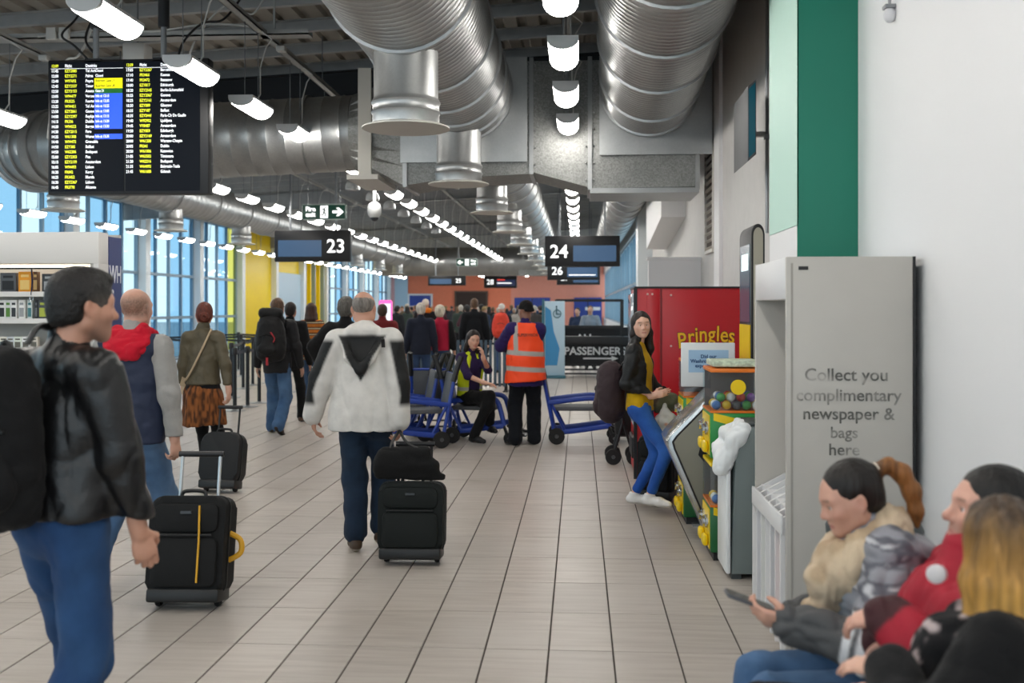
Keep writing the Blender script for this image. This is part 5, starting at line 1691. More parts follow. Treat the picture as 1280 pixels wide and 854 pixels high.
SKIN_M = {}
def skin_mat(tone):
    if tone not in SKIN_M:
        m = mat('skin_' + tone.strip('#'), tone, 0.5, attr=True, bump=0.05, bscale=300)
        b = m.node_tree.nodes['Principled BSDF']
        b.inputs['Subsurface Weight'].default_value = 0.08
        b.inputs['Subsurface Radius'].default_value = (0.02, 0.008, 0.004)
        SKIN_M[tone] = m
    return SKIN_M[tone]
def cloth(name, rough=0.8, bump=0.2, bscale=180, sheen=0.1, spec=0.3, var=0.08, vscale=14):
    return mat('cloth_' + name, '#808080', rough, attr=True, bump=bump, bscale=bscale, sheen=sheen * 0.3, spec=spec, var=var, vscale=vscale)
WOOL = cloth('wool', 0.9, 0.35, 150, 0.2)
SHELL = cloth('shell_fabric', 0.65, 0.15, 60, 0.05, 0.4)
DENIM = cloth('denim', 0.85, 0.3, 260, 0.1, 0.3, 0.18, 9)
LEATHER = cloth('leather', 0.36, 0.35, 30, 0.0, 0.5, 0.10, 10)
MATTE_L = cloth('soft_leather', 0.5, 0.3, 40, 0.0, 0.4, 0.10, 12)
HIVIS = mat('cloth_hivis', '#ff5a10', 0.6, attr=True, bump=0.1, bscale=120)
SHOEM = cloth('shoe', 0.5, 0.1, 80, 0, 0.4)
def hair_mat(name, col, rough=0.5, st=(60, 60, 6), var=0.45):
    return mat('hair_' + name, col, rough, var=var, vscale=1.0, bump=0.55, bscale=1.4, stretch=st, spec=0.4)
def hair_attr(name, st=(60, 60, 6)):
    return mat('hair_' + name, '#604020', 0.5, attr=True, var=0.4, vscale=1.0, bump=0.55, bscale=1.4, stretch=st, spec=0.4)

class Fig:
    """joints in the person's own frame: +Y forward, +X to their right, origin on the floor"""
    def __init__(f, H=1.76, fem=False, pel=(0, 0, 0.0), lean=(0, 0, 0), twist=0.0, ankL=None, ankR=None, toeL=0.15, toeR=-0.15, pitchL=0, pitchR=0,
                 wrL=None, wrR=None, polL=(-0.6, -1, -0.2), polR=(0.6, -1, -0.2), kneeL=(-0.1, 1, 0), kneeR=(0.1, 1, 0), head=(0, 0, 0), headoff=(0, 0, 0),
                 hdL=None, hdR=None, hnL=None, hnR=None, curlL=0.35, curlR=0.35, hips=0.93, loc=(0, 0), rz=0.0, tone='#c79a80', shw=None):
        f.H, f.fem, f.tone = H, fem, tone
        f.loc, f.rz = A3(loc[0], loc[1], 0), rz
        s = f.s = H / 1.76
        hw = (0.150 if fem else 0.178) * s if shw is None else shw
        R = f.Rt = rot3(-lean[0], lean[1], lean[2])
        Rs = R @ rot3(0, 0, twist)
        p = f.pel = A3(0, 0, hips * s) + A3(pel)
        up = lambda x, y, z, M=R: p + M @ (A3(x, y, z) * s)
        f.waist = up(0, 0.0, 0.14); f.chest = up(0, 0.01, 0.34, Rs); f.neck = up(0, -0.015, 0.535, Rs)
        f.shL, f.shR = p + Rs @ A3(-hw, -0.015 * s, 0.485 * s), p + Rs @ A3(hw, -0.015 * s, 0.485 * s)
        f.fwd = Rs @ A3(0, 1, 0); f.upv = R @ A3(0, 0, 1); f.lat = Rs @ A3(1, 0, 0)
        hwp = 0.088 * s
        Rp = rot3(0, 0, twist * 0.2)
        f.hipL, f.hipR = p + Rp @ A3(-hwp, 0, -0.03 * s), p + Rp @ A3(hwp, 0, -0.03 * s)
        f.ankL = A3(-0.10 * s, -0.02, 0.085) if ankL is None else A3(ankL)
        f.ankR = A3(0.10 * s, -0.02, 0.085) if ankR is None else A3(ankR)
        f.knL, f.ankL = f.ik(f.hipL, f.ankL, 0.435 * s, 0.425 * s, kneeL)
        f.knR, f.ankR = f.ik(f.hipR, f.ankR, 0.435 * s, 0.425 * s, kneeR)
        f.toeL, f.toeR, f.pitchL, f.pitchR = toeL, toeR, pitchL, pitchR
        if wrL is None: wrL = f.shL + A3(-0.09, 0.06, -0.53) * s
        if wrR is None: wrR = f.shR + A3(0.09, 0.06, -0.53) * s
        f.elL, f.wrL = f.ik(f.shL, A3(wrL), 0.285 * s, 0.255 * s, polL)
        f.elR, f.wrR = f.ik(f.shR, A3(wrR), 0.285 * s, 0.255 * s, polR)
        f.hdL = nrm(f.wrL - f.elL) if hdL is None else nrm(hdL)
        f.hdR = nrm(f.wrR - f.elR) if hdR is None else nrm(hdR)
        def pn(d, n, dflt):
            n = A3(dflt if n is None else n)
            n = n - d * (n @ d)
            return nrm(n)
        f.hnL, f.hnR = pn(f.hdL, hnL, (1, 0.25, 0)), pn(f.hdR, hnR, (-1, 0.25, 0))
        f.curlL, f.curlR = curlL, curlR
        f.hs = 0.97 * (0.94 if fem else 1.0) * (0.5 + 0.5 * s)
        f.HR = rot3(0, 0, 0) @ Rs @ rot3(0, 0, head[0]) @ rot3(head[1], 0, 0) @ rot3(0, head[2], 0)
        f.headc = f.neck + Rs @ A3(0, 0.035, 0.0) + R @ A3(0, 0, (1.76 - 0.124 * 0.97 - 1.465)) * s + A3(headoff)
    def ik(f, a, t, l1, l2, pole):
        d = t - a
        L = np.linalg.norm(d)
        mx = (l1 + l2) * 0.995
        if L > mx:
            t = a + d / L * mx; d = t - a; L = mx
        u = d / L
        q = (l1 * l1 - l2 * l2 + L * L) / (2 * L)
        h = math.sqrt(max(l1 * l1 - q * q, 0))
        pl = A3(pole) - u * (A3(pole) @ u)
        return a + u * q + nrm(pl) * h, t
    def hp(f, x, y, z): return f.headc + f.HR @ (A3(x, y, z) * f.hs)
    def root(f, name, label, group=None):
        return empty(name, tuple(f.loc), f.rz, label, 'person', group)
    def local(f, w):
        """world point -> this person's frame"""
        c, s_ = math.cos(-f.rz), math.sin(-f.rz)
        d = A3(w[0], w[1], w[2]) - f.loc
        return A3(d[0] * c - d[1] * s_, d[0] * s_ + d[1] * c, d[2])

def loc_of(loc, rz, w):
    c, s_ = math.cos(-rz), math.sin(-rz)
    d = (w[0] - loc[0], w[1] - loc[1])
    return (d[0] * c - d[1] * s_, d[0] * s_ + d[1] * c, w[2])

def add_hand(S, w, d, n, side, curl, sc=1.0):
    th = np.cross(d, n) * (1 if side == 'R' else -1)
    S.cone(w - d * 0.03, w + d * 0.02, 0.027 * sc, 0.026 * sc, 0.02)
    S.cone(w + d * 0.025 * sc, w + d * 0.072 * sc, 0.030 * sc, 0.039 * sc, 0.012, (n, 2.3))
    offs = (0.030, 0.0105, -0.0095, -0.029)
    base = (0.088, 0.094, 0.091, 0.082)
    lens = ((0.042, 0.026, 0.020), (0.047, 0.029, 0.021), (0.043, 0.027, 0.020), (0.034, 0.020, 0.017))
    for i in range(4):
        p = w + (d * base[i] + th * offs[i]) * sc
        S.cone(w + (d * 0.05 + th * offs[i] * 0.85) * sc, p, 0.011 * sc, 0.0098 * sc, 0.008)
        a = curl * (0.55 + 0.06 * i)
        r = 0.0095 - (0.0012 if i == 3 else 0)
        for j, L in enumerate(lens[i]):
            a2 = a
            dd = d * math.cos(a2) + n * math.sin(a2)
            q = p + dd * L * sc
            S.cone(p, q, r * sc, (r - 0.0007) * sc, 0.004)
            p = q; r -= 0.0008
            a += curl * (0.9 if j == 0 else 0.7)
    p = w + (d * 0.022 + th * 0.022) * sc
    dirs = [nrm(d * 0.65 + th * 0.75 + n * (0.25 + 0.4 * curl)), nrm(d * 0.9 + th * (0.40 - 0.5 * curl) + n * (0.2 + 0.7 * curl)), nrm(d * 1.0 + th * (0.15 - 0.7 * curl) + n * (0.15 + 0.8 * curl))]
    r = 0.0135
    for dd, L in zip(dirs, (0.040, 0.032, 0.025)):
        q = p + dd * L * sc
        S.cone(p, q, r * sc, (r - 0.002) * sc, 0.007)
        p = q; r -= 0.0018

def add_head(S, f, detail=True):
    h, u = f.hp, f.hs
    fem = f.fem
    E = lambda c, r, k=0.02, op='u': S.ell(h(*c), A3(r) * u, f.HR, k * u, op)
    B = lambda c, r, k=0.015, op='u': S.ball(h(*c), r * u, k * u, op)
    Cn = lambda a, b, ra, rb=None, k=0.015, flat=None: S.cone(h(*a), h(*b), ra * u, (ra if rb is None else rb) * u, k * u, flat)
    E((0, -0.018, 0.034), (0.075, 0.094, 0.086), 0.02)
    E((0, 0.030, 0.012), (0.066, 0.068, 0.085), 0.03)
    if not detail:
        E((0, 0.03, -0.05), (0.055, 0.06, 0.07), 0.03)
        Cn((0, 0.09, 0.0), (0, 0.108, -0.03), 0.008, 0.012)
        E((-0.076, -0.008, -0.008), (0.010, 0.018, 0.03), 0.008); E((0.076, -0.008, -0.008), (0.010, 0.018, 0.03), 0.008)
        return
    jw = 0.046 if fem else 0.052
    for s in (-1, 1):
        Cn((s * jw, 0.0, -0.058), (s * 0.014, 0.070, -0.094), 0.022, 0.018, 0.03)
        Cn((s * 0.060, 0.005, -0.015), (s * jw, 0.0, -0.058), 0.020, 0.020, 0.03)
        B((s * 0.038, 0.064, -0.026), 0.024, 0.03)
        Cn((s * 0.012, 0.086, 0.024), (s * 0.044, 0.074, 0.026), 0.011 if fem else 0.013, None, 0.02)
    E((0, 0.042, -0.055), (0.044, 0.048, 0.045), 0.03)
    B((0, 0.077, -0.097), 0.017 if fem else 0.020, 0.02)
    E((0, 0.066, -0.066), (0.032, 0.028, 0.03), 0.02)
    for s in (-1, 1):
        B((s * 0.032, 0.105, 0.002), 0.019, 0.02, 'd')
    nl = 0.112 if fem else 0.118
    Cn((0, 0.089, 0.012), (0, nl - 0.006, -0.022), 0.008, 0.010, 0.012)
    B((0, nl - 0.004, -0.029), 0.0115, 0.010)
    for s in (-1, 1):
        B((s * 0.011, 0.099, -0.034), 0.0085, 0.007)
    Cn((-0.018, 0.087, -0.062), (0.018, 0.087, -0.062), 0.0065, None, 0.006)
    B((0, 0.094, -0.060), 0.0075, 0.008)
    Cn((-0.014, 0.087, -0.073), (0.014, 0.087, -0.073), 0.0075, None, 0.006)
    B((0, 0.0935, -0.073), 0.006, 0.006)
    S.cone(h(-0.020, 0.0985, -0.0670), h(0.020, 0.0985, -0.0670), 0.0022 * u, None, 0.003 * u, None, 'd')
    for s in (-1, 1):          # upper and lower lids
        Cn((s * 0.019, 0.083, 0.0065), (s * 0.044, 0.075, 0.0055), 0.0062, None, 0.005)
        Cn((s * 0.020, 0.082, -0.0075), (s * 0.043, 0.074, -0.0065), 0.0052, None, 0.006)
        R2 = f.HR @ rot3(0.15, 0, s * 0.5)
        S.ell(h(s * 0.0800, -0.010, -0.008), A3(0.011, 0.020, 0.033) * u, R2, 0.006 * u)
        S.ell(h(s * 0.0895, -0.004, -0.004), A3(0.008, 0.010, 0.019) * u, R2, 0.005 * u, 'd')
        B((s * 0.077, -0.004, -0.036), 0.0085, 0.006)

def head_paint(f, tone, lips='#a8605a', brow=None, stubble=None, extra=None):
    def fn(V):
        C = np.tile(C3(tone), (len(V), 1))
        L = (V - f.headc) @ f.HR / f.hs
        red = np.exp(-(np.minimum(np.linalg.norm(L - A3(0.045, 0.075, -0.03), axis=1), np.linalg.norm(L - A3(-0.045, 0.075, -0.03), axis=1)) / 0.025) ** 2)
        ears = np.exp(-(np.minimum(np.linalg.norm(L - A3(0.08, -0.01, -0.01), axis=1), np.linalg.norm(L - A3(-0.08, -0.01, -0.01), axis=1)) / 0.025) ** 2)
        nose = np.exp(-(np.linalg.norm(L - A3(0, 0.11, -0.03), axis=1) / 0.018) ** 2)
        C = C * (1 - 0.10 * (red + ears + nose)[:, None] * A3(0.2, 1.0, 1.0)[None])
        m = np.minimum(segd(L, (-0.019, 0.092, -0.062), (0.019, 0.092, -0.062)), segd(L, (-0.016, 0.092, -0.072), (0.016, 0.092, -0.072)))
        m = segd(L * A3(1, 0.6, 1), (-0.016, 0.055, -0.067), (0.016, 0.055, -0.067))
        C = blend(C, 0.8 * soft(0.0078 - m, 0.005) * (L[:, 1] > 0.06), lips)
        if stubble:
            k = soft(-0.035 - L[:, 2], 0.03) * soft(L[:, 1] - 0.0, 0.04) * soft(m - 0.009, 0.004) * (np.linalg.norm(L, axis=1) < 0.16)
            C = blend(C, 0.35 * k, stubble)
        if brow:
            b = np.minimum(segd(L * A3(1, 0.35, 1), (0.017, 0.030, 0.0285), (0.046, 0.028, 0.0275)), segd(L * A3(1, 0.35, 1), (-0.017, 0.030, 0.0285), (-0.046, 0.028, 0.0275)))
            C = blend(C, 0.85 * soft(0.0042 - b, 0.004) * (L[:, 1] > 0.055), brow)
            ln = np.minimum(segd(L * A3(1, 0.35, 1), (0.019, 0.029, 0.0045), (0.045, 0.026, 0.0035)), segd(L * A3(1, 0.35, 1), (-0.019, 0.029, 0.0045), (-0.045, 0.026, 0.0035)))
            C = blend(C, 0.8 * soft(0.003 - ln, 0.003) * (L[:, 1] > 0.05), brow)
        if extra is not None: C = extra(C, L, V)
        return C
    return fn

EYE_W = mat('eye_white', '#e8e4e0', 0.25)
IRIS = mat('eye_iris_brown', '#3b2a20', 0.2)
def add_eyes(f, root):
    for s in (-1, 1):
        c = Vector(f.hp(s * 0.0315, 0.0755, 0.0))
        e = MB().sphere(c, 0.0118 * f.hs, 14, 10).build('eye', EYE_W, root)
        g = f.HR @ A3(0, 1, 0)
        MB().sphere(c + Vector(g) * 0.0072 * f.hs, 0.0062 * f.hs, 12, 8).build('iris', IRIS, e)

def build_body(f, root, res=0.022, hres=0.008, fres=0.006, detail=True, hands=True, paint=None):
    S = Sdf(); s = f.s; k = 0.03
    fl = (f.fwd, 1.5)
    hipr = 0.125 * s
    S.cone(f.pel - A3(0.04, 0, 0), f.pel + A3(0.04, 0, 0), 0.105 * s, None, k, (f.fwd, 1.15))
    S.cone(f.pel, f.waist, 0.125 * s, 0.115 * s, k, fl)
    S.cone(f.waist, f.chest, 0.115 * s, 0.135 * s, k, fl)
    S.cone(f.chest, f.neck - f.upv * 0.07, 0.135 * s, 0.09 * s, k, fl)
    S.cone(f.shL * 0.85 + f.shR * 0.15, f.shR * 0.85 + f.shL * 0.15, 0.05 * s, None, 0.04)
    nr = (0.045 if f.fem else 0.056) * s
    S.cone(f.neck - f.upv * 0.04, f.hp(0, -0.018, -0.05), nr * 1.12, nr, 0.03)
    for sh, el, wr, hd, hn, cu, sd in ((f.shL, f.elL, f.wrL, f.hdL, f.hnL, f.curlL, 'L'), (f.shR, f.elR, f.wrR, f.hdR, f.hnR, f.curlR, 'R')):
        S.cone(sh, el, 0.045 * s, 0.036 * s, 0.03); S.cone(el, wr, 0.036 * s, 0.025 * s, 0.02)
        if hands: add_hand(S, wr, hd, hn, sd, cu, s * (0.9 if f.fem else 1.0))
    for hp_, kn, an, toe, pit in ((f.hipL, f.knL, f.ankL, f.toeL, f.pitchL), (f.hipR, f.knR, f.ankR, f.toeR, f.pitchR)):
        S.cone(hp_, kn, 0.072 * s, 0.048 * s, 0.03); S.cone(kn, an, 0.048 * s, 0.034 * s, 0.02)
        d, dn = foot_frame(toe, pit)
        S.cone(an - dn * -0.0 + dn * 0.04 - d * 0.02, an + dn * 0.05 + d * 0.11, 0.03, 0.024, 0.02)
    add_head(S, f, detail)
    hb = [(f.headc[i] - 0.15 * f.hs, f.headc[i] + 0.15 * f.hs, hres) for i in range(3)]
    dn = [[hb[i]] for i in range(3)]
    if hands and fres:
        for wr, hd in ((f.wrL, f.hdL), (f.wrR, f.hdR)):
            c = wr + hd * 0.085
            for i in range(3): dn[i].append((c[i] - 0.10, c[i] + 0.10, fres))
    return sdf_object('body', S, res, skin_mat(f.tone), root, dn, paint=paint or head_paint(f, f.tone))

def foot_frame(toe, pitch):
    d = A3(math.sin(-toe), math.cos(toe), 0)
    cp, sp = math.cos(pitch), math.sin(pitch)
    return d * cp - A3(0, 0, 1) * sp, -A3(0, 0, 1) * cp - d * sp      # toe direction (pitch>0 = toes down), sole direction

def build_shoes(f, root, col, sole='#26221f', res=0.009, m=None, high=0.0, toe_cap=None, width=1.0):
    for an, toe, pit in ((f.ankL, f.toeL, f.pitchL), (f.ankR, f.toeR, f.pitchR)):
        d, dn = foot_frame(toe, pit)
        S = Sdf()
        b = an + dn * 0.078
        S.cone(b - d * 0.035 - dn * 0.040, b + d * 0.085 - dn * 0.036, 0.038 * width, 0.040 * width, 0.02)
        S.cone(b + d * 0.085 - dn * 0.036, b + d * 0.165 - dn * 0.024, 0.041 * width, 0.028 * width, 0.02)
        S.cone(b - dn * 0.04 + d * 0.0, an + A3(0, 0, 0.01 + high), 0.040, 0.044, 0.02)
        S.cut(b + dn * 0.004, dn)
        S.cut(an + A3(0, 0, 0.02 + high), (0, 0, 1))
        def pf(V, b=b, dn=dn, d=d):
            h = -(V - b) @ dn
            C = np.tile(C3(col), (len(V), 1))
            C = blend(C, soft(0.018 - h, 0.006), sole)
            if toe_cap: C = blend(C, soft((V - b) @ d - 0.125, 0.01), toe_cap)
            return C
        sdf_object('shoe', S, res, m or SHOEM, root, paint=pf)

def build_trousers(f, root, col, m=None, res=0.013, rt=0.088, rk=0.070, ra=0.062, waist=0.02, hem=0.0, folds=(0.006, 9, (1, 1, 0.9), 1), paint=None, name='trousers', seat=0.118, stack=True):
    S = Sdf(); s = f.s
    S.cone(f.pel - f.lat * 0.05 * s, f.pel + f.lat * 0.05 * s, seat * s, None, 0.04, (f.fwd, 1.12))
    S.cone(f.pel, f.pel * 0.5 + f.waist * 0.5, 0.15 * s, 0.14 * s, 0.04, (f.fwd, 1.35))
    for hp_, kn, an in ((f.hipL, f.knL, f.ankL), (f.hipR, f.knR, f.ankR)):
        S.cone(hp_, kn, rt * s, rk * s, 0.035)
        e = an + nrm(kn - an) * (hem if hem else 0.0)
        S.cone(kn, e, rk * s, ra * s, 0.03)
        S.cut(e - nrm(kn - an) * 0.035, an - kn) if False else None
    pf = paint or solid(col)
    return sdf_object(name, S, res, m or DENIM, root, folds=folds, paint=pf)

def build_top(f, root, name, m, res=0.012, chest=0.165, waist=0.15, hip=0.16, flat=1.42, hem=None, hemv=None, sh=0.072, arm=(0.072, 0.060, 0.048), sleeves=(1.0, 1.0), collar=0.04, collar_r=0.070,
              folds=(0.007, 8, (1, 1, 0.8), 2), paint=None, extra=None, inflate=0.0, flare=0.0, label=None, arms=True, smooth=1):
    """upper garment. hem: height of its lower edge above the floor (standing) or None"""
    S = Sdf(); s = f.s; fl = (f.fwd, flat)
    ch, wa, hp_ = (chest + inflate) * s, (waist + inflate) * s, (hip + inflate) * s
    top = f.neck - f.upv * 0.075
    S.cone(f.chest, top, ch, 0.105 * s + inflate, 0.05, fl)
    S.cone(f.waist, f.chest, wa, ch, 0.05, fl)
    S.cone(f.pel, f.waist, hp_, wa, 0.05, fl)
    S.cone(f.shL * 0.9 + f.shR * 0.1, f.shR * 0.9 + f.shL * 0.1, (sh - 0.010) * s, None, 0.05)
    S.cone(f.shL * 0.8 + f.shR * 0.2, f.neck - f.upv * 0.02, sh * 0.75 * s, 0.06 * s, 0.05)
    S.cone(f.shR * 0.8 + f.shL * 0.2, f.neck - f.upv * 0.02, sh * 0.75 * s, 0.06 * s, 0.05)
    if hem is not None:
        low = A3(f.pel[0], f.pel[1], hem - 0.12)
        S.cone(f.pel, low, hp_, hp_ + flare, 0.05, fl)
    if collar:
        S.cone(f.neck - f.upv * 0.03, f.neck + f.upv * collar + (f.headc - f.neck) * 0.1, collar_r * s, (collar_r - 0.006) * s, 0.02)
    if arms:
        for sh_, el, wr, q in ((f.shL, f.elL, f.wrL, sleeves[0]), (f.shR, f.elR, f.wrR, sleeves[1])):
            S.cone(sh_, el, arm[0] * s, arm[1] * s, 0.035)
            if q > 0:
                e = el + (wr - el) * q
                S.cone(el, e + nrm(wr - el) * 0.004, arm[1] * s, arm[2] * s, 0.025)
    if extra: extra(S)
    if hem is not None:
        S.cut(A3(0, 0, hem) + f.pel * A3(1, 1, 0), hemv if hemv is not None else (0, 0, -1))
    return sdf_object(name, S, res, m, root, folds=folds, paint=paint, label=label, smooth=smooth)

def hair_cap(S, f, thick=0.010, low=-0.05, front=True, hairline=0.055, sides=True):
    h, u = f.hp, f.hs
    S.ell(h(0, -0.020, 0.037), A3(0.075 + thick, 0.094 + thick, 0.086 + thick) * u, f.HR, 0.02)
    S.ell(h(0, -0.050, -0.01), A3(0.066 + thick, 0.056 + thick, 0.075 + thick) * u, f.HR, 0.02)
    # face opening
    S.ell(h(0, 0.100, -0.030), A3(0.066, 0.085, 0.030 + hairline) * u, f.HR, 0.012, 'd')
    S.ell(h(0, 0.075, -0.075), A3(0.095, 0.085, 0.085) * u, f.HR, 0.012, 'd')
    if sides:
        for s in (-1, 1):
            S.ball(h(s * 0.088, 0.000, -0.018), 0.030 * u, 0.012, 'd')
    S.cut(h(0, 0, low), f.HR @ A3(0, 0.35, -1))

def build_hair(f, root, kind, m, res=0.007, paint=None, name='hair', folds=(0.0016, 40, (1, 1, 0.25), 3)):
    S = Sdf(); h, u = f.hp, f.hs
    if kind == 'short':
        hair_cap(S, f, 0.009, -0.055)
    elif kind == 'crop':
        hair_cap(S, f, 0.014, -0.05, hairline=0.040)
    elif kind == 'thick':
        hair_cap(S, f, 0.018, -0.05, hairline=0.050)
        S.ell(h(0, 0.02, 0.10), A3(0.06, 0.075, 0.035) * u, f.HR, 0.02)
    elif kind == 'fluffy':
        hair_cap(S, f, 0.026, -0.075, hairline=0.045, sides=False)
    elif kind == 'ring':
        S.ell(h(0, -0.020, 0.030), A3(0.0785, 0.098, 0.080) * u, f.HR, 0.02)
        S.ell(h(0, 0.100, 0.0), A3(0.10, 0.105, 0.14) * u, f.HR, 0.01, 'd')
        S.ell(h(0, -0.010, 0.115), A3(0.066, 0.085, 0.070) * u, f.HR, 0.02, 'd')
        for s in (-1, 1): S.ball(h(s * 0.088, 0.004, -0.018), 0.032 * u, 0.01, 'd')
        S.cut(h(0, 0, -0.06), f.HR @ A3(0, 0.35, -1))
    elif kind == 'bun':
        hair_cap(S, f, 0.013, -0.055, sides=False)
        S.ball(h(0.012, -0.105, -0.015), 0.042 * u, 0.012)
        S.cone(h(-0.02, -0.115, 0.0), h(0.03, -0.12, -0.03), 0.025 * u, None, 0.008)
        S.ell(h(0, -0.01, 0.095), A3(0.06, 0.06, 0.04) * u, f.HR, 0.02)
    elif kind == 'pony':
        hair_cap(S, f, 0.010, -0.045, hairline=0.062)
        S.ball(h(0, -0.115, 0.055), 0.026 * u, 0.012)
        pts = [h(0, -0.120, 0.060), h(0, -0.160, 0.062), h(0, -0.195, 0.02), h(0.0, -0.205, -0.05), h(0.0, -0.195, -0.12), h(0, -0.18, -0.17)]
        S.chain(pts, [0.016 * u, 0.024 * u, 0.030 * u, 0.030 * u, 0.024 * u, 0.010 * u], 0.02)
    elif kind in ('long', 'longer'):
        hair_cap(S, f, 0.013, -0.09, hairline=0.048, sides=False)
        e = -0.20 if kind == 'long' else -0.30
        for x, y, r in ((-0.070, -0.015, 0.030), (0.070, -0.015, 0.030), (-0.045, -0.07, 0.040), (0.045, -0.07, 0.040), (0, -0.085, 0.042)):
            S.chain([h(x * 0.9, y, 0.04), h(x * 1.08, y, -0.08), h(x * 1.15, y - 0.01, e * 0.75), h(x * 1.0, y - 0.008, e)], [r * 0.8 * u, r * u, r * 1.05 * u, r * 0.5 * u], 0.03)
        S.ell(h(0, 0.10, -0.05), A3(0.052, 0.06, 0.085) * u, f.HR, 0.015, 'd')
    elif kind == 'beanie':
        S.ell(h(0, -0.016, 0.045), A3(0.088, 0.108, 0.098) * u, f.HR, 0.02)
        S.cut(h(0, 0, 0.022), f.HR @ A3(0, 0.12, -1))
        S.cone(h(-0.05, -0.10, 0.0), h(0.05, -0.10, 0.0), 0.02 * u, None, 0.03)
    return sdf_object(name, S, res, m, root, folds=folds, paint=paint)

def backpack(loc, rz, label, col, w=0.30, h=0.46, d=0.18, z0=1.0, m=None, res=0.012, accents=True, straps=None, red=None):
    t = empty('backpack', loc, rz, label, 'backpack')
    S = Sdf()
    q = d * 0.50
    for z_, wx in ((-0.34, 0.46), (-0.17, 0.50), (0.0, 0.49), (0.17, 0.45), (0.33, 0.36)):
        S.cone((-w * wx + q * 0.8, 0, h * z_), (w * wx - q * 0.8, 0, h * z_), q, None, 0.05)
    S.cone((0, 0, -h * 0.32), (0, 0, h * 0.30), q * 1.05, None, 0.05)
    sdf_object('pack_body', S, res, m or SHELL, t, folds=(0.008, 9, (1, 1, 1), 4), paint=solid(col))
    P = Sdf()
    P.cone((-w * 0.18, -d * 0.50, -h * 0.24), (w * 0.18, -d * 0.50, -h * 0.24), 0.07, None, 0.03, ((0, 1, 0), 1.6))
    P.cone((0, -d * 0.46, -h * 0.24), (0, -d * 0.44, h * 0.02), 0.10, 0.08, 0.03, ((0, 1, 0), 2.2))
    sdf_object('front_pocket', P, res, m or SHELL, t, folds=(0.004, 12, (1, 1, 1), 6), paint=solid(col))
    MB().tube(catmull([(-0.09, -d * 0.60, h * 0.05), (0, -d * 0.62, h * 0.09), (0.09, -d * 0.60, h * 0.05)]), 0.006, 6).build('zip', TRIMB, t)
    MB().tube(catmull([(-0.03, 0.03, h * 0.42), (0, 0.02, h * 0.50), (0.03, 0.03, h * 0.42)]), 0.010, 6).build('grab_loop', TRIMB, t)
    if red:
        MB().tube(catmull([(0.05, -d * 0.60, h * 0.14), (0.10, -d * 0.60, 0.0), (0.085, -d * 0.62, -0.05)]), 0.008, 6).build('red_cord', red, t)
        MB().box(-0.012, 0.012, -d * 0.62, -d * 0.5, -h * 0.62, -h * 0.44).build('red_strap', red, t, smooth=False)
    if straps:
        for pts in straps:
            MB().tube(catmull(pts), 0.022, 8, ry=0.4).build('shoulder_strap', TRIMB, t)
    return t
# ================================================================ THE CAST
def X_at(px, Y): return pt(px, HORIZON, Y).x
def noise_paint(base, other, f, thr=0.1, w=0.3, st=(1, 1, 1), seed=3):
    def fn(V):
        n = vnoise(V * A3(st), f, seed)
        return blend(np.tile(C3(base), (len(V), 1)), soft(n - thr, w), other)
    return fn
def jeans_paint(base, worn, f=None):
    def fn(V):
        C = np.tile(C3(base), (len(V), 1))
        if f is not None:
            d = np.minimum(segd(V, f.hipL + f.fwd * 0.03, f.knL), segd(V, f.hipR + f.fwd * 0.03, f.knR))
            C = blend(C, 0.45 * soft(0.08 - d, 0.05) , worn)
        return blend(C, 0.25 * soft(vnoise(V, 7, 2), 0.8), worn)
    return fn

# ---------------- 1. man in the black leather jacket (near left)
Y = 3.42; X = X_at(76, Y); rz = -0.42
L_ = lambda px, py, y=Y: loc_of((X, Y), rz, pt(px, py, y))
f = Fig(H=1.80, loc=(X, Y), rz=rz, lean=(0.05, 0, 0), ankL=(-0.21, 0.28, 0.085), ankR=(0.10, -0.22, 0.11), pitchR=0.35, toeL=0.12, toeR=-0.12,
        wrR=L_(174, 664), polR=(1, -0.6, 0), hdR=(0.10, 0.25, -1), hnR=(-0.8, 0.5, 0), curlR=0.75, wrL=(-0.22, 0.22, 1.05), polL=(-1, -0.8, -0.2),
        head=(-0.36, -0.04, 0), headoff=(0.045, 0.0, -0.01), tone='#c08f78', shw=0.168)
r = f.root('person', 'man in a black leather jacket and jeans with a black bag on his back')
build_body(f, r, hres=0.006, fres=0.0055, paint=head_paint(f, f.tone, lips='#a0625a', brow='#1a1511', stubble='#4a3a34'))
add_eyes(f, r)
def hp_grey(V, f=f):
    L = (V - f.headc) @ f.HR / f.hs
    C = np.tile(C3('#110e0d'), (len(V), 1))
    return blend(C, 0.75 * soft(L[:, 1] + 0.01, 0.05) * soft(0.035 - L[:, 2], 0.05), '#5d5650')
build_hair(f, r, 'thick', hair_attr('short_grey', (110, 110, 70)), paint=hp_grey, folds=(0.0022, 55, (1, 1, 0.7), 3))
def lj(S, f=f):
    S.cone(f.pel + A3(-0.05, 0, 0.04), f.pel + A3(0.05, 0, 0.04), 0.165, None, 0.03, (f.fwd, 1.3))
    for e, w in ((f.elL, f.wrL), (f.elR, f.wrR)):
        S.cone(w - nrm(w - e) * 0.05, w - nrm(w - e) * 0.012, 0.050, 0.047, 0.01)
build_top(f, r, 'leather_jacket', LEATHER, res=0.010, chest=0.178, waist=0.170, hip=0.172, flat=1.40, hem=0.955, sh=0.076, arm=(0.076, 0.064, 0.052), collar=0.045, collar_r=0.070,
          folds=(0.013, 7.5, (1, 1, 0.75), 2), paint=solid('#0e0e10'), extra=lj)
build_trousers(f, r, '#1f3d66', res=0.012, rt=0.098, rk=0.082, ra=0.078, paint=jeans_paint('#1b3a63', '#3d648f', f), folds=(0.008, 8, (1, 1, 0.8), 4))
build_shoes(f, r, '#1a1615')
bx_ = pt(14, 545, 3.30)
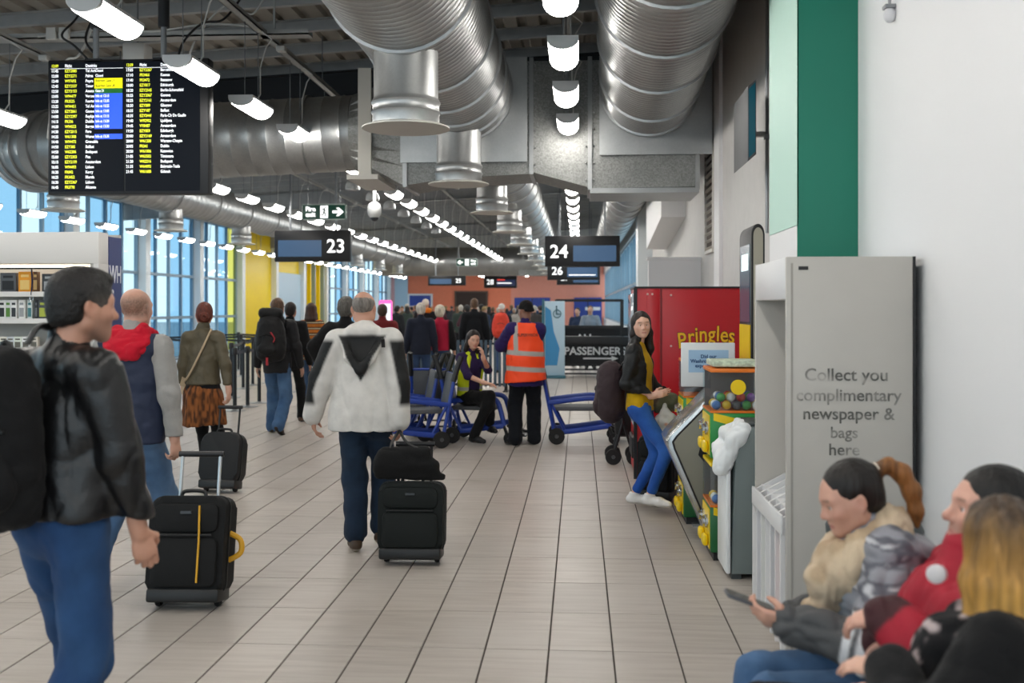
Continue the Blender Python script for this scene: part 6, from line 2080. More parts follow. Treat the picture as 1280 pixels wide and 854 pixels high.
backpack((bx_.x + 0.0, 3.24, bx_.z), -0.15, 'black shoulder bag on the back of the leather jacketed man', '#09090b', w=0.26, h=0.62, d=0.17, m=cloth('bag_black', 0.85, 0.3, 120),
         straps=[[(0.02, 0.10, 0.30), (0.04, 0.14, 0.36), (0.05, 0.26, 0.33)]])

# ---------------- 2. bald man with the red hood
Y = 6.02; X = X_at(166, Y); rz = -0.10
L_ = lambda px, py, y=Y: loc_of((X, Y), rz, pt(px, py, y))
hand = L_(219, 553, 6.0)
f = Fig(H=1.78, loc=(X, Y), rz=rz, lean=(0.03, 0, 0), ankL=(-0.15, -0.20, 0.15), pitchL=0.7, ankR=(0.10, 0.20, 0.085), wrR=hand, polR=(1, -0.8, 0), hdR=(0.05, 0.1, -1), hnR=(-1, 0.3, 0), curlR=1.05,
        wrL=(-0.25, 0.05, 0.84), head=(-0.15, -0.02, 0), tone='#c89a86')
r = f.root('person', 'bald man with a red hood and navy gilet pulling the yellow zipped suitcase')
def stub(C, L, V):
    n = vnoise(V, 160, 60)
    k = soft(0.015 - L[:, 1], 0.05) * soft(0.060 - L[:, 2] + 0.004 * n, 0.05) * soft(L[:, 2] + 0.055, 0.03) * (np.linalg.norm(L * A3(1, 0.8, 1), axis=1) < 0.12)
    return blend(C, (0.62 + 0.2 * n) * k, '#5a4638')
build_body(f, r, hres=0.0055, fres=0.006, paint=head_paint(f, f.tone, extra=stub))
build_top(f, r, 'sweatshirt', WOOL, res=0.012, chest=0.160, waist=0.15, hip=0.155, hem=0.90, sh=0.072, arm=(0.074, 0.063, 0.050), folds=(0.011, 8, (1, 1, 0.7), 5), paint=solid('#9a9895'))
build_top(f, r, 'gilet', SHELL, res=0.012, chest=0.196, waist=0.188, hip=0.188, hem=0.86, sh=0.088, arms=False, collar=0, folds=(0.008, 9, (1, 1, 1.3), 6), paint=solid('#1d2740'))
S = Sdf()
n0 = f.neck
S.cone(n0 + A3(-0.085, -0.02, 0.02), n0 + A3(0.085, -0.02, 0.02), 0.052, None, 0.04)
S.cone(n0 + A3(-0.10, -0.06, -0.03), n0 + A3(0.10, -0.06, -0.03), 0.052, None, 0.05)
S.cone(n0 + A3(-0.05, -0.10, -0.08), n0 + A3(0.06, -0.10, -0.08), 0.048, None, 0.05)
S.cone(n0 + A3(-0.105, 0.03, 0.0), n0 + A3(-0.05, 0.09, 0.01), 0.038, None, 0.05); S.cone(n0 + A3(0.105, 0.03, 0.0), n0 + A3(0.05, 0.09, 0.01), 0.038, None, 0.05)
S.cone(n0 + A3(0.10, 0.0, 0.03), n0 + A3(0.085, -0.05, 0.055), 0.03, None, 0.03)
sdf_object('red_hood', S, 0.009, WOOL, r, folds=(0.010, 11, (1, 1, 2.2), 7), paint=solid('#c0122a'), label='red hood lying over the collar')
build_trousers(f, r, '#4a6a8c', rt=0.092, rk=0.076, ra=0.070, paint=jeans_paint('#47668a', '#7791ad', f), folds=(0.007, 9, (1, 1, 0.8), 8))
build_shoes(f, r, '#e0dfdc', sole='#d0cec8')

# ---------------- 3. woman in the olive jacket and brown skirt
Y = 9.7; X = X_at(254, Y); rz = 0.05
L_ = lambda px, py, y=Y: loc_of((X, Y), rz, pt(px, py, y))
f = Fig(H=1.71, fem=True, loc=(X, Y), rz=rz, lean=(0.02, 0, 0), ankL=(-0.03, 0.18, 0.085), ankR=(0.10, -0.12, 0.12), pitchR=0.4, wrR=L_(288, 500, 9.62), polR=(1, -0.8, 0), hdR=(0.0, 0.0, -1), curlR=0.95,
        wrL=(-0.22, 0.10, 0.86), polL=(-1, -1, 0), head=(0.25, 0.0, 0.05), tone='#cfa08a')
r = f.root('person', 'auburn haired woman in an olive jacket and brown patterned skirt pulling a small case')
build_body(f, r, hres=0.008, fres=0.007)
build_hair(f, r, 'bun', hair_mat('auburn', '#5a2414'))
MB().tube([Vector(f.hp(0.012 + (0.012 + 0.0026 * i) * math.cos(i * 0.9), -0.150 + 0.0012 * i, -0.015 + (0.012 + 0.0026 * i) * math.sin(i * 0.9))) for i in range(14)], 0.013, 7).build('bun_coil', hair_mat('auburn', ''), r)
build_top(f, r, 'olive_jacket', MATTE_L, chest=0.158, waist=0.152, hip=0.168, hem=0.93, sh=0.066, arm=(0.066, 0.056, 0.045), folds=(0.008, 10, (1, 1, 0.8), 9), paint=solid('#524a37'))
S = Sdf()
S.cone(f.waist - A3(0, 0, 0.08), f.pel - A3(0, 0, 0.10), 0.125, 0.178, 0.04, (f.fwd, 1.35))
S.cone(f.pel - A3(0, 0, 0.10), A3(f.pel[0] + 0.01, f.pel[1], 0.40), 0.185, 0.235, 0.04, (f.fwd, 1.3))
S.cut((0, 0, 0.545), (0.05, 0, -1))
sdf_object('patterned_skirt', S, 0.010, WOOL, r, folds=(0.014, 13, (1, 1, 0.18), 10), paint=noise_paint('#8a5228', '#432715', 60, 0.0, 0.7, (1, 1, 0.28)))
build_trousers(f, r, '#0c0c0d', m=WOOL, rt=0.078, rk=0.058, ra=0.042, seat=0.10, name='leggings', paint=solid('#0b0b0d'), folds=(0.003, 12, (1, 1, 1), 11))
build_shoes(f, r, '#5a4634', high=0.07)
MB().tube(catmull([f.shR + f.upv * 0.085 - f.fwd * 0.05 - f.lat * 0.05, f.chest - f.fwd * 0.128 + f.lat * 0.03 + f.upv * 0.05, f.waist - f.fwd * 0.120 - f.lat * 0.09, f.pel + A3(-0.17, -0.03, 0.06)]), 0.010, 8).build('bag_strap', mat('strap_beige', '#b8a284', 0.6), r)
hb = empty('handbag', tuple(f.loc + A3(-0.20, 0.03, 0.92)), rz, 'pale beige crossbody bag at the hip of the woman in the olive jacket', 'handbag')
MB().prism([(-0.02, -0.08), (0.05, -0.11), (0.07, 0.04), (0.0, 0.08)], -0.05, 0.09, XZ, bev=0.015).build('bag_body', mat('strap_beige', ''), hb)
MB().prism([(-0.024, 0.0), (0.058, -0.02), (0.07, 0.045), (0.0, 0.085)], -0.054, -0.046, XZ).build('flap', mat('bag_flap', '#a38e70', 0.6), hb)

# ---------------- 4. traveller with the black rucksack
Y = 13.5; X = X_at(346, Y); rz = -0.05
f = Fig(H=1.78, loc=(X, Y), rz=rz, lean=(0.04, 0, 0), ankL=(-0.10, 0.10, 0.085), ankR=(0.10, -0.22, 0.13), pitchR=0.5, pitchL=0.0, wrL=(-0.30, 0.08, 0.86), wrR=(0.30, 0.12, 0.86), tone='#c99c85')
r = f.root('person', 'traveller in a dark jacket and jeans carrying a black rucksack, wearing a white headband')
build_body(f, r, hres=0.010, fres=0.009)
build_hair(f, r, 'thick', hair_mat('mid_brown', '#5d4330'), res=0.009)
MB().tube([Vector(f.hp(0.10 * math.cos(a), -0.03, 0.025 + 0.105 * math.sin(a))) for a in [PI * i / 14 for i in range(15)]], 0.010, 6).build('white_headband', mat('headband_white', '#dfe0e0', 0.5), r)
build_top(f, r, 'dark_jacket', SHELL, res=0.014, chest=0.175, waist=0.172, hip=0.180, hem=0.80, sh=0.082, arm=(0.084, 0.068, 0.054), folds=(0.010, 8, (1, 1, 0.8), 12), paint=solid('#17171a'))
build_trousers(f, r, '#3f5f85', rt=0.096, rk=0.080, ra=0.082, paint=jeans_paint('#3c5c82', '#6d8bab', f), folds=(0.007, 9, (1, 1, 0.8), 13))
build_shoes(f, r, '#3a2c24')
rk = backpack((X + 0.0, Y - 0.27, 1.27), rz, 'black rucksack with a red cord on the back of the white headband traveller', '#0b0b0d', w=0.36, h=0.56, d=0.24, red=mat('cord_red', '#b8303a', 0.6),
              straps=[[(-0.11, 0.07, 0.20), (-0.13, 0.14, 0.24), (-0.13, 0.22, 0.20)], [(0.11, 0.07, 0.20), (0.13, 0.14, 0.24), (0.13, 0.22, 0.20)]])
S = Sdf(); S.cone((-0.09, 0.0, 0.32), (0.09, 0.0, 0.32), 0.075, None, 0.03); S.cone((-0.08, 0.06, 0.22), (0.08, 0.06, 0.22), 0.09, None, 0.03)
sdf_object('pack_lid', S, 0.014, SHELL, rk, folds=(0.006, 10, (1, 1, 1), 14), paint=solid('#0e0e10'))

# ---------------- 5. person in black just beyond the rucksack
Y = 14.7; X = X_at(363, Y); rz = 0.0
f = Fig(H=1.74, loc=(X, Y), rz=rz, ankL=(-0.08, -0.10, 0.10), ankR=(0.10, 0.22, 0.085), tone='#b98a74')
r = f.root('person', 'person in black mostly hidden behind the rucksack traveller, in brown shoes')
build_body(f, r, res=0.03, hres=0.012, fres=0, hands=True)
build_hair(f, r, 'short', hair_mat('dark_brown', '#1a110d'), res=0.010)
build_top(f, r, 'black_coat', WOOL, res=0.018, hem=0.78, chest=0.17, waist=0.165, hip=0.17, arm=(0.08, 0.066, 0.052), paint=solid('#0e0e10'))
build_trousers(f, r, '#101013', m=WOOL, res=0.018, paint=solid('#101113'))
build_shoes(f, r, '#5c4232', res=0.012)

# ---------------- 6. woman in the striped jumper
Y = 15.9; X = X_at(389, Y); rz = 0.0
f = Fig(H=1.74, fem=True, loc=(X, Y), rz=rz, ankL=(-0.07, 0.15, 0.085), ankR=(0.10, -0.16, 0.11), pitchR=0.3, tone='#c79a84')
r = f.root('person', 'brown haired woman in an orange and black striped jumper')
build_body(f, r, res=0.03, hres=0.012, fres=0, hands=True)
build_hair(f, r, 'long', hair_mat('chestnut', '#3c2418'), res=0.010)
def stripes(V):
    C = np.tile(C3('#111011'), (len(V), 1))
    ph = (V[:, 2] * 11.0) % 1.0
    C = blend(C, soft(0.26 - np.abs(ph - 0.30), 0.06), '#c8742c')
    return blend(C, soft(0.08 - np.abs(ph - 0.75), 0.04), '#d9c9a8')
build_top(f, r, 'striped_jumper', WOOL, res=0.013, hem=0.86, chest=0.16, waist=0.155, hip=0.165, arm=(0.07, 0.06, 0.048), paint=stripes)
build_trousers(f, r, '#2c4260', res=0.016, rt=0.084, rk=0.066, ra=0.056, paint=jeans_paint('#2b4262', '#56708f', f))
build_shoes(f, r, '#3b3836', sole='#c9c7c2', res=0.011)

# ---------------- 7. grey haired man, hand on hip
Y = 11.6; X = X_at(432, Y); rz = -0.15
f = Fig(H=1.77, loc=(X, Y), rz=rz, lean=(0.03, 0, 0), ankL=(-0.02, 0.16, 0.085), ankR=(0.10, -0.1, 0.10), wrL=(-0.27, -0.02, 0.98), polL=(-1, -0.35, 0.15), hdL=(0.75, 0.3, -0.5), hnL=(0.5, 0.4, 0.3), curlL=0.6, tone='#bf937e')
r = f.root('person', 'grey haired man in a black jacket with his left hand on his hip')
build_body(f, r, res=0.026, hres=0.010, fres=0.009)
build_hair(f, r, 'fluffy', hair_mat('grey_dark', '#55524d'), res=0.009, folds=(0.006, 30, (1, 1, 0.6), 3))
build_top(f, r, 'black_jacket', WOOL, res=0.014, hem=0.88, chest=0.178, waist=0.168, hip=0.170, arm=(0.086, 0.072, 0.054), folds=(0.010, 9, (1, 1, 0.8), 15), paint=solid('#0e0e10'))
build_trousers(f, r, '#15171c', m=WOOL, res=0.016, paint=solid('#13161b'))
build_shoes(f, r, '#11100e', res=0.012)

# ---------------- 8. man in the white and black coat (centre)
Y = 7.07; X = X_at(455, Y); rz = 0.02
L_ = lambda px, py, y=Y: loc_of((X, Y), rz, pt(px, py, y))
f = Fig(H=1.775, loc=(X, Y), rz=rz, lean=(0.02, 0.0, 0), ankL=(-0.045, -0.06, 0.085), ankR=(0.10, 0.10, 0.10), pitchR=0.25, toeL=0.35, toeR=-0.1, wrR=L_(500, 527, 7.0), polR=(1, -0.6, 0), hdR=(0, 0.05, -1), hnR=(-1, 0.2, 0), curlR=0.95,
        wrL=L_(391, 520, 7.1), polL=(-1, -0.8, 0), hdL=(0.05, 0.05, -1), curlL=0.6, head=(-0.12, -0.05, 0), headoff=(-0.005, 0.0, 0), tone='#c4937c')
r = f.root('person', 'balding man in a white and black hooded coat with a soft bag and suitcase')
build_body(f, r, hres=0.006, fres=0.006)
build_hair(f, r, 'ring', hair_mat('grey_ring', '#77706a'), res=0.006)
def coat_paint(V, f=f):
    C = np.tile(C3('#d4d1cc'), (len(V), 1))
    z = V[:, 2]; x = V[:, 0]; y = V[:, 1]
    for sgn, sh_, el, wr in ((1, f.shR, f.elR, f.wrR), (-1, f.shL, f.elL, f.wrL)):
        d = segd(V, sh_, el); d2 = segd(V, el, wr)
        ax_ = sh_[0] + (el[0] - sh_[0]) * np.clip((sh_[2] - z) / max(sh_[2] - el[2], 1e-3), 0, 1.3)
        out = sgn * (x - ax_)
        m = soft(out - 0.012 + 0.10 * np.clip(1.12 - z, 0, 1), 0.02) * soft(z - 1.00, 0.04) * soft(1.44 - z, 0.03) * ((d < 0.13) | (d2 < 0.12))
        C = blend(C, m, '#0f1011')
    hd = 1.475 - z
    tri = soft(0.150 * (1 - hd / 0.285) - np.abs(x - 0.005) + 0.015, 0.012) * (y < -0.02) * soft(hd, 0.02)
    C = blend(C, tri, '#101112')
    return C
def coat_x(S, f=f):
    n = f.neck
    S.cone(n + A3(-0.14, -0.05, 0.0), n + A3(-0.075, -0.155, -0.15), 0.030, 0.028, 0.025)
    S.cone(n + A3(0.15, -0.05, 0.0), n + A3(0.085, -0.155, -0.15), 0.030, 0.028, 0.025)
    S.cone(n + A3(-0.075, -0.155, -0.15), n + A3(0.005, -0.165, -0.235), 0.028, 0.026, 0.025)
    S.cone(n + A3(0.085, -0.155, -0.15), n + A3(0.005, -0.165, -0.235), 0.028, 0.026, 0.025)
    S.cone(n + A3(-0.07, -0.06, 0.02), n + A3(0.07, -0.06, 0.02), 0.045, None, 0.03)
    S.cone(n + A3(-0.075, 0.0, 0.03), n + A3(0.075, 0.0, 0.03), 0.045, None, 0.03)
build_top(f, r, 'hooded_coat', SHELL, res=0.0095, chest=0.196, waist=0.205, hip=0.235, flat=1.35, hem=0.825, flare=0.03, sh=0.088, arm=(0.094, 0.084, 0.068), collar=0.03, collar_r=0.078,
          folds=(0.010, 5.5, (1, 1, 0.7), 16), paint=coat_paint, extra=coat_x)
MB().box(-0.012, 0.012, -0.006, 0.006, -0.03, 0.03, TR(*(f.neck + A3(0.155, -0.13, -0.055))) @ RX(0.4)).build('hood_toggle', BLACK, r, smooth=False)
build_trousers(f, r, '#233850', rt=0.098, rk=0.084, ra=0.080, paint=jeans_paint('#16263a', '#33495f', f), folds=(0.009, 8, (1, 1, 0.7), 17), hem=0.045)
build_shoes(f, r, '#4a392b', sole='#b9b0a4', toe_cap='#3a2d22')
sb = empty('soft_bag', (0, 0, 0), 0, 'soft black holdall hanging from the hand of the white coated man, over the dark suitcase', 'bag')
bc = pt(512, 580, 6.72)
sb.location = (bc.x, 6.70, bc.z + 0.02)
S = Sdf()
S.cone((-0.19, 0, -0.075), (0.22, 0, -0.10), 0.040, 0.022, 0.05); S.cone((-0.16, 0, 0.05), (0.10, 0, 0.06), 0.045, None, 0.05)
S.cone((-0.18, 0, -0.02), (0.15, 0, -0.03), 0.06, 0.05, 0.05)
sdf_object('bag_body', S, 0.008, cloth('bag_black', 0.85, 0.3, 120), sb, folds=(0.006, 9, (0.6, 1, 1.5), 18), paint=solid('#0c0c0d'))
hw_ = f.wrR + f.hdR * 0.085
hwW = Vector((X + hw_[0] - sb.location.x, Y + hw_[1] - 6.70, hw_[2] - bc.z))
for a, b in ((-0.12, -0.02), (0.08, -0.025)):
    MB().tube(catmull([(a, b, 0.08), (a * 0.5 + hwW.x * 0.5, b + 0.05, hwW.z * 0.7), (hwW.x, hwW.y - 0.01, hwW.z), ]), 0.010, 8).build('bag_handle', TRIMB, sb)

# ---------------- 9. seated staff woman in a yellow vest
Y = 12.85; X = X_at(587, Y); rz = PI + 0.75
L_ = lambda px, py, y=Y: loc_of((X, Y), rz, pt(px, py, y))
f = Fig(H=1.73, fem=True, loc=(X, Y), rz=rz, hips=0.0, pel=(0, 0.0, 0.58), lean=(0.12, 0.06, 0), ankL=L_(592, 545, 12.55), ankR=L_(612, 532, 12.72), kneeL=(0, 1, 0.6), kneeR=(0, 1, 0.6), toeL=0.2, toeR=-0.2,
        wrL=L_(604, 447, 12.52), polL=(-0.3, 0.5, -1), hdL=(0.1, -0.1, 1), hnL=(0.6, -0.8, 0), curlL=0.7,
        wrR=L_(606, 479, 12.45), polR=(0.8, -0.5, -0.6), hdR=(-0.6, 0.8, -0.1), hnR=(0, 0, -1), curlR=0.5, head=(-0.35, -0.05, -0.08), headoff=(0.0, 0.03, 0.0), tone='#d3a48c')
r = f.root('person', 'seated woman in a purple top and yellow high visibility vest, chin on hand')
build_body(f, r, hres=0.007, fres=0.008, paint=head_paint(f, f.tone, lips='#a8454a', brow='#1b110d'))
add_eyes(f, r)
build_hair(f, r, 'long', hair_mat('dark_brown_long', '#1a100b'), res=0.009)
build_top(f, r, 'purple_top', WOOL, res=0.012, chest=0.155, waist=0.145, hip=0.155, sh=0.066, arm=(0.066, 0.052, 0.045), sleeves=(0.12, 0.12), folds=(0.006, 10, (1, 1, 1), 19), paint=solid('#2a1c46'))
def yv(V, f=f):
    C = np.tile(C3('#d8e60f'), (len(V), 1))
    h = (V - f.pel) @ f.upv
    return blend(C, soft(0.022 - np.abs(h - 0.10), 0.008), '#b9bcb8')
S = Sdf()
S.cone(f.pel + f.upv * 0.02, f.waist, 0.172, 0.165, 0.04, (f.fwd, 1.35)); S.cone(f.waist, f.chest, 0.162, 0.172, 0.04, (f.fwd, 1.35)); S.cone(f.chest, f.neck - f.upv * 0.08, 0.172, 0.12, 0.04, (f.fwd, 1.35))
S.cone(f.shL * 0.75 + f.shR * 0.25, f.neck - f.upv * 0.01 - f.lat * 0.03, 0.058, None, 0.04); S.cone(f.shR * 0.75 + f.shL * 0.25, f.neck - f.upv * 0.01 + f.lat * 0.03, 0.058, None, 0.04)
S.cone(f.pel - f.upv * 0.10 + f.fwd * 0.19, f.neck + f.fwd * 0.17, 0.135, 0.095, 0.02, None, 'd')
sdf_object('yellow_vest', S, 0.011, HIVIS, r, folds=(0.005, 9, (1, 1, 1), 20), paint=yv)
build_trousers(f, r, '#0c0d0e', m=WOOL, rt=0.088, rk=0.070, ra=0.060, paint=solid('#0c0d0f'), folds=(0.006, 10, (1, 1, 0.8), 21))
build_shoes(f, r, '#0d0d10', sole='#1b1b1b', toe_cap='#131316')

# ---------------- 10. man in the orange vest
Y = 12.55; X = X_at(657, Y); rz = 0.12
f = Fig(H=1.74, loc=(X, Y), rz=rz, lean=(0.04, 0, 0), ankL=(-0.12, 0.0, 0.085), ankR=(0.11, 0.08, 0.085), toeL=0.7, toeR=0.3, wrL=(-0.16, 0.36, 1.16), polL=(-1, -0.3, -0.6), wrR=(-0.02, 0.34, 1.14), polR=(0.15, -0.6, -1),
        curlL=0.7, curlR=0.7, head=(0.5, -0.08, 0), tone='#8c6350', shw=0.165)
r = f.root('person', 'staff man in an orange high visibility vest and black beanie, seen from behind')
build_body(f, r, hres=0.009, fres=0.010)
build_hair(f, r, 'beanie', WOOL, res=0.008, paint=solid('#0d0d0e'), name='beanie', folds=(0.003, 14, (1, 1, 0.4), 22))
build_top(f, r, 'purple_jumper', WOOL, res=0.013, chest=0.190, waist=0.205, hip=0.215, flat=1.25, hem=0.72, sh=0.09, arm=(0.092, 0.078, 0.058), folds=(0.010, 9, (1, 1, 0.9), 23), paint=solid('#2c2058'))
def ov(V, f=f):
    C = np.tile(C3('#ff4a0c'), (len(V), 1))
    z = V[:, 2]
    for zc in (1.115, 0.925):
        C = blend(C, soft(0.028 - np.abs(z + 0.06 * V[:, 0] - zc), 0.008), '#a9a8a2')
    br = np.minimum(np.abs(V[:, 0] + 0.125), np.abs(V[:, 0] - 0.125))
    return blend(C, soft(0.025 - br, 0.008) * soft(z - 1.10, 0.02) * (V[:, 0] < 0), '#a9a8a2')
S = Sdf()
fl_ = (f.fwd, 1.22)
S.cone(f.chest, f.neck - f.upv * 0.075, 0.202, 0.13, 0.05, fl_); S.cone(f.waist, f.chest, 0.222, 0.206, 0.05, fl_); S.cone(f.pel - A3(0, 0, 0.30), f.waist, 0.270, 0.224, 0.05, fl_)
S.cone(f.shL * 0.80 + f.shR * 0.20, f.neck, 0.088, 0.07, 0.05); S.cone(f.shR * 0.80 + f.shL * 0.20, f.neck, 0.088, 0.07, 0.05)
S.cut((0, 0, 0.775), (0.08, 0, -1)); S.cut(f.neck + f.upv * 0.03, f.upv)
for sh_, el in ((f.shL, f.elL), (f.shR, f.elR)): S.cone(sh_ + nrm(el - sh_) * 0.10, el, 0.095, 0.085, 0.02, None, 'd')
sdf_object('orange_vest', S, 0.010, HIVIS, r, folds=(0.007, 7, (1, 1, 0.8), 24), paint=ov)
tx = text('SUPERVISOR', 0.045, mat('vest_ink', '#4a2a20', 0.7), (0.01, -0.190, 1.335), (PI / 2 - 0.18, 0, 0.0), r, 'lettering', bold=0.001, ext=0.004)
build_trousers(f, r, '#0d1017', m=WOOL, rt=0.108, rk=0.090, ra=0.088, paint=solid('#0c1018'), folds=(0.009, 8, (1, 1, 0.7), 25))
build_shoes(f, r, '#0c0b0d')

# ---------------- 11. standing woman in blue jeans
Y = 8.56; X = X_at(800, Y); rz = -1.85
L_ = lambda px, py, y=Y: loc_of((X, Y), rz, pt(px, py, y))
f = Fig(H=1.63, fem=True, loc=(X, Y), rz=rz, lean=(-0.03, 0, 0), ankL=L_(793, 618, 8.72), ankR=L_(812, 620, 8.44), kneeR=(0.0, 1, 0), toeL=0.1, toeR=-0.2, wrR=L_(817, 495, 8.42), polR=(0.3, -1, -0.3), hdR=(0.0, 0.8, 0.25), hnR=(-1, 0, 0), curlR=0.5,
        wrL=L_(835, 500, 8.75), polL=(-0.3, -1, -0.4), curlL=0.6, head=(-1.12, -0.02, 0.03), headoff=(0, 0.01, 0), tone='#dcae98')
r = f.root('person', 'dark haired woman in blue jeans and white trainers standing by the red vending machine')
build_body(f, r, hres=0.006, fres=0.0065, paint=head_paint(f, f.tone, lips='#b5696a', brow='#33221a'))
add_eyes(f, r)
build_hair(f, r, 'longer', hair_mat('dark_brown_straight', '#1a0e0a'), res=0.007)
build_top(f, r, 'yellow_top', WOOL, res=0.010, chest=0.148, waist=0.143, hip=0.160, hem=0.825, sh=0.058, arms=False, collar=0.0, folds=(0.006, 9, (1, 1, 0.6), 26), paint=solid('#c29a08'))
def bj(S, f=f):
    S.cone(f.pel + f.fwd * 0.20 + f.lat * 0.03 - f.upv * 0.12, f.neck + f.fwd * 0.12 + f.lat * 0.02, 0.135, 0.075, 0.02, None, 'd')
build_top(f, r, 'black_jacket', MATTE_L, res=0.009, chest=0.166, waist=0.156, hip=0.160, hem=0.97, sh=0.068, arm=(0.066, 0.057, 0.046), collar=0.03, collar_r=0.066, folds=(0.009, 9, (1, 1, 0.8), 27), paint=solid('#0c0c0d'), extra=bj)
build_trousers(f, r, '#2458b0', rt=0.084, rk=0.061, ra=0.048, hem=0.055, paint=jeans_paint('#1c4c9e', '#3f74c4', f), folds=(0.004, 11, (1, 1, 0.8), 28), seat=0.112, name='jeans')
build_shoes(f, r, '#e2e0de', sole='#cfcac4', res=0.007, width=0.95)
bp = pt(763, 489, 8.72)
backpack((bp.x, 8.66, bp.z), rz + 0.15, 'dark brown backpack on the back of the woman in blue jeans', '#33262a', w=0.32, h=0.46, d=0.20, m=cloth('pack_brown', 0.7, 0.3, 70),
         straps=[[(0.08, 0.07, 0.16), (0.10, 0.13, 0.26), (0.11, 0.20, 0.27)]])
pb = empty('carrier_bag', tuple(pt(832, 532, 8.62)), 0, 'white plastic carrier bag with an orange print held by the woman in blue jeans', 'bag')
S = Sdf(); S.cone((-0.05, 0, -0.09), (0.05, 0, -0.09), 0.07, None, 0.04); S.cone((-0.04, 0, 0.03), (0.04, 0, 0.03), 0.06, None, 0.05); S.cone((-0.03, 0, 0.08), (-0.01, 0.0, 0.17), 0.03, 0.012, 0.03); S.cone((0.03, 0, 0.08), (-0.01, 0.0, 0.17), 0.03, 0.012, 0.03)
sdf_object('bag_body', S, 0.009, mat('carrier_white', '#d9d7d2', 0.35, attr=True), pb, folds=(0.010, 16, (1, 1, 0.6), 29), paint=lambda V: blend(np.tile(C3('#d9d7d2'), (len(V), 1)), soft(0.03 - np.linalg.norm(V - A3(-0.0, -0.085, 0.01), axis=1), 0.01), '#d9762a'))
kb = empty('khaki_bag', tuple(pt(833, 503, 8.70)), 0.2, 'small khaki bag held above the white carrier bag', 'bag')
S = Sdf(); S.cone((-0.07, 0, -0.03), (0.07, 0, -0.02), 0.06, None, 0.04); S.cone((-0.04, 0, 0.03), (0.05, 0, 0.03), 0.05, None, 0.05)
sdf_object('bag_body', S, 0.010, SHELL, kb, folds=(0.010, 12, (1, 1, 1), 30), paint=noise_paint('#5a5a44', '#7a6a58', 9))
MB().tube(catmull([(-0.06, 0, 0.05), (-0.02, 0.02, 0.13), (0.05, 0, 0.06)]), 0.007, 6).build('bag_handle', TRIMB, kb)

# ---------------- 12. seated woman with a ponytail (near right)
Y = 3.28; X = X_at(1128, Y); rz = PI / 2 + 0.05
L_ = lambda px, py, y=Y: loc_of((X, Y), rz, pt(px, py, y))
hc = L_(1062, 622)
f = Fig(H=1.70, fem=True, loc=(X, Y), rz=rz, hips=0.0, pel=(0, 0.0, 0.53), lean=(0.26, 0.0, 0), ankL=(-0.10, 0.52, 0.09), ankR=(0.12, 0.50, 0.09), kneeL=(0, 1, 0.5), kneeR=(0, 1, 0.5),
        wrL=L_(990, 780, 3.12), polL=(-0.8, -1, -0.6), hdL=(0.30, 1.0, 0.15), hnL=(0.8, -0.2, 0.6), curlL=0.75,
        wrR=L_(990, 772, 3.36), polR=(0.8, -1, -0.6), hdR=(-0.25, 1.0, 0.10), hnR=(-0.5, 0, 1), curlR=0.6, head=(0.0, -0.10, 0.0), tone='#cb9c88')
d_ = np.array([hc[0], hc[1], hc[2]]) - f.headc
d_[0] = 0
f.headc = f.headc + d_
f.neck = f.neck + d_ * 0.75; f.chest = f.chest + d_ * 0.35
f.shL = f.shL + d_ * 0.6; f.shR = f.shR + d_ * 0.6
f.elL, f.wrL = f.ik(f.shL, f.wrL, 0.27, 0.245, (-0.8, -1, -0.6)); f.elR, f.wrR = f.ik(f.shR, f.wrR, 0.27, 0.245, (0.8, -1, -0.6))
r = f.root('person', 'seated woman with a brown ponytail and cream scarf looking down at her phone')
build_body(f, r, hres=0.0048, fres=0.0048, paint=head_paint(f, f.tone, lips='#a85c58', brow='#3a281f'))
add_eyes(f, r)
def pony_paint(V, f=f):
    L = (V - f.headc) @ f.HR / f.hs
    return blend(np.tile(C3('#130d09'), (len(V), 1)), soft(-0.135 - L[:, 1], 0.05), '#8a5a2e')
build_hair(f, r, 'pony', hair_attr('pony'), res=0.0055, paint=pony_paint)
MB().tube([Vector(f.hp(0.022 * math.cos(a), -0.118, 0.058 + 0.022 * math.sin(a))) for a in [2 * PI * i / 14 for i in range(14)]], 0.007, 6, closed=True).build('hair_tie', mat('tie_cream', '#d9cfc0', 0.6), r)
def pj(V, f=f):
    n = vnoise(V * A3(1.0, 1.0, 3.4), 11, 31) + 0.5 * vnoise(V * A3(1, 1, 3.0), 26, 32)
    C = blend(np.tile(C3('#8f9097'), (len(V), 1)), soft(n - 0.05, 0.25), '#5c5d66')
    C = blend(C, soft(n - 0.62, 0.3), '#c4c4c8')
    low = segd(V, f.elR * 0.55 + f.wrR * 0.45, f.wrR)
    low2 = segd(V, f.elL * 0.55 + f.wrL * 0.45, f.wrL)
    C = blend(C, soft(0.10 - np.minimum(low, low2), 0.02), '#4a4b4d')
    for e, w in ((f.elL, f.wrL), (f.elR, f.wrR)):
        t = (V - e) @ nrm(w - e)
        near = segd(V, e, w) < 0.09
        for a in (0.03, 0.075):
            C = blend(C, soft(0.013 - np.abs(t - a), 0.006) * near, '#d2d3d6')
    side = soft(np.abs(V[:, 0]) * -1 + 0.10, 0.03) * soft((V - f.chest) @ f.fwd + 0.0, 0.04)
    return blend(C, 0.9 * side * (segd(V, f.elR, f.wrR) > 0.09) * (segd(V, f.elL, f.wrL) > 0.09), '#8d98a4')
def pjx(S, f=f):
    S.cone(f.neck + A3(-0.10, -0.12, -0.04), f.neck + A3(0.10, -0.12, -0.04), 0.055, None, 0.05)
    S.cone(f.neck + A3(-0.07, -0.17, -0.10), f.neck + A3(0.07, -0.17, -0.10), 0.05, None, 0.05)
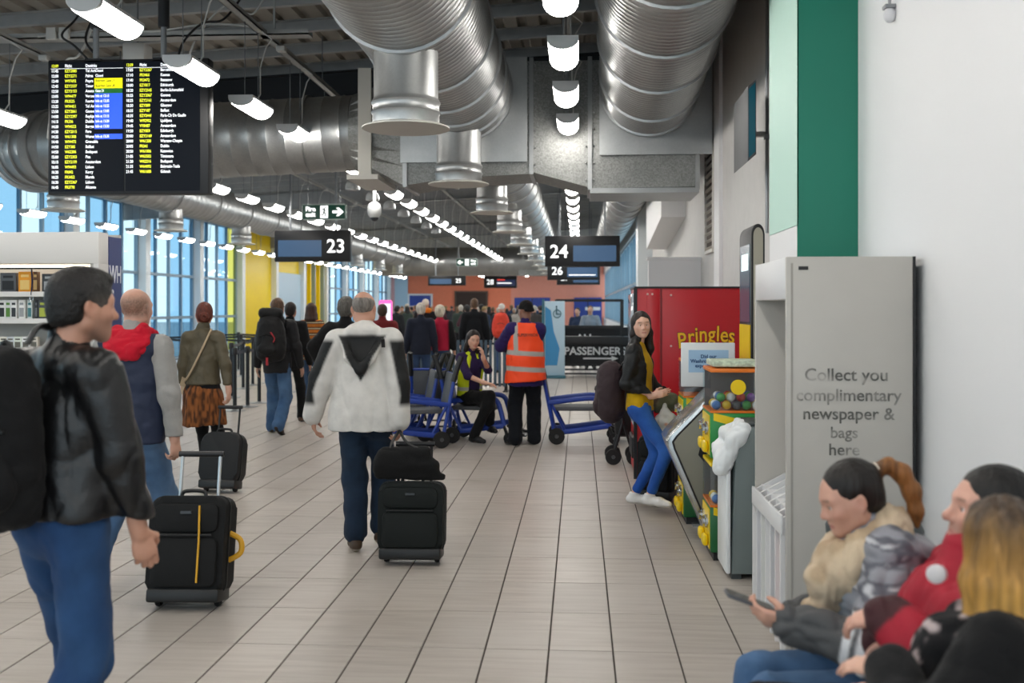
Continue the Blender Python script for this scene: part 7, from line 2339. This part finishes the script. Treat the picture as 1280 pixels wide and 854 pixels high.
build_top(f, r, 'padded_jacket', SHELL, res=0.0085, chest=0.182, waist=0.182, hip=0.185, flat=1.25, sh=0.082, arm=(0.088, 0.080, 0.056), collar=0.02, collar_r=0.08, folds=(0.014, 9, (0.9, 1, 1.7), 33), paint=pj, extra=pjx)
S = Sdf()
n0 = f.neck
for k in range(12):
    a0, a1 = 2 * PI * k / 12, 2 * PI * (k + 1) / 12
    for dz, rr_, rad in ((0.006, 0.084, 0.040), (-0.040, 0.106, 0.048)):
        tilt = -0.72
        g = lambda a: n0 + A3(math.cos(a) * rr_, 0.040 + math.sin(a) * rr_, dz + tilt * math.sin(a) * rr_)
        S.cone(g(a0), g(a1), rad, None, 0.03)
S.cone(n0 + A3(-0.03, 0.13, -0.15), n0 + A3(0.02, 0.165, -0.22), 0.058, 0.045, 0.04)
sdf_object('cream_scarf', S, 0.008, WOOL, r, folds=(0.013, 13, (1, 1.6, 0.7), 34), paint=noise_paint('#cbb79c', '#b39c80', 14))
build_trousers(f, r, '#3a5a80', rt=0.092, rk=0.074, ra=0.062, paint=jeans_paint('#33547c', '#6c8cae', f), folds=(0.007, 10, (1, 1, 1), 35), name='jeans')
build_shoes(f, r, '#1a1a1b')
ph_ = f.wrL + f.hdL * 0.125 + f.hnL * 0.030 + A3(0.01, 0, 0.012)
cs_, sn_ = math.cos(rz), math.sin(rz)
pw_ = (X + ph_[0] * cs_ - ph_[1] * sn_, Y + ph_[0] * sn_ + ph_[1] * cs_, ph_[2])
ph = empty('mobile_phone', pw_, rz, 'dark mobile phone in the hands of the woman with a ponytail', 'phone')
MB().prism(rrect(0.078, 0.155, 0.012), -0.005, 0.005, RX(0.35), bev=0.002).build('case', mat('phone_grey', '#55565b', 0.4), ph)
MB().prism(rrect(0.072, 0.148, 0.010), 0.005, 0.006, RX(0.35)).build('display', mat('phone_glass', '#070809', 0.08), ph, smooth=False)

# ---------------- 13. seated man in a red jacket
Y = 2.88; X = X_at(1190, Y); rz = PI / 2 - 0.05
L_ = lambda px, py, y=Y: loc_of((X, Y), rz, pt(px, py, y))
hc = L_(1236, 640)
f = Fig(H=1.78, loc=(X, Y), rz=rz, hips=0.0, pel=(0, 0.05, 0.52), lean=(-0.12, 0, 0), ankL=(-0.12, 0.62, 0.09), ankR=(0.14, 0.60, 0.09), kneeL=(0, 1, 0.5), kneeR=(0, 1, 0.5),
        wrL=L_(1112, 772, 2.72), polL=(-1, -0.7, -0.8), hdL=(0.75, 0.65, -0.25), hnL=(0.2, -0.4, -1), curlL=0.5, wrR=L_(1105, 800, 2.88), polR=(1, -0.7, -0.8), hdR=(-0.9, 0.4, -0.1), hnR=(-0.2, -0.5, -0.8), curlR=0.6,
        head=(0.05, 0.02, 0), tone='#cf9f8c')
d_ = np.array([hc[0], hc[1], hc[2]]) - f.headc; d_[0] = 0
f.headc = f.headc + d_; f.neck = f.neck + d_ * 0.85; f.chest = f.chest + d_ * 0.5; f.shL = f.shL + d_ * 0.75; f.shR = f.shR + d_ * 0.75; f.waist = f.waist + d_ * 0.2
f.elL, f.wrL = f.ik(f.shL, f.wrL, 0.285, 0.255, (-1, -0.7, -0.8)); f.elR, f.wrR = f.ik(f.shR, f.wrR, 0.285, 0.255, (1, -0.7, -0.8))
r = f.root('person', 'seated dark haired man in a red jacket with a round white badge, hands folded')
build_body(f, r, hres=0.0052, fres=0.005, paint=head_paint(f, f.tone, lips='#b06a66', brow='#130e0c', stubble='#5a463e'))
add_eyes(f, r)
build_hair(f, r, 'crop', hair_mat('black_short', '#0d0a09'), res=0.006)
def rj(V, f=f):
    C = np.tile(C3('#a3142c'), (len(V), 1))
    for e, w in ((f.elL, f.wrL), (f.elR, f.wrR)):
        C = blend(C, soft((V - e) @ nrm(w - e) - 0.228, 0.01) * (segd(V, e, w) < 0.09), '#3a1118')
    return C
def rjx(S, f=f):
    S.cone(f.neck + A3(-0.03, 0.02, -0.02), f.hp(-0.015, 0.02, -0.105), 0.082, 0.080, 0.03); S.cone(f.neck + A3(0.03, 0.02, -0.02), f.hp(0.015, 0.02, -0.105), 0.082, 0.080, 0.03)
build_top(f, r, 'red_jacket', SHELL, res=0.0095, chest=0.190, waist=0.185, hip=0.185, flat=1.28, sh=0.090, arm=(0.094, 0.084, 0.060), collar=0.05, collar_r=0.085, folds=(0.012, 7.5, (1, 1, 0.9), 36), paint=rj, extra=rjx)
bpos = f.shL * 0.72 + f.elL * 0.28
nb = nrm(A3(-1.0, 0.25, 0.15))
bpos = A3(*L_(1170, 718, 2.62)); nb = nrm(A3(-0.9, 0.45, 0.15))
Mq = Matrix.Translation(Vector(bpos)) @ Vector(nb).to_track_quat('Z', 'Y').to_matrix().to_4x4()
MB().lathe([(0.023, -0.02), (0.023, 0.003), (0.018, 0.006), (0.004, 0.007)], 24, Mq).build('white_badge', mat('badge_white', '#d8d6d8', 0.5), r)
build_trousers(f, r, '#13161b', m=WOOL, rt=0.10, rk=0.082, ra=0.075, paint=solid('#0f1116'), folds=(0.008, 9, (1, 1, 1), 37))
build_shoes(f, r, '#131111')

# ---------------- 14. seated blonde woman (nearest)
Y = 2.40; X = X_at(1275, Y); rz = PI / 2 - 0.70
L_ = lambda px, py, y=Y: loc_of((X, Y), rz, pt(px, py, y))
hc = L_(1250, 684)
f = Fig(H=1.66, fem=True, loc=(X, Y), rz=rz, hips=0.0, pel=(0, 0.0, 0.53), lean=(0.05, 0, 0), ankL=(-0.10, 0.50, 0.09), ankR=(0.12, 0.48, 0.09), kneeL=(0, 1, 0.5), kneeR=(0, 1, 0.5),
        wrL=L_(1112, 838, 2.40), polL=(-1, -0.6, -0.6), hdL=(0.2, 1.0, -0.1), hnL=(0.3, 0, -1), curlL=0.35, wrR=(0.12, 0.36, 0.66), polR=(1, -0.6, -0.6), head=(-0.85, -0.03, 0.03), tone='#d6a993')
d_ = np.array([hc[0], hc[1], hc[2]]) - f.headc
f.headc = f.headc + d_; f.neck = f.neck + d_ * 0.9; f.chest = f.chest + d_ * 0.5; f.shL = f.shL + d_ * 0.8; f.shR = f.shR + d_ * 0.8; f.waist = f.waist + d_ * 0.2
f.elL, f.wrL = f.ik(f.shL, f.wrL, 0.265, 0.240, (-1, -0.6, -0.6)); f.elR, f.wrR = f.ik(f.shR, f.wrR, 0.265, 0.240, (1, -0.6, -0.6))
r = f.root('person', 'seated woman with long blonde hair, black coat and flecked scarf, seen from behind')
build_body(f, r, hres=0.007, fres=0.006)
def blonde(V, f=f):
    L = (V - f.headc) @ f.HR / f.hs
    n = vnoise(V * A3(30, 30, 3), 1.0, 40)
    C = blend(np.tile(C3('#48382a'), (len(V), 1)), soft(0.030 - L[:, 2] + 0.03 * n, 0.14), '#a87c3c')
    return blend(C, 0.5 * soft(-0.10 - L[:, 2] + 0.05 * n, 0.1), '#c79a4e')
build_hair(f, r, 'longer', hair_attr('blonde', (70, 70, 5)), res=0.006, paint=blonde, folds=(0.007, 36, (1, 1, 0.16), 41))
def fleck(V):
    n = vnoise(V, 38, 42)
    return blend(np.tile(C3('#0e0d10'), (len(V), 1)), soft(n - 0.45, 0.2), '#b9a9a8')
build_top(f, r, 'black_coat', WOOL, res=0.0095, chest=0.172, waist=0.170, hip=0.175, flat=1.28, sh=0.078, arm=(0.086, 0.076, 0.056), collar=0.0, folds=(0.010, 8, (1, 1, 0.9), 43), paint=solid('#0b0b0d'))
S = Sdf()
S.cone(f.neck + A3(-0.11, 0.0, -0.01), f.neck + A3(-0.06, 0.14, -0.08), 0.055, 0.06, 0.04); S.cone(f.neck + A3(0.11, 0.0, -0.01), f.neck + A3(0.05, 0.13, -0.06), 0.055, None, 0.04)
S.cone(f.neck + A3(-0.06, 0.14, -0.08), f.neck + A3(-0.10, 0.19, -0.27), 0.068, 0.080, 0.04); S.cone(f.neck + A3(-0.10, 0.19, -0.27), f.neck + A3(-0.12, 0.24, -0.42), 0.075, 0.055, 0.04)
sdf_object('flecked_scarf', S, 0.009, WOOL, r, folds=(0.013, 11, (1.4, 1, 0.8), 44), paint=fleck)
build_trousers(f, r, '#0d0d10', m=WOOL, rt=0.092, rk=0.072, ra=0.060, paint=solid('#0d0d10'))
build_shoes(f, r, '#101011')

S = Sdf()
S.cone((0.02, 0.04, 0.86), (0.02, 0.36, 0.86), 0.05, None, 0.06); S.cone((-0.04, 0.04, 0.74), (-0.04, 0.36, 0.76), 0.045, None, 0.06); S.cone((-0.06, 0.03, 0.68), (-0.05, 0.20, 0.70), 0.05, 0.03, 0.05)
S.cone((0.08, 0.03, 0.915), (0.10, 0.36, 0.92), 0.035, None, 0.06); S.cone((0.0, 0.015, 0.80), (0.07, 0.01, 0.90), 0.03, None, 0.06); S.cone((-0.05, 0.02, 0.68), (0.02, 0.02, 0.86), 0.03, None, 0.06)
sdf_object('bin_liner', S, 0.010, mat('liner_white', '#e4e8ea', 0.35, attr=True), wb, folds=(0.010, 15, (1, 1, 0.5), 50), paint=solid('#e2e6e8'))

# ================================================================ THE MIDDLE DISTANCE AND THE FAR CROWD
def onlooker(px, Y, H, label, coat, hair, hcol, trous='#15161b', rz=0.0, fem=False, hem=0.82, group=None, coat_paint=None, wide=1.0, hres=0.012, tone='#c4967e', res=0.02, sleeves_col=None, arms_fwd=False):
    X = X_at(px, Y)
    kw = dict(wrL=(-0.16, 0.30, 1.10), wrR=(0.16, 0.30, 1.10), curlL=0.7, curlR=0.7) if arms_fwd else {}
    f = Fig(H=H, fem=fem, loc=(X, Y), rz=rz, tone=tone, **kw)
    r = f.root('person', label, group)
    build_body(f, r, res=0.03, hres=hres, fres=0, detail=False)
    build_hair(f, r, hair, hair_mat('c' + hcol.strip('#'), hcol) if hair != 'beanie' else WOOL, res=hres, paint=solid(hcol) if hair == 'beanie' else None, folds=None, name='woolly_hat' if hair == 'beanie' else 'hair')
    build_top(f, r, 'coat', WOOL, res=res, chest=0.172 * wide, waist=0.168 * wide, hip=0.176 * wide, hem=hem, arm=(0.082, 0.068, 0.054), paint=coat_paint or solid(coat), folds=None)
    build_trousers(f, r, trous, res=0.024, paint=solid(trous), folds=None)
    build_shoes(f, r, '#121110', res=0.016)
    return f, r
def redvest(V):
    C = np.tile(C3('#0f1013'), (len(V), 1))
    return blend(C, soft(0.17 - np.abs(V[:, 0]), 0.02), '#a81c3a')
onlooker(526, 18.6, 1.74, 'white haired man in a navy coat beside the woman in a red gilet', '#1c2130', 'thick', '#b9b2a8', '#33486a', rz=0.2)
onlooker(550, 18.9, 1.70, 'white haired woman in a red gilet with black sleeves and jeans', '#a81c3a', 'fluffy', '#c9bfae', '#2f4464', rz=-0.1, coat_paint=redvest, hem=0.88)
onlooker(593, 21.5, 1.86, 'tall brown haired man in a dark suit jacket behind the seated staff woman', '#0e1015', 'short', '#5b4431', '#0f1015', rz=0.1)
f, r = onlooker(532, 24.5, 1.86, 'tall person in a cream woolly hat and orange scarf behind the white haired pair', '#1a1a1c', 'beanie', '#cfc4b4', rz=0.0)
S = Sdf(); S.cone(f.neck + A3(-0.09, -0.05, 0.05), f.neck + A3(0.09, -0.05, 0.05), 0.065, None, 0.03); S.cone(f.neck + A3(-0.09, 0.04, 0.05), f.neck + A3(0.09, 0.04, 0.05), 0.06, None, 0.03)
sdf_object('orange_scarf', S, 0.015, WOOL, r, paint=solid('#d0701c'))
f, r = onlooker(627, 26.5, 1.76, 'person in a white hat and dark coat wearing an orange red rucksack', '#1f2530', 'beanie', '#d8d4cc', '#3a4f74', rz=0.0)
backpack((X_at(627, 26.5), 26.5 - 0.20, 1.22), 0, 'orange red rucksack on the person in the white hat', '#d8402a', w=0.42, h=0.62, d=0.22, res=0.02)
onlooker(478, 16.6, 1.72, 'person in a maroon top showing beside the head of the white coated man', '#6e1f22', 'short', '#3a2a20', rz=0.1)
f, r = onlooker(676, 33.0, 1.72, 'person in a dark coat with an orange scarf, under the blue far doors', '#15161a', 'beanie', '#3b3a40', rz=0.0)
S = Sdf(); S.cone(f.neck + A3(-0.12, -0.09, -0.10), f.neck + A3(0.12, -0.09, -0.10), 0.10, None, 0.05)
sdf_object('orange_scarf', S, 0.02, WOOL, r, paint=solid('#d8602a'))
onlooker(650, 30.0, 1.74, 'person in a pale grey padded coat to the right of the orange red rucksack', '#9a958e', 'short', '#4a3a2e', rz=-0.1)
onlooker(738, 28.2, 1.72, 'grey shirted man beyond the gauge frame, facing the camera', '#7d8894', 'short', '#3a2c22', rz=PI, arms_fwd=True)
onlooker(722, 29.5, 1.66, 'person in navy beyond the gauge frame, next to the blue poster panel', '#23304a', 'short', '#1a1410', rz=PI - 0.3)

# far crowd: prototypes copied with their own colours, heights and places
COATS = ['#101116', '#2a2c33', '#3b3330', '#20304a', '#55504a', '#6a5a48', '#2d3a34', '#4a2530', '#0b0c10', '#7d7468', '#2f3e5c', '#5f5f66']
CNAME = ['black', 'charcoal', 'umber', 'navy', 'taupe', 'tan', 'bottle green', 'burgundy', 'jet black', 'stone', 'denim blue', 'mid grey']
HAIRS = [('#160e0a', 'dark brown'), ('#6a5037', 'light brown'), ('#b8b0a4', 'white'), ('#0c0908', 'black'), ('#8d7448', 'fair')]
protos = []
for k, (hair, fem, fw) in enumerate((('short', False, False), ('long', True, False), ('thick', False, True), ('beanie', False, False), ('fluffy', True, True))):
    f, r = onlooker(500 + 12 * k, 36.0 + 1.3 * k, 1.72, 'x', COATS[k], hair, HAIRS[k][0], rz=0.1 * k, fem=fem, hres=0.018, res=0.03, arms_fwd=fw)
    protos.append((r, hair))
flat_c = [mat('crowd_coat_%d' % i, c, 0.85, var=0.1) for i, c in enumerate(COATS)]
flat_h = [mat('crowd_hair_%d' % i, c[0], 0.6, var=0.2) for i, c in enumerate(HAIRS)]
spots = []
for i in range(46):
    px = 496 + (i * 37.0) % 206 + rng.uniform(-3, 3)
    spots.append((px, 31.0 + 0.78 * ((i * 17) % 46) / 1.0))
usedc = set()
wherew = ['before the far wall', 'amid the far crowd', 'at the crowd edge']
for i, (px, Yc) in enumerate(spots):
    src, hk = protos[i % 5]
    o = src if i < 5 else copy_tree(src)
    o.location = (X_at(px, Yc), Yc, 0)
    o.rotation_euler = (0, 0, rng.uniform(-0.7, 0.7) + (PI if i % 6 == 4 else 0))
    sc = rng.uniform(0.94, 1.06)
    o.scale = (sc, sc, sc)
    ci_, hi_ = i % 12, (i * 3 + i // 12) % 5
    zone = 0 if Yc > 54 else (1 if Yc > 42 else 2)
    kind = {'short': 'short haired', 'long': 'long haired', 'thick': 'thick haired', 'beanie': 'hatted', 'fluffy': 'fluffy haired'}[hk]
    o['label'] = '%s person, %s %s, %s coat, %s' % (kind, HAIRS[hi_][1], 'hat' if hk == 'beanie' else 'hair', CNAME[ci_], wherew[zone])
    o['group'] = 'far crowd waiting at the gates'
    for ch in o.children:
        b_ = ch.name.split('.')[0]
        if b_ in ('coat', 'hair', 'woolly_hat'):
            ch.material_slots[0].link = 'OBJECT'
            ch.material_slots[0].material = flat_c[ci_] if b_ == 'coat' else flat_h[hi_]
